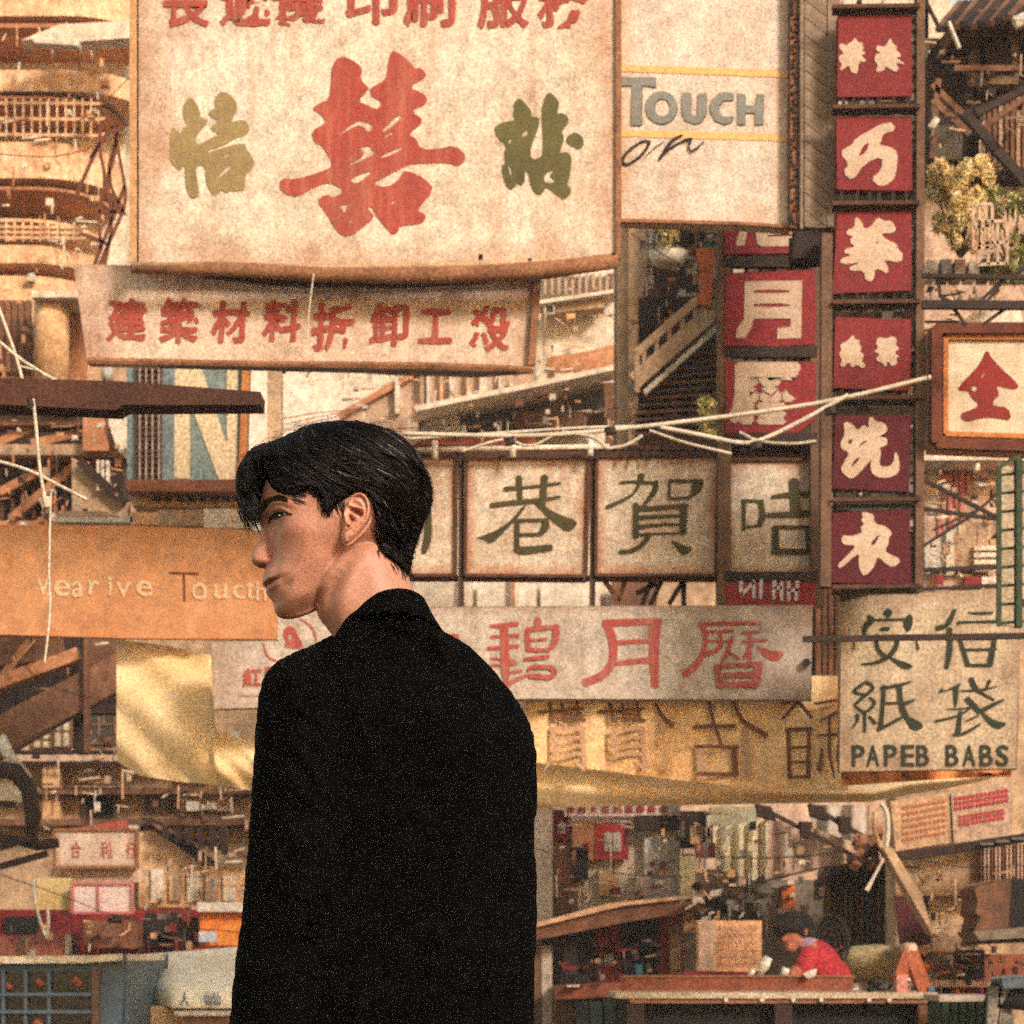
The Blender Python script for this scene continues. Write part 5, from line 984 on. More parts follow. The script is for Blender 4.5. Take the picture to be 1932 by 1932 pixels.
pt('stain', [(1030,690),(1040,672),(1075,668),(1110,662),(1140,655),(1160,650),(1160,700),(1030,700)], YH - .02, .02, w_or, t)
led = pt('ledge', [(782,766),(860,750),(1000,722),(1158,688),(1158,698),(1000,732),(860,760),(784,776)], YH - .9, .8, w_cr, t)
pt('panel', R4(970,728,1037,808), YH - .3, .1, w_br, t); pt('panel', [(1038,722),(1150,700),(1150,802),(1038,806)], YH - .32, .1, w_gy, t); pt('panel', R4(970,776,1140,806), YH - .38, .06, w_br, t)
pt('panel', [(842,765),(965,738),(965,818),(860,818)], YH - .34, .1, w_ol, t)
for a, b, c, d in ((805,776,846,806),(850,784,868,818),(870,800,880,818)): pt('laundry', R4(a, b, c, d), YH - .5, .03, white, t)
pt('panel', R4(784,818,1010,842), YH - .4, .1, M('rust_red_band', (160,84,54), (140,70,46), **G2), t)
pt('panel', [(1136,700),(1180,690),(1180,860),(1140,860),(1144,800)], YH - .6, .1, w_br, t)
for i in range(3): pt('parapet', R4(780 + i * 120, 1092, 892 + i * 120, 1150), YH - .2, .1, w_cr, t)
for u in (872, 968): obj('joint', MB().bar(P(u, 1090, YH - .26), P(u, 1150, YH - .26), .03), w_or, t)
pt('panel', R4(1154,1092,1262,1150), YH - .25, .1, w_br, t); pt('panel', R4(1262,1092,1360,1150), YH - .2, .1, w_pk, t)
t = thing('roof_post', P(516, 850, 15), 'brown grey post between the N sign and the cream wall', 'post'); pt('post', R4(504,688,531,1190), 15, .12, w_tan, t); pt('cap', R4(500,684,535,692), 14.97, .18, rust, t)
for i in range(3): rope(((532,790 + i * 12),(600,778 + i * 8),(700,770)), 15.4, 2, rustl, ['upper', 'middle', 'lowest'][i] + ' thin brown wire running right from the brown grey post', 'wire', 'wire')
# ---- stair building
YS = 15.0
t = bld('stair_building', 1260, YS, 'dark building with an outdoor wooden staircase behind the middle red column')
pt('wall', R4(1164, 418, 1400, 880), YS + 1.2, .5, w_br, t); pt('wall', R4(1240, 1000, 1400, VG(YS)), YS + 3.2, .5, w_tan, t)
pt('wall', R4(1168, 418, 1186, 880), YS + .3, .3, w_tan, t); pt('pilaster', R4(1186,418,1204,860), YS + .2, .2, w_tan, t)
for a, b, c, d, mt in ((1206,424,1222,560,w_pk),(1232,430,1270,480,w_gy),(1270,424,1310,470,w_dk),(1300,432,1316,520,wood),(1318,424,1360,560,w_gy),(1206,560,1250,640,w_dk),(1250,500,1310,590,w_dk),(1170,640,1230,720,w_dk),(1350,430,1368,470,w_dk)): pt('panel', R4(a, b, c, d), YS + 1.0, .12, mt, t)
window(t, 1322, 436, 1356, 470, YS + .95, w_tan, M('pane_blue', (96,124,140), gs=84)); window(t, 1238, 440, 1262, 476, YS + .95, white, pn_d)
pipe(1228, 424, 1228, 545, YS + .5, PX(4, YS), white, None, t); pipe(1254, 424, 1254, 452, YS + .5, PX(5, YS), white, None, t)
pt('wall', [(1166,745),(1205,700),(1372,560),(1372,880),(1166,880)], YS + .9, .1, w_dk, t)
obj('stringer', MB().bar(P(1196, 722, YS), P(1378, 560, YS), .1, .08), w_tan, t); obj('stringer', MB().bar(P(1216, 742, YS + .02), P(1378, 596, YS + .02), .03, .06), w_cr, t)
for i in range(17): # treads seen from below
    v = 600 + i * 13.5; ul = max(1200, 1352 - i * 12); pt('tread', [(ul, v), (1370, v - 10), (1370, v - 4), (ul, v + 6)], YS + .15, .6, wood if i % 2 else w_br, t)
for i in range(7): obj('baluster', MB().bar(P(1215 + i * 24, 700 - i * 21, YS), P(1215 + i * 24, 655 - i * 21, YS), .025), w_tan, t)
obj('handrail', MB().bar(P(1200, 668, YS), P(1372, 516, YS), .05), w_tan, t); pt('newel', R4(1198,660,1207,740), YS - .05, .06, w_tan, t)
tag(pt('hanging_cloth', [(1314,470),(1350,468),(1346,520),(1340,578),(1318,574),(1322,530)], YS - .1, .04, orng, None), 'orange cloth hanging by the outdoor staircase', 'cloth')
plant('potted_plant', 1262, 452, 28, 26, YS - .2, 'small yellow plant on the ledge under the TOUCH board', [leafy, flower], 260, 5, 21)
tag(obj('flower_pot', MB().tube([P(1262, 478, YS - .2), P(1262, 500, YS - .2)], [.13, .09], 10), white, None, True), 'white pot under the small yellow plant', 'pot')
plant('potted_plant', 1334, 786, 30, 40, 12.6, 'yellow green bush left of the lower red panel', [leafy, leafg, flower], 620, 6, 22)
# ---- backing wall behind the red columns, seen through their gaps
YJ = 14.0
t = bld('backing_building', 1560, YJ, 'dark olive building glimpsed through the gaps of the red columns')
pt('wall', R4(1366, -120, 1752, 1140), YJ + .4, .6, w_ol, t); pt('wall', R4(1530, 1090, 1600, 1290), YJ + .2, .3, w_dk, t); R = random.Random(12)
for i in range(15):
    for j in range(9):
        u = 1372 + j * 42 + R.uniform(-6, 6); v = -60 + i * 80 + R.uniform(-16, 16)
        if R.random() < .8: pt('stone_block' if i % 2 else 'panel', R4(u, v, u + R.uniform(16, 34), v + R.uniform(18, 56)), YJ + .34, .08, R.choice([w_ol, w_dk, w_gy, w_br, w_tan, greyc]), t)
pt('wall', R4(1580, -90, 1740, 12), YJ + .1, .2, w_cr, t)
for i in range(4): pt('plank', R4(1540 + i * 12, 1110, 1549 + i * 12, 1278), YJ + .1, .08, w_br if i % 2 else wood, t)
# ---- right: dark timber house with eave and window
YV = 13.0
t = bld('timber_house', 1850, YV, 'dark timber house with a ragged eave and pale window at the upper right')
pt('wall', [(1752,100),(1800,40),(2080,20),(2080,330),(1752,330)], YV + .4, .3, w_dk, t); pt('wall', R4(1744, 290, 2080, 620), YV + .6, .3, w_pk, t)
R = random.Random(3)
for i in range(26):
    u = 1790 + i * 11; v = 34 - i * 1.6 + R.uniform(-4, 4); obj('thatch_bundle', MB().tube([P(u - 20, v + 22 + R.uniform(-3, 5), YV - .1), P(u + 24, v - 16, YV + .35)], [.02, .05], 5), w_dk if i % 3 else w_br, t)
pt('eave', [(1790,44),(1840,18),(2080,-2),(2080,40),(1900,52),(1800,66)], YV + .1, .5, w_br, t)
wn = window(t, 1834, 62, 1922, 158, YV + .38, M('frame_tan', (150,122,92), (128,100,74), gs=92), pn_d, 1, 1, 15, .1); obj('shutter', MB().slab([(1858,66),(1900,64),(1906,120),(1862,150)], YV + .2, .04), w_dk, wn)
for a, b, w_ in (((1818,213),(1950,362),.05),((1760,190),(1830,255),.035),((1770,150),(1758,300),.03),((1840,215),(1940,165),.04),((1800,130),(1930,130),.03),((1758,160),(1850,250),.03),((1852,244),(1945,176),.03)): obj('brace', MB().bar(P(*a, YV), P(*b, YV), w_), darks if w_ > .036 else w_br, t)
for i in range(10): pt('slat', R4(1852 + i * 11, 200 - i * 3, 1859 + i * 11, 318), YV + .3, .06, w_tan if i % 3 == 0 else wood, t)
pt('panel', R4(1760,235,1815,300), YV + .34, .05, w_gy, t)
pt('wall', R4(1744, -120, 1796, 72), YV + 1.4, .2, w_cr, t)
for a, b in (((1776,60),(1740,-10)),((1790,42),(1810,92))): obj('stick', MB().tube([P(*a, YV - .2), P(*b, YV - .2)], .012, 5), white if a[0] == 1790 else darks, t)
for a, b in (((1994 * .644 + 10 - 1294 + 1755, 350), (1770, 322)),): obj('stick', MB().tube([P(1756, 242, YV - .1), P(1768, 224, YV - .1)], .02, 6), white, t)
obj('stick', MB().tube([P(1914, 44, YV - .3), P(1950, 28, YV - .3)], .035, 6), white, t)
plant('climbing_plant', 1812, 384, 72, 100, 12.2, 'big golden yellow flowering plant on the ledge right of the red column', [flower, flowp, leafy], 5600, 8, 31, 14)
plant('climbing_plant', 1915, 440, 62, 96, 12.5, 'darker green bushy plant at the right edge above the black beams', [leafg, leafy, flowp], 3400, 8, 32, 12)
for i, (a, b, c, d) in enumerate(((1836,388,1872,470),(1846,420,1900,500))):
    t = thing('bamboo_cage', P(a, d, 11.9), ['narrow pale wicker crate among the golden plant', 'wider wicker crate between the two plants above the beams'][i], 'crate')
    for k in range(4): obj('upright', MB().tube([P(a + (c - a) * k / 3, b, 11.9), P(a + (c - a) * k / 3, d, 11.9)], .01, 4), w_pk, t)
    for k in range(3): obj('hoop', MB().tube([P(a, b + (d - b) * k / 2, 11.9), P(c, b + (d - b) * k / 2 - 3, 11.9)], .01, 4), w_pk, t)
for i in range(9): pt('ledge_box', R4(1750 + i * 26, 486 + R.uniform(-8, 8), 1770 + i * 26, 518), 12.6, .2, R.choice([w_or2, steel, w_tan, orng, w_cr]), bpy.data.objects['timber_house'])
t = thing('support_frame', P(1850, 600, 9.5), 'black horizontal steel beams with slanting braces above the framed board', 'frame')
obj('beam', MB().bar(P(1740, 575, 9.5), P(1990, 577, 9.5), PX(15, 9.5)), darks, t); obj('beam', MB().bar(P(1740, 520, 9.5), P(1950, 524, 9.5), PX(8, 9.5)), darks, t); obj('beam', MB().bar(P(1745, 607, 9.55), P(1810, 607, 9.55), PX(4, 9.5)), darks, t)
for a, b in (((1770,524),(1774,560)),((1774,560),(1795,570)),((1795,575),(1822,614)),((1900,580),(1855,612)),((1898,524),(1860,572)),((1905,524),(1940,498)),((1895,524),(1850,568))): obj('brace', MB().bar(P(*a, 9.52), P(*b, 9.52), PX(6, 9.5)), darks, t)
pt('pale_cloth', [(1835,590),(1925,584),(1930,612),(1812,612)], 12.7, .05, w_cr, bpy.data.objects['timber_house'])
# ---- right middle: pale wall, red streaks, X braces, green ladder frame
YX = 13.5
t = bld('pale_building', 1850, YX, 'pale pink wall with red streaks and black cross braces under the framed board')
pt('wall', R4(1744, 850, 2080, 1130), YX, .3, w_pk, t); pt('wall', R4(1600, 1125, 2080, VG(YX)), YX + 5.6, .4, w_tan, t); pt('ledge', R4(1744,855,1960,868), YX - .3, .3, w_cr, t)
for u, v0, v1, w_ in ((1778,880,960,4),(1790,876,1000,5),(1802,872,955,3),(1812,880,990,6),(1824,874,930,4),(1836,880,910,3),(1770,960,1010,8)): pt('red_streak', R4(u, v0, u + w_, v1), YX - .02, .02, M('streak_red', (196,92,86), (206,130,116), gs=92), t)
pt('panel', [(1745,1020),(1800,1000),(1800,1060),(1752,1082),(1745,1082)], YX - .1, .06, white, t); pt('panel', R4(1800,985,1884,1075), YX - .08, .06, w_tan, t); pt('panel', R4(1786,1000,1800,1085), YX - .14, .04, w_cr, t)
for i in range(4): pt('slat', R4(1838, 1030 + i * 13, 1884, 1038 + i * 13), YX - .12, .04, w_cr, t)
pt('red_box', R4(1820,1088,1850,1108), YX - .12, .06, red3, t); pt('red_box', R4(1852,1088,1884,1108), YX - .12, .05, M('pink_white', None), t)
for a, b, w_ in (((1742,905),(1884,978),7),((1742,905),(1790,872),6),((1742,1030),(1830,975),6),((1742,1076),(1884,1070),8),((1742,1112),(1884,1104),6),((1830,975),(1884,930),5),((1742,960),(1884,980),7),((1760,1000),(1850,960),4)): obj('brace', MB().bar(P(*a, YX - .7), P(*b, YX - .7), PX(w_, YX)), darks, t)
YY = 9.0; grn = M('ladder_green', (48,62,40), (60,72,46), scale=6, gs=88)
t = thing('green_ladder', P(1900, 1190, YY), 'dark green steel ladder frame at the right edge above the paper bag sign', 'ladder')
obj('rail', MB().bar(P(1884, 880, YY), P(1884, 1182, YY), PX(8, YY)), grn, t); obj('rail', MB().bar(P(1921, 868, YY), P(1921, 1184, YY), PX(11, YY), .05), grn, t)
for i in range(9): obj('rung', MB().bar(P(1886, 896 + i * 35, YY + .02), P(1932, 892 + i * 35, YY + .02), PX(5, YY)), grn, t)
for a, b in (((1884,884),(1905,868)),((1905,868),(1925,860))): obj('rail_end', MB().bar(P(*a, YY), P(*b, YY), PX(6, YY)), grn, t)
pt('backing_plate', R4(1890,880,1912,1180), YY + .6, .03, M('pale_green', (176,156,128), (150,132,104), gs=88), t)
tag(obj('pole', MB().bar(P(1515, 1206, 8.8), P(1990, 1199, 8.8), PX(11, 8.8)), darks), 'long black horizontal pole crossing in front of the paper bag sign', 'pole')
# ---- dark beam and ropes on the left
tag(obj('beam', MB().slab([(-60,712),(230,720),(492,740),(491,763),(232,764),(218,773),(-60,760)], 7.0, .12), M('beam_dark_brown', (84,48,32), (62,36,25), scale=4, gs=104), bevel=.004), 'dark brown beam jutting in from the left edge above the orange signboard', 'beam')
pt_ = lambda *a: a
rope(((62,752),(68,800),(74,880),(86,948)), 6.9, 7, whitem, 'short thick white rope hanging from the dark beam', 'rope', 'rope')
rope(((96,930),(94,1000),(92,1090),(96,1150),(84,1252)), 6.9, 5, whitem, 'long thin white rope hanging over the orange signboard', 'rope', 'rope')
tag(obj('hook', MB().tube([P(56, 750, 6.9), P(60, 765, 6.9), P(56, 772, 6.9)], .01, 5), darks), 'small dark hook under the beam beside the rope', 'hook')
tag(obj('knot', MB().tube([P(84, 940, 6.9), P(88, 958, 6.9)], [.02, .012], 6), whitem), 'white knot at the end of the short thick rope', 'knot')
rope(((592,516),(586,560),(582,600),(580,640)), 9.9, 3, whitem, 'thin pale string hanging over the eight red characters', 'string', 'string'); rope(((588,690),(583,704),(578,712)), 9.9, 3, darks, 'tiny dark string end below the long signboard', 'string', 'string')
rope(((-10,560),(12,620),(30,670),(42,715)), 7.6, 7, whitem, 'steep white cable at the left edge above the dark beam'); rope(((-10,636),(30,672),(80,704),(110,720)), 7.6, 7, whitem, 'gently sloping white cable at the left edge above the dark beam')
rope(((35,690),(60,696),(100,712)), 7.7, 4, whitem, 'thinnest white cable just above the dark beam'); rope(((-10,868),(60,888),(110,915),(165,943)), 7.8, 7, whitem, 'white cable sloping down towards the orange signboard')
rope(((-10,1280),(30,1250),(66,1208)), 8.6, 4, rustl, 'brown cable rising to the bottom edge of the orange signboard')
# ---- overhead cable bundle above the lightboxes
YZ = 9.72
rope(((760,818),(1000,824),(1150,812),(1340,790),(1560,760),(1756,711)), YZ, 9, whitem, 'longest white cable running from behind the man up to the framed board')
rope(((770,828),(960,816),(1100,806),(1250,804)), YZ + .1, 6, whitem, 'white cable just below the longest one, above the lightboxes')
rope(((1245,806),(1330,822),(1400,838),(1440,830),(1520,790),(1600,745)), YZ - .1, 9, whitem, 'thick sagging white cable in front of the middle red column')
rope(((1060,815),(1120,822),(1145,846)), YZ, 7, whitem, 'first short white cable loop above the third lightbox'); rope(((1145,846),(1180,842),(1212,822)), YZ, 7, whitem, 'second short white cable loop above the third lightbox')
rope(((870,852),(930,832),(960,828),(1000,846),(1050,818)), YZ, 5, whitem, 'wavy white cable above the second lightbox'); rope(((1225,812),(1290,835),(1345,848),(1380,856)), YZ + .1, 6, whitem, 'white cable dipping to the end of the lightbox row')
rope(((1352,832),(1430,836)), YZ + .15, 5, whitem, 'short level white cable beside the sagging one'); rope(((1395,815),(1430,834),(1500,838),(1540,832)), YZ + .2, 6, whitem, 'white cable curling under the lower red panel')
pipe(784, 849, 1150, 842, 10.9, PX(8, 10.9) / 2 * 1.2, w_cr, 'pale pipe lying along the top of the lightbox row')
for i, (u, v) in enumerate(((960,832),(1425,840),(1150,812),(1565,775))): tag(obj('cable_clamp', MB().tube([P(u, v - 6, YZ - .12), P(u + 3, v + 7, YZ - .12)], .025, 6), darks), ['dark clamp on the wavy cable above the second lightbox', 'dark clamp at the lowest point of the sagging cable', 'dark clamp where two cables cross above the third lightbox', 'dark clamp on the cables where they pass the brown post'][i], 'clamp')
for i in range(9):
    u = 1180 + i * 19; tag(obj('tie_wire', MB().tube([P(u, 846, 10.95), P(u + (i % 3) * 4 - 4, 864, 10.93)], .008, 4), darks), 'small dark tie wire on the top rail of the lightboxes', 'wire', 'tie wires on the lightbox rail')
# ---- yellow cloth awning with mirrored lettering
YCL = 11.36
cloth = M('yellow_cloth', (250,226,180), (240,198,136), scale=1.5, grit=.2, grain=.24, gs=92, rough=1, spec=0, bump=0, trans=.2, streak=.1, sc=(190,130,70))
tops = [(220,1206),(300,1216),(400,1236),(401,1380),(440,1390),(480,1398),(700,1415),(1010,1425),(1300,1462),(1500,1482),(1640,1478),(1760,1452),(1905,1444)]
bots = [(220,1436),(260,1462),(330,1474),(400,1480),(480,1492),(700,1512),(1010,1524),(1300,1519),(1640,1513),(1760,1492),(1850,1475),(1905,1456)]
it = lambda l, u: float(np.interp(u, [p[0] for p in l], [p[1] for p in l]))
mb = MB(); G = []
for i in range(200):
    u = 220 + (1905 - 220) * i / 199; a = it(tops, u); b = it(bots, u); row = []
    for j in range(15):
        s = j / 14; v = a + (b - a) * s
        # folds run from the upper left corner down and to the right
        ph = (v - 1200) * .055 - (u - 220) * (.052 if u < 520 else .006) - (300 * .046 if u >= 520 else 0)
        fold = .022 * math.sin(ph) + .009 * math.sin(ph * 2.7 + 1) ; row.append(P(u, v, YCL + fold - .12 * math.sin(math.pi * s) + .1 * math.sin(u * .01)))
    G.append(row)
mb.grid(G); tag(obj('cloth_awning', mb, cloth, None, True), 'sagging yellow cloth awning draped behind the man from left to right', 'awning')
orb = M('orange_sheet', (222,142,78), (206,116,62), scale=1.6, grain=.26, gs=92, streak=.3, sc=(150,70,44))
mb = MB(); mb.grid([[P(1588 + (1908 - 1588) * i / 24, (1450 if j == 0 else (1483 - i * .9 if j == 2 else 1466)), 10.8 + .05 * math.sin(i * .9)) for j in range(3)] for i in range(25)])
t = thing('fabric_banner', P(1750, 1480, 10.8), 'orange red cloth strip with small dark marks under the paper bag sign', 'banner'); obj('cloth', mb, orb, t, True)
for ch, u in zip('公司承印', (1526, 1592, 1646, 1706)): glyph(ch, t, 10.72, darks, u + 1, 1463, 14, 16, rough=0, name='mark') if u > 1590 else None
YBN = 11.02
ban = M('banner_cloth', (246,212,160), (234,178,112), scale=1.1, grain=.26, gs=92, trans=.15, streak=.3, sc=(190,110,56))
t = thing('fabric_banner', P(1300, 1480, YBN), 'pale orange banner with mirrored brown characters under the grey white signboard', 'banner')
mb = MB(); mb.grid([[P(990 + (1600 - 990) * i / 60, (1275 + max(0, 1) * 0 if j == 0 else 0) or 1275 + j * (it([(990,1436),(1300,1474),(1500,1492),(1600,1492)], 990 + 610 * i / 60) - 1275) / 8, YBN + .02 * math.sin(i * .7 + j * .5)) for j in range(9)] for i in range(61)]); obj('cloth', mb, ban, t, True)
brn = M('banner_brown', (96,58,38), (118,76,50), scale=12, grain=.3, gs=100); brf = M('banner_faded_brown', (178,136,104), (192,150,114), scale=12, grain=.3, gs=100)
f = Zm(1560, 2000, 1.1617); YL2 = YBN - .03
character(t, YL2, brf, (), [[(568,222,26),(575,308,26)],[(722,150,24),(735,316,30)]], f=f)
character(t, YL2, brn, (), [[(600,58,14),(612,120,12),(642,212,14)],[(548,150,14),(690,148,14)],[(550,217,10),(700,219,12)],[(685,222,20),(690,308,22)],[(560,312,14),(700,312,12)],[(682,60,10),(716,130,16),(795,180,22)],[(575,310,12),(690,312,12)]], f=f, lift=.008)
character(t, YL2, brn, (), [[(905,62,12),(850,125,10)],[(905,66,14),(952,122,12)],[(848,72,8),(880,66,8)],[(862,160,14),(950,158,16)],[(870,160,16),(875,322,16)],[(940,160,14),(938,322,16)],[(875,222,10),(930,220,12)],[(875,272,8),(930,270,10)],[(868,322,12),(942,320,12)]], f=f)
character(t, YL2, brn, (), [[(960,72,10),(1045,58,12)],[(975,132,8),(1045,98,12)],[(970,182,8),(1045,175,12)],[(1010,110,10),(1010,240,12)],[(985,225,10),(975,300,18)],[(1010,245,10),(1028,326,8)],[(1040,210,10),(1040,270,16)]], f=f)
character(t, YL2, brn, (), [[(418,72,10),(446,120,16),(478,146,18)]], f=f); character(t, YL2, brf, (), [[(440,130,12),(446,210,10)],[(440,240,14),(462,298,14)]], f=f)
for k in range(2):
    o = (0, 205)[k]; character(t, YL2, brn, (), [[(20 + o,100,10),(175 + o,88,8)],[(58 + o,70,12),(70 + o,135,12)],[(100 + o,70,10),(108 + o,135,14)],[(150 + o,62,10),(160 + o,130,16)],[(60 + o,120,8),(180 + o,128,10)],[(90 + o,100,8),(150 + o,112,8)]], f=f)
    character(t, YL2, brf, (), [[(60 + o,158,14),(175 + o,155,14)],[(68 + o,165,16),(80 + o,255,16)],[(170 + o,165,18),(178 + o,290,16)],[(85 + o,190,12),(165 + o,188,12)],[(85 + o,218,12),(165 + o,216,12)],[(80 + o,245,14),(170 + o,244,12)],[(60 + o,270,8),(40 + o,300,6)],[(150 + o,262,8),(175 + o,298,10)]], f=f)
# ---- lower right street: shops, stall, workbench, people
YN1 = 17.5
t = bld('shop_row', 1160, YN1, 'row of open shops with red door posts under a sloping beam awning')
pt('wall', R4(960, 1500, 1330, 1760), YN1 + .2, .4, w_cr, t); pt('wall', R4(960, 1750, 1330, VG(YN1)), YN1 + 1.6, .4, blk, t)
pt('column', R4(1008, 1520, 1043, 1752), YN1 - .1, .3, greyc, t)
for a, b, c, d, mt, y in ((1044,1528,1074,1584,redb,0),(1044,1584,1090,1740,w_br,.05),(1064,1514,1268,1540,M('pink_white', None),-.1),(1080,1550,1125,1622,w_or,0),(1124,1553,1186,1621,M('red_sq', (176,50,48), (150,40,40), **G2),-.02),(1196,1538,1290,1566,w_dk,-.1),(1216,1566,1288,1700,white,0),(1130,1640,1168,1690,w_or2,0),(1200,1650,1222,1690,w_pk,-.02),(1086,1600,1110,1660,w_dk,.0)): pt('panel', R4(a, b, c, d), YN1 + .1 + y, .08, mt, t)
for i in range(9): glyph('發財大吉利福壽新年'[i], t, YN1 - .01, red3, 1076 + i * 22, 1527, 16, 15, bold=.04, rough=0)
glyph('囍', t, YN1 + .06, greyc, 1156, 1588, 34, 38, bold=.02, rough=0); glyph('合', t, YN1 + .06, greyc, 1060, 1560, 18, 26, bold=.03, rough=0)
obj('awning_beam', MB().slab([(1000,1748),(1180,1706),(1330,1690),(1330,1716),(1180,1740),(1000,1776)], YN1 - 1.2, 1.3), wood, t); obj('awning_beam', MB().slab([(1000,1744),(1150,1704),(1330,1686),(1330,1692),(1180,1708),(1000,1752)], YN1 - 1.25, .1), w_or2, t)
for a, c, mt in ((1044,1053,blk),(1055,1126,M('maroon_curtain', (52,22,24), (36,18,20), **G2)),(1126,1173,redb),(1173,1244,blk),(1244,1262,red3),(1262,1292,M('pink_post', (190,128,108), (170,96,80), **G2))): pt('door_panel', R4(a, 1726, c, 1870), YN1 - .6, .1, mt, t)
glyph('福', t, YN1 - .61, greyc, 1148, 1810, 20, 24, rough=0); pt('notice', R4(1264,1760,1284,1830), YN1 - .64, .03, w_pk, t)
for a, b, c, d, mt in ((1008,1776,1022,1990,w_br),(1021,1784,1042,1990,greyc),(1064,1770,1090,1840,w_dk)): pt('post', R4(a, b, c, d), YN1 - .9, .1, mt, t)
pt('shelf', [(1046,1862),(1310,1845),(1310,1874),(1046,1886)], YN1 - 1.6, .8, woodr, t); pt('shelf', R4(1044,1886,1082,1990), YN1 - 1.2, .1, w_br, t)
for i, (a, b, c, d, mt) in enumerate(((1070,1858,1094,1862,white),(1084,1840,1112,1852,blk),(1132,1838,1142,1850,steel),(1062,1822,1090,1830,redb),(1200,1820,1212,1848,M('teal_bit', (40,90,100))),(1208,1842,1290,1850,w_pk))): pt('goods', R4(a, b, c, d), YN1 - 1.7, .1, mt, t)
for i in range(10): pt('crate', R4(1088 + i * 26, 1892 + R.uniform(-5, 6), 1110 + i * 26, 1950), YN1 - 2.0 + R.uniform(-.1, .1), .4, R.choice([M('crate_dark_green', (34,46,34), (26,34,26), **G2), w_ol, blk, w_dk]), t)
# back street wall with canvas, middle right
YN2 = 16.5
t = bld('market_hall', 1480, YN2, 'market front with hanging canvas sheets and a grey wall behind the man in red')
pt('wall', R4(1284, 1480, 1960, 1700), YN2 + .8, .4, w_pk, t); pt('wall', R4(1280, 1690, 1960, VG(YN2)), YN2 + .9, .4, w_gy, t)
def canvas(u0, u1, top, bot, Y, mat, nf):
    mb = MB(); mb.grid([[P(u0 + (u1 - u0) * i / 30, it(top, u0 + (u1 - u0) * i / 30) * (1 - j / 6) + it(bot, u0 + (u1 - u0) * i / 30) * j / 6, Y + .05 * math.sin(i * nf)) for j in range(7)] for i in range(31)]); obj('canvas', mb, mat, t, True)
canvas(1350, 1448, [(1350,1560),(1448,1548)], [(1350,1640),(1448,1668)], YN2, M('canvas_cream', (232,218,180), (216,196,154), **G2), .8)
canvas(1440, 1600, [(1440,1545),(1600,1560)], [(1440,1668),(1520,1646),(1600,1634)], YN2 - .02, w_pk, .6)
canvas(1530, 1640, [(1530,1518),(1640,1520)], [(1530,1560),(1640,1600)], YN2 - .3, greyc, .5)
for a, b, c, d, mt, y in ((1340,1522,1428,1556,M('sage_panel', (168,160,128), (150,146,120), **G2),.2),(1284,1610,1312,1702,M('cream_post', (220,206,158), (196,170,116), **G2),-.1),(1284,1530,1345,1600,w_dk,.3),(1290,1556,1316,1584,greyc,.2),(1330,1560,1342,1596,white,.1),(1312,1590,1350,1618,M('dusty_red', (170,76,70), (150,66,60), **G2),.1),(1310,1640,1435,1690,w_tan,.3),(1428,1660,1562,1850,w_gy,-.1),(1477,1670,1500,1760,M('orange_strip', (214,112,42), (190,96,38), **G2),-.2),(1546,1636,1560,1690,w_br,-.15),(1310,1690,1436,1740,M('clutter_dark', (56,54,48), (40,36,32), scale=8, **G2),0),(1290,1700,1312,1760,w_or2,0)): pt('panel', R4(a, b, c, d), YN2 + y, .1, mt, t)
R = random.Random(8)
for i in range(34):
    u = R.uniform(1306, 1430); v = R.uniform(1650, 1736); obj('hanging_goods', MB().slab([(u, v), (u + R.uniform(8, 26), v + R.uniform(-6, 6)), (u + R.uniform(6, 22), v + R.uniform(8, 18)), (u - 4, v + R.uniform(6, 14))], YN2 - R.uniform(.1, .5), .1), R.choice([w_dk, w_dk, w_ol, w_br, steel, white, blk]), t)
for i in range(7): pt('shelf_item', R4(1286 + i * 8, 1535 + R.uniform(0, 30), 1292 + i * 8, 1570 + R.uniform(0, 24)), YN2 + .1, .1, R.choice([white, steel, w_tan, w_dk]), t)
# corrugated rounded shelter
t = bld('shelter', 1630, 15.6, 'dark corrugated shelter with a rounded top right of the black fan', 'shelter'); mb = MB(); cor = M('corrugated_dark', (86,62,44), (64,50,40), scale=3, streak=.4, sc=(30,30,30), **G2)
prof = [(1556,1860),(1556,1700),(1562,1660),(1580,1640),(1620,1632),(1664,1634),(1684,1650),(1692,1690),(1694,1860)]
pt('back', prof, 15.8, .1, cor, t)
for i in range(13): u = 1562 + i * 10.4; pt('rib', R4(u, 1642 + abs(i - 6) * 2.2, u + 4, 1860), 15.76, .05, w_br if i % 3 == 0 else cor, t)
pt('rim', [(1552,1664),(1572,1634),(1620,1624),(1676,1628),(1698,1652),(1690,1662),(1668,1640),(1620,1636),(1580,1646),(1562,1670)], 15.4, .5, w_dk, t)
tag(obj('sack', MB().tube([P(1596, 1822, 14.6), P(1612, 1818, 14.6), P(1650, 1816, 14.6), P(1690, 1818, 14.6), P(1712, 1826, 14.6)], [PX(24,14.6), PX(34,14.6), PX(36,14.6), PX(34,14.6), PX(22,14.6)], 12), M('sack_straw', (206,186,130), (180,150,98), scale=3, **G2), None, True), 'straw coloured sack lying behind the man in red', 'sack')
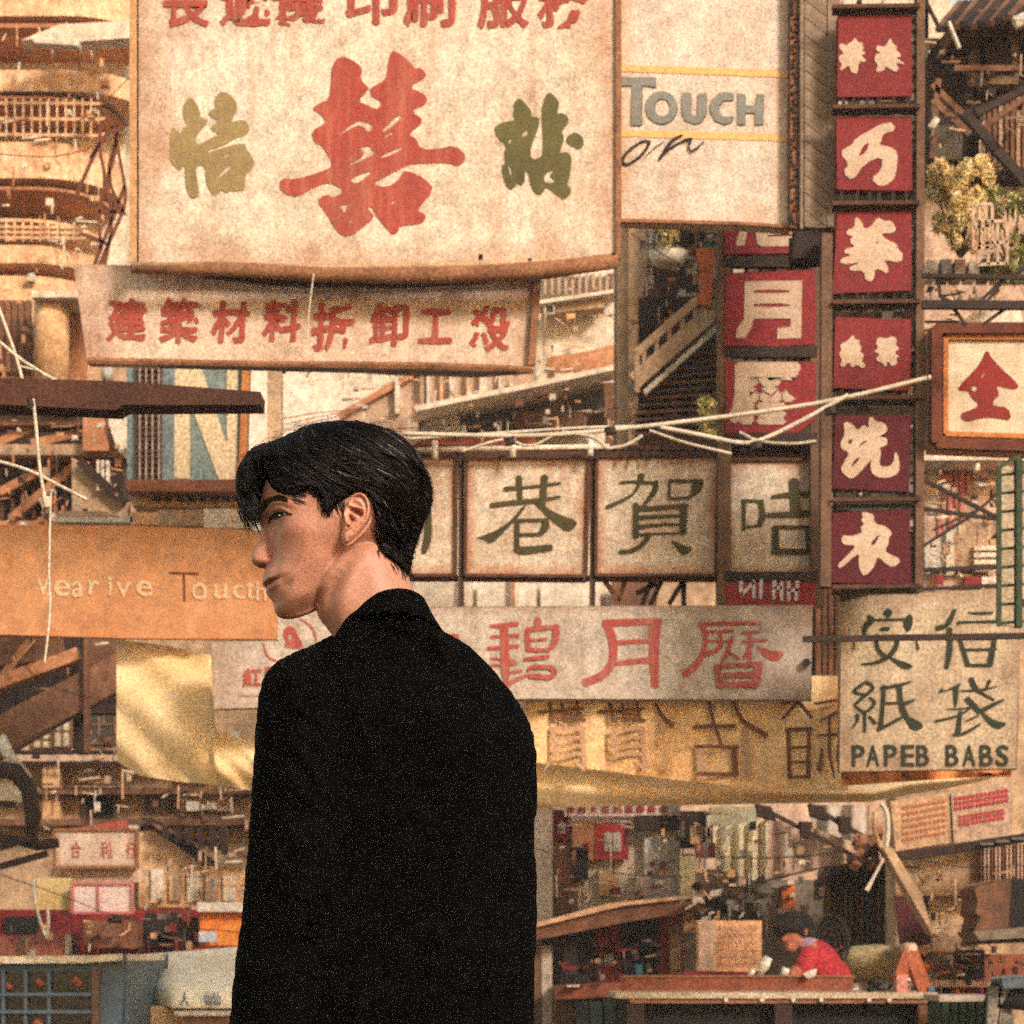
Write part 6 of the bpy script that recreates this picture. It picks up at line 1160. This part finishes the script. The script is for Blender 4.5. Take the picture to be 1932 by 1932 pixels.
# fan
t = thing('standing_fan', (P(1568, 0, 14.4).x, 14.4, 0), 'round black electric fan behind the man in red', 'fan'); c = P(1566, 1776, 14.4); rx, rz = PX(33, 14.4), PX(50, 14.4)
cir = lambda s, y: [(c.x + s * rx * math.cos(a), y, c.z + s * rz * math.sin(a)) for a in [k * math.pi / 16 for k in range(33)]]
mb = MB(); q = cir(.97, 14.45); mb.add([(c.x, 14.5, c.z)] + q[:-1], [(0, i + 1, (i + 1) % 32 + 1) for i in range(32)]); obj('housing', mb, blk, t)
for s in (1, .75, .5, .25): obj('guard_ring', MB().tube(cir(s, 14.34), .012 if s == 1 else .006, 4), darks, t)
for k in range(4):
    a = k * math.pi / 2 + .5; mb = MB(); mb.add([(c.x, 14.4, c.z), (c.x + .6 * rx * math.cos(a), 14.38, c.z + .6 * rz * math.sin(a)), (c.x + .85 * rx * math.cos(a + .5), 14.42, c.z + .85 * rz * math.sin(a + .5)), (c.x + .6 * rx * math.cos(a + 1), 14.44, c.z + .6 * rz * math.sin(a + 1))], [(0, 1, 2, 3)]); obj('blade', mb, darks, t)
for u, v in ((1546,1790),(1552,1782),(1578,1790),(1586,1784),(1578,1799)): pt('red_spot', R4(u, v, u + 4, v + 5), 14.33, .01, red3, t)
obj('stand', MB().tube([(c.x, 14.45, c.z - rz), (c.x, 14.45, .05)], .03, 8), darks, t); obj('base', MB().tube([(c.x, 14.45, 0), (c.x, 14.45, .05)], [.25, .2], 16), darks, t)
# notice board with rows of characters
t = board(R4(1316,1738,1436,1832), 14.8, .05, M('notice_orange', (222,170,122), (206,146,102), scale=2, **G2), 'pale orange notice board covered with rows of small characters', None)
pt('panel', R4(1318,1738,1350,1832), 14.79, .02, w_pk, t); pt('base_strip', R4(1292,1833,1440,1848), 14.75, .1, redb, t)
R = random.Random(2)
for j in range(6):
    for i in range(8): glyph('天地人和中正福祿壽喜平安'[R.randrange(12)], t, 14.78, M('notice_ink', (126,70,44), gs=84), 1358 + i * 9.6, 1752 + j * 13, 7.5, 9, bold=0, rough=0)
# wires and struts over the market
rope(((1286,1612),(1400,1619),(1500,1618),(1600,1606)), 14.6, 3, darks, 'thin dark wire sagging across the market canvas', 'wire', 'wire')
rope(((1430,1664),(1530,1641),(1580,1631),(1640,1634)), 14.6, 4, darks, 'dark wire along the lower edge of the market canvas', 'wire', 'wire')
for a, b, w_, lb in (((1425,1518),(1606,1612),8,'long dark strut slanting down across the market canvas'), ((1525,1518),(1652,1592),9,'second dark strut slanting right above the market canvas')):
    t = thing('strut', P(*a, 13.8), lb, 'strut'); obj('bar', MB().bar(P(*a, 13.8), P(*b, 13.8), PX(w_, 13.8)), darks, t); m_ = ((a[0] + b[0]) / 2, (a[1] + b[1]) / 2)
    pt('clamp', [(m_[0]-6,m_[1]-16),(m_[0]+18,m_[1]-14),(m_[0]+14,m_[1]+18),(m_[0]-2,m_[1]+14)], 13.75, .1, w_dk, t); pt('clamp', [(a[0]+2,a[1]-2),(a[0]+30,a[1]+4),(a[0]+40,a[1]+30),(a[0]+6,a[1]+22)], 13.78, .1, w_dk, t)
t = thing('strut_joint', P(1625, 1610, 13.6), 'tangle of dark rusty fittings where the struts meet', 'fitting')
for i in range(14): a = (1605 + R.uniform(0, 50), 1575 + R.uniform(0, 50)); obj('fitting', MB().bar(P(*a, 13.6), P(a[0] + R.uniform(-16, 16), a[1] + R.uniform(-16, 16), 13.55), .05), R.choice([w_dk, rust, rustl]), t)
rope(((1662,1516),(1674,1530),(1676,1570),(1672,1598)), 13.2, 10, whitem, 'bent white pipe above the slanting tan beam', 'pipe', 'pipe'); rope(((1652,1532),(1646,1560),(1662,1600)), 13.3, 9, w_or2, 'curved tan pipe beside the bent white one', 'pipe', 'pipe')
tag(obj('stick', MB().tube([P(1667, 1620, 13.1), P(1650, 1652, 13.1), P(1635, 1680, 13.1)], [PX(2.5,13.1), PX(3,13.1), PX(5,13.1)], 6), whitem), 'white stick hanging below the bent white pipe', 'stick')
tag(obj('beam', MB().slab([(1660,1588),(1684,1600),(1740,1690),(1760,1764),(1732,1716),(1694,1650)], 13.4, .2), w_tan), 'tan beam slanting down right of the dark shelter', 'beam')
# right: menu boards, wall, box, boxes
YM2 = 14.2
t = bld('right_shop', 1810, YM2, 'tan shop front with red and orange lettered boards at the lower right')
pt('wall', R4(1690, 1480, 2080, VG(YM2)), YM2 + .5, .4, w_tan, t); pt('corrugated_sheet', [(1690,1612),(1990,1570),(1990,1668),(1850,1690),(1690,1690)], YM2 + .3, .1, w_tan, t)
for i in range(16): u = 1850 + i * 7; pt('rib', R4(u, 1592, u + 3, 1664), YM2 + .22, .1, w_br if i % 3 == 0 else w_pk, t)
bo = pt('menu_board', [(1680,1512),(1790,1494),(1790,1590),(1690,1606)], YM2, .08, M('board_tan', (196,158,118), (176,136,100), **G2), t)
for j in range(6):
    mb = MB()
    for i in range(10): u = 1702 + i * 8.4; v = 1522 + j * 12 - i * 1.5; flatpoly(mb, R4(u, v, u + 6, v + 6), YM2, .004)
    obj('text_line', mb, M('text_orange', (176,98,60), gs=84), bo)
bo = pt('menu_board', [(1795,1498),(1912,1474),(1908,1572),(1800,1592)], YM2 - .02, .08, M('board_pale', (190,160,132), (170,138,112), **G2), t)
for r0, r1, v0, v1 in ((0, 13, 1504, 1532), (1, 12, 1540, 1562)):
    for i in range(r0, r1):
        u = 1800 + i * 8; mb = MB(); sk = -(u - 1800) * .16
        for k in range(3): flatpoly(mb, R4(u, v0 + sk + k * (v1 - v0) / 3, u + 6, v0 + sk + (k + .8) * (v1 - v0) / 3), YM2 - .02, .004)
        obj('text_block', mb, M('text_red', (176,40,52), (150,34,44), **G2), bo)
obj('edge_beam', MB().bar(P(1690, 1618, YM2 - .3), P(1990, 1572, YM2 - .3), .05, .3), w_dk, t)
for i in range(3): pt('fluorescent_fitting', R4(1850 + i * 30, 1590 - i * 5, 1874 + i * 30, 1594 - i * 5), YM2 - .5, .05, steel, t)
pt('wall_edge', R4(1746,1640,1751,1790), YM2 + .4, .08, w_dk, t); pt('maroon_sheet', [(1690,1690),(1722,1715),(1756,1762),(1756,1782),(1700,1782)], YM2 - .2, .05, M('maroon', (84,26,28), (66,24,24), **G2), t)
for a, b, c, d, mt, y in ((1720,1764,1846,1806,w_tan,0),(1716,1766,1760,1800,w_or2,-.1),(1750,1796,1820,1850,wood,-.1),(1820,1792,1858,1850,blk,-.3),(1858,1800,1990,1856,woodr,-.2),(1770,1800,1800,1812,steel,-.3),(1822,1798,1850,1802,w_pk,-.4),(1740,1852,1900,1862,w_pk,-.4),(1740,1862,1900,1892,w_dk,-.2),(1800,1866,1812,1900,orng,-.3),(1824,1866,1850,1892,redb,-.3)): pt('goods_box', R4(a, b, c, d), YM2 + y, .3, mt, t)
tx = thing('cabinet', P(1890, 1765, 13.2), 'dark brown cabinet with a ragged left edge on a shelf at the right edge', 'cabinet')
pt('cabinet_body', [(1838,1676),(1850,1668),(1905,1660),(1905,1750),(1842,1756),(1848,1730),(1840,1722),(1844,1700)], 13.2, .4, w_br, tx, bevel=.01); pt('cabinet_side', R4(1905,1658,1990,1750), 13.22, .4, blk, tx); pt('shelf', [(1836,1758),(1990,1744),(1990,1764),(1850,1774)], 13.1, .5, w_gy, tx); pt('shelf_edge', [(1850,1775),(1990,1766),(1990,1776),(1850,1782)], 13.15, .4, w_dk, tx)
tx = bld('crate', 1820, 12.0, 'dark green crate under the table at the lower right', 'crate')
gnc = M('crate_green', (36,60,32), (28,46,28), **G2); pt('side', R4(1776,1884,1872,VG(12)-4), 12.0, .4, gnc, tx); pt('rim', R4(1772,1878,1876,1890), 11.97, .46, greyc, tx); [pt('slat', R4(1780 + i * 16, 1892, 1790 + i * 16, 1960), 11.98, .03, gnc, tx) for i in range(6)]
tx = bld('stool', 1910, 11.6, 'stool with slanting grey legs and a dark cushion at the lower right corner', 'stool')
for a, b in (((1874,1862),(1850,VG(11.6))),((1893,1880),(1910,1960)),((1900,1862),(1885,1990)),((1940,1862),(1960,1990))): obj('leg', MB().bar(P(*a, 11.6), P(*b, 11.62), .045), steel, tx)
obj('cushion', MB().tube([P(1915, 1905, 11.7), P(1920, 1860, 11.7)], [.16, .13], 14), blk, tx, True); obj('cloth', MB().slab([(1890,1848),(1960,1842),(1960,1860),(1895,1862)], 11.5, .25), M('blue_grey_cloth', (96,104,110), gs=107), tx, bevel=.01)
# workbench
YW2 = 12.6
t = bld('workbench', 1450, YW2, 'long wooden workbench with a raised back board in front of the man in red', 'workbench')
zt = P(0, 1880, YW2).z
obj('top', MB().box((P(1160,0,YW2).x, YW2, zt - .012), (P(1770,0,YW2).x, YW2 + .75, zt + .02)), M('bench_edge_pale', (196,176,146), (170,146,116), scale=5, **G2), t, bevel=.004)
obj('apron', MB().slab([(1186,1884),(1762,1884),(1762,1893),(1190,1893)], YW2 + .02, .04), rustl, t)
obj('back_board', MB().slab([(1170,1843),(1612,1843),(1608,1868),(1172,1870)], YW2 + .1, .04), woodr, t); obj('board_edge', MB().slab([(1170,1840),(1612,1840),(1612,1843.5),(1170,1843.5)], YW2 + .09, .06), rustl, t)
for u in (1200, 1752, 1480): obj('leg', MB().bar((P(u,0,YW2).x, YW2 + .08, 0), (P(u,0,YW2).x, YW2 + .08, zt - .02), .09), wood if u == 1752 else w_dk, t)
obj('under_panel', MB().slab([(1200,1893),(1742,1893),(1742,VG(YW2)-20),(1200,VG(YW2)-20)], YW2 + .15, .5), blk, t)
for u in (1438, 1497, 1640, 1678, 1370, 1550): obj('screw', MB().tube([P(u, 1887, YW2 + .02), P(u, 1887, YW2)], .012, 6), white, t)
R = random.Random(6); tg = thing('tool_pile', P(1660, 1866, YW2 + .3), 'pile of dark tools and offcuts at the right end of the workbench', 'tools')
for i in range(26): a = (1612 + R.uniform(0, 120), 1848 + R.uniform(0, 20)); obj('tool', MB().bar(P(*a, YW2 + .3), P(a[0] + R.uniform(-24, 24), a[1] + R.uniform(-5, 5), YW2 + .25 + R.uniform(-.1, .2)), .02, .03), R.choice([w_dk, w_br, rustl, white, steel, w_dk, blk]), tg)
tg = thing('wooden_trestle', P(1716, 1872, YW2 + .1), 'small orange brown trestle standing on the right end of the workbench', 'trestle'); ob = M('orange_brown', (176,98,62), (150,76,48), **G2)
for a, b, w_ in (((1716,1792),(1694,1850),.06),((1718,1796),(1746,1874),.07),((1700,1838),(1730,1842),.03)): obj('leg', MB().bar(P(*a, YW2 + .1), P(*b, YW2 + .1), w_), ob, tg)
obj('head', MB().tube([P(1706, 1792, YW2 + .1), P(1724, 1792, YW2 + .12)], .04, 8), w_pk, tg, True)
tag(pt('pink_box', R4(1692,1840,1713,1872), YW2 + .05, .1, M('pink_card', (206,140,120), (190,124,106), **G2), None), 'small pink box beside the trestle on the workbench', 'box')
tag(pt('blue_tin', R4(1752,1862,1764,1878), YW2 + .05, .08, M('blue_tin', (84,110,140), **G2), None), 'small blue tin at the right end of the workbench', 'tin')
tag(obj('brush_bottle', MB().tube([P(1432, 1842, YW2 + .4), P(1440, 1825, YW2 + .4), P(1450, 1806, YW2 + .4)], [.008, .03, .024], 8), white, None, True), 'slanting white bottle left of the man in red', 'bottle')
tag(obj('spool', MB().tube([P(1414, 1842, YW2 + .35), P(1422, 1828, YW2 + .35)], [.02, .012], 8), white, None, True), 'small white spool at the left of the slanting bottle', 'spool'); tag(obj('cup', MB().tube([P(1478, 1842, YW2 + .3), P(1483, 1826, YW2 + .3)], [.024, .02], 8), white, None, True), 'small white cup by the hands of the man in red', 'cup')
tag(pt('crumpled_paper', [(1516,1838),(1530,1830),(1542,1828),(1538,1842),(1524,1846)], YW2 + .04, .05, white, None), 'crumpled white paper on the board edge below the red shirt', 'paper')
# man in red
YR2 = 13.6; sc = K * YR2 / FW
def c3(u, v, y): p = P(u, v, y); return (p.x, y, p.z)
pr = thing('person', (P(1560, 0, YR2).x, YR2, 0), 'man in a red shirt bending over the workbench, dark hair', 'person')
sk2 = M('skin_warm', (168,100,72), (150,84,60), scale=8, **G2); shirt = M('shirt_red', (170,38,44), (140,26,34), scale=5, bump=.4, **G2)
zb = P(0, 1905, YR2).z
capmesh('body', [(c3(1500,1757,YR2), c3(1497,1772,YR2-.03), .078, .06), (c3(1494,1780,YR2-.05), c3(1492,1786,YR2-.06), .045, .035), (c3(1480,1772,YR2-.06), c3(1484,1776,YR2-.05), .018, .014), (c3(1512,1776,YR2+.02), c3(1534,1796,YR2+.08), .052, .06), (c3(1530,1800,YR2), c3(1560,1850,YR2), .08, .08),
  (c3(1500,1834,YR2-.22), c3(1484,1862,YR2-.30), .036, .026), (c3(1484,1862,YR2-.30), c3(1474,1866,YR2-.33), .028, .02), (c3(1474,1866,YR2-.33), c3(1466,1868,YR2-.36), .012, .009), (c3(1475,1862,YR2-.33), c3(1466,1862,YR2-.37), .011, .008), (c3(1477,1858,YR2-.32), c3(1470,1856,YR2-.36), .011, .008), (c3(1520,1756,YR2-.075), c3(1520,1762,YR2-.078), .014, .012),
  (c3(1560,1900,YR2), c3(1560,2060,YR2), .08, .06)], sk2, pr, .006, .012)
capmesh('shirt', [(c3(1540,1808,YR2+.02), c3(1566,1850,YR2+.02), .105, .125), (c3(1562,1850,YR2+.02), (P(1572,0,YR2).x, YR2 + .02, zb), .125, .12), (c3(1526,1806,YR2-.1), c3(1512,1846,YR2-.16), .062, .056), (c3(1512,1846,YR2-.16), c3(1502,1850,YR2-.2), .055, .045), (c3(1560,1806,YR2+.12), c3(1590,1850,YR2+.1), .06, .055), (c3(1590,1850,YR2+.06), c3(1584,1875,YR2-.0), .045, .04)], shirt, pr, .008, .02)
capmesh('hair', [(c3(1494,1747,YR2+.01), c3(1508,1750,YR2+.02), .082, .090), (c3(1470,1757,YR2-.02), c3(1478,1768,YR2-.02), .03, .02), (c3(1474,1748,YR2-.05), c3(1500,1746,YR2-.06), .035, .04), (c3(1514,1756,YR2-.03), c3(1524,1770,YR2-.0), .055, .034), (c3(1488,1728,YR2-.02), c3(1512,1730,YR2), .03, .03), (c3(1500,1752,YR2-.07), c3(1512,1760,YR2-.06), .03, .02)], M('hair_dark_brown', (22,15,12), (36,24,18), scale=40, bump=.8, **G2), pr, .006, .015)
capmesh('collar', [(c3(1518,1780,YR2-.02), c3(1532,1786,YR2+.02), .05, .05)], M('collar_lilac', (170,140,160), **G2), pr, .006, .01)
capmesh('trousers', [((P(1572,0,YR2).x, YR2 + .02, zb), (P(1572,0,YR2).x, YR2 + .02, zb - .1), .12, .13), ((P(1552,0,YR2).x, YR2, zb - .12), (P(1552,0,YR2).x, YR2, .06), .085, .06), ((P(1592,0,YR2).x, YR2, zb - .12), (P(1592,0,YR2).x, YR2, .06), .085, .06)], M('trouser_navy', (36,38,48), gs=92), pr, .012, .02)
for u in (1552, 1592): capmesh('shoe', [((P(u,0,YR2).x, YR2, .04), (P(u,0,YR2).x - .05, YR2 - .14, .035), .045, .035)], blk, pr, .012, .02)
# road surface, kerb and far end of the street
g = MB(); g.add([(-400, -60, 0), (400, -60, 0), (400, 900, 0), (-400, 900, 0)], [(0, 1, 2, 3)])
tag(obj('ground', g, M('asphalt', (84,74,64), (70,60,52), scale=.6, streak=.4, grain=.3, gs=50)), kind='structure')
for x0, x1 in ((-6, -3.3), (3.3, 6)): tag(obj('pavement', MB().box((x0, -20, .004), (x1, 15.2 if x0 < 0 else 12, .13)), M('pavement_stone', (150,134,112), (128,112,92), scale=1, **G2)), kind='structure')
for i, (x, y, w_, h_, mt) in enumerate(((-26,60,20,22,w_pk),(-6,66,14,26,w_cr),(8,62,14,20,w_tan),(24,58,18,24,w_pk))):
    t = thing('distant_block', (x, y, 0), ['broad pinkish', 'tallest cream', 'lower tan', 'rightmost pinkish'][i] + ' apartment block closing the far end of the street', 'building')
    obj('wall', MB().box((x - w_ / 2, y, 0), (x + w_ / 2, y + 10, h_)), mt, t)
    for a in range(5):
        for b in range(5):
            cx_, cz_ = x - w_ / 2 + w_ * (a + .5) / 5, 1.5 + h_ * (b + .3) / 5.4; ww = obj('window', MB().box((cx_ - .8, y - .08, cz_), (cx_ + .8, y + .02, cz_ + 1.6)), w_tan, t); obj('pane', MB().box((cx_ - .65, y - .1, cz_ + .12), (cx_ + .65, y - .05, cz_ + 1.48)), pn_d, ww)

# ---- small fittings, pipes, boxes and oddments on the walls
R = random.Random(77)
def clutter(bname, u0, v0, u1, v1, Y, n, mats, smin_=3, smax_=16):
    pa = bpy.data.objects[bname]
    for i in range(n):
        u = R.uniform(u0, u1); v = R.uniform(v0, v1); k = R.random(); a = R.uniform(smin_, smax_); b_ = R.uniform(smin_, smax_); y = Y - R.uniform(.05, .5); mt = R.choice(mats)
        if k < .28: obj('pipe_run', MB().bar(P(u, v, y), P(u + R.uniform(-2, 2), v + a * R.uniform(1.5, 4), y), PX(R.uniform(1.5, 3.5), Y)), mt, pa)
        elif k < .52: obj('bracket_bar', MB().bar(P(u, v, y), P(u + a * R.uniform(1.5, 4), v + R.uniform(-6, 6), y), PX(R.uniform(1.5, 4), Y)), mt, pa)
        elif k < .64: obj('stay', MB().bar(P(u, v, y), P(u + a * R.uniform(-2, 2), v + a * R.uniform(1, 2), y), PX(R.uniform(1.5, 3), Y)), mt, pa)
        elif k < .86: obj('meter_box', MB().slab([(u, v), (u + a, v + R.uniform(-2, 2)), (u + a + R.uniform(-1, 1), v + b_), (u, v + b_)], y, .08), mt, pa)
        else: obj('hanging_rag', MB().slab([(u, v), (u + a, v + 1), (u + a * .9, v + b_ * 1.4), (u + a * .5, v + b_ * 1.1), (u + 1, v + b_ * 1.5)], y, .02), mt, pa)
clutter('corner_building', -20, 40, 200, 530, YA + .1, 90, [w_cr, white, w_or, w_or2, w_or, w_cr])
clutter('shophouse', -20, 560, 60, 700, YB2 + .1, 16, [w_br, w_or, w_or2])
clutter('timber_balcony', -10, 760, 235, 985, YD, 70, [w_br, w_or, w_dk, w_tan, w_or, white])
clutter('timber_support', 0, 1215, 225, 1340, YE + .6, 36, [w_br, w_or, w_dk, w_tan, pn_l])
clutter('tenement', 0, 1350, 470, 1560, YF - .2, 130, [w_br, w_dk, w_tan, w_pk, white, w_or2, w_gy])
clutter('tenement', 270, 1590, 470, 1712, YF - .8, 40, [w_br, w_tan, w_cr, w_pk, w_or2, steel])
clutter('red_stall', 0, 1718, 372, 1796, 18.0, 70, [redb, w_dk, w_br, white, steel, w_or2, wood, red1, w_ol])
clutter('cream_building', 640, 692, 1160, 815, YH - .4, 110, [w_pk, w_cr, w_tan, w_or2, w_br, white, w_gy, w_or])
clutter('cream_building', 1020, 515, 1160, 690, YH - .1, 26, [w_pk, w_or2, w_tan, w_br])
clutter('stair_building', 1205, 428, 1368, 600, YS + .6, 80, [w_br, w_dk, w_tan, w_gy, white, w_or, w_cr])
clutter('stair_building', 1168, 600, 1260, 860, YS + .6, 40, [w_br, w_dk, wood, w_tan, rustl])
clutter('backing_building', 1372, -60, 1740, 1110, YJ + .2, 150, [w_ol, w_dk, w_tan, greyc, w_gy, w_cr, blk])
clutter('timber_house', 1750, 90, 1930, 330, YV + .3, 80, [w_br, w_dk, wood, w_tan, w_gy, blk])
clutter('timber_house', 1746, 495, 1930, 612, YV + .3, 46, [w_pk, w_or2, w_tan, steel, white, w_br])
clutter('pale_building', 1746, 872, 1880, 1122, YX - .1, 60, [w_pk, w_cr, white, w_tan, red3, w_br])
clutter('shop_row', 1046, 1542, 1290, 1700, YN1, 80, [w_pk, w_cr, w_br, w_tan, red3, w_or2, white, w_dk])
clutter('shop_row', 1048, 1770, 1290, 1845, YN1 - .7, 36, [w_dk, redb, w_br, blk, steel, w_tan], 3, 10)
clutter('market_hall', 1290, 1525, 1560, 1735, YN2 - .2, 110, [w_tan, w_dk, w_br, w_pk, steel, white, w_cr, w_or2])
clutter('right_shop', 1700, 1620, 1932, 1790, YM2 + .2, 70, [w_tan, w_br, w_pk, w_dk, w_or2])
clutter('right_shop', 1720, 1790, 1932, 1860, YM2 - .3, 70, [w_br, woodr, w_dk, steel, w_tan, redb, orng], 3, 12)
for i, (pts, Y_, w_, lb) in enumerate((([(1190,440),(1280,500),(1368,520)],13.5,2,'thin dark wire sagging across the top of the outdoor staircase'),([(640,700),(800,712),(1010,700)],15,2,'thin dark wire under the long signboard, right of the grey post'),
  ([(1745,640),(1752,700),(1746,850)],9.5,3,'thin dark wire hanging beside the framed board'),([(530,835),(700,812),(880,800),(1170,770)],14,2,'thin dark wire behind the cable bundle'),([(0,1210),(90,1300),(240,1330)],14,2,'thin dark wire across the timber struts'),
  ([(0,1650),(120,1690),(240,1740),(470,1760)],16,2,'thin dark wire over the red stall'),([(1010,1600),(1150,1650),(1300,1655)],16,2,'thin dark wire across the shop row'),([(1690,1612),(1820,1640),(1940,1630)],13.6,2,'thin dark wire under the lettered menu boards'),
  ([(240,250),(120,300),(-10,290)],16,2,'rust coloured wire across the rounded balconies'),([(250,140),(160,230),(60,250),(-10,200)],16.5,2,'second rust coloured wire higher on the rounded balconies'))):
    rope(tuple(pts), Y_, w_, net if 'rust' in lb else darks, lb, 'wire', 'wire')

# ---- warm hazy air
if HAZE:
    hz = MB().box((-60, -30, -1.2), (60, 90, 32)); ho = obj('haze', hz, M('haze_air', (255,255,255))); stuff(ho)
    hm = ho.data.materials[0]; hn = hm.node_tree; hn.nodes.clear(); pv = hn.nodes.new('ShaderNodeVolumePrincipled'); pv.inputs['Color'].default_value = (1, .93, .85, 1); pv.inputs['Density'].default_value = HAZE; pv.inputs['Anisotropy'].default_value = 0
    out = hn.nodes.new('ShaderNodeOutputMaterial'); hn.links.new(pv.outputs[0], out.inputs['Volume'])
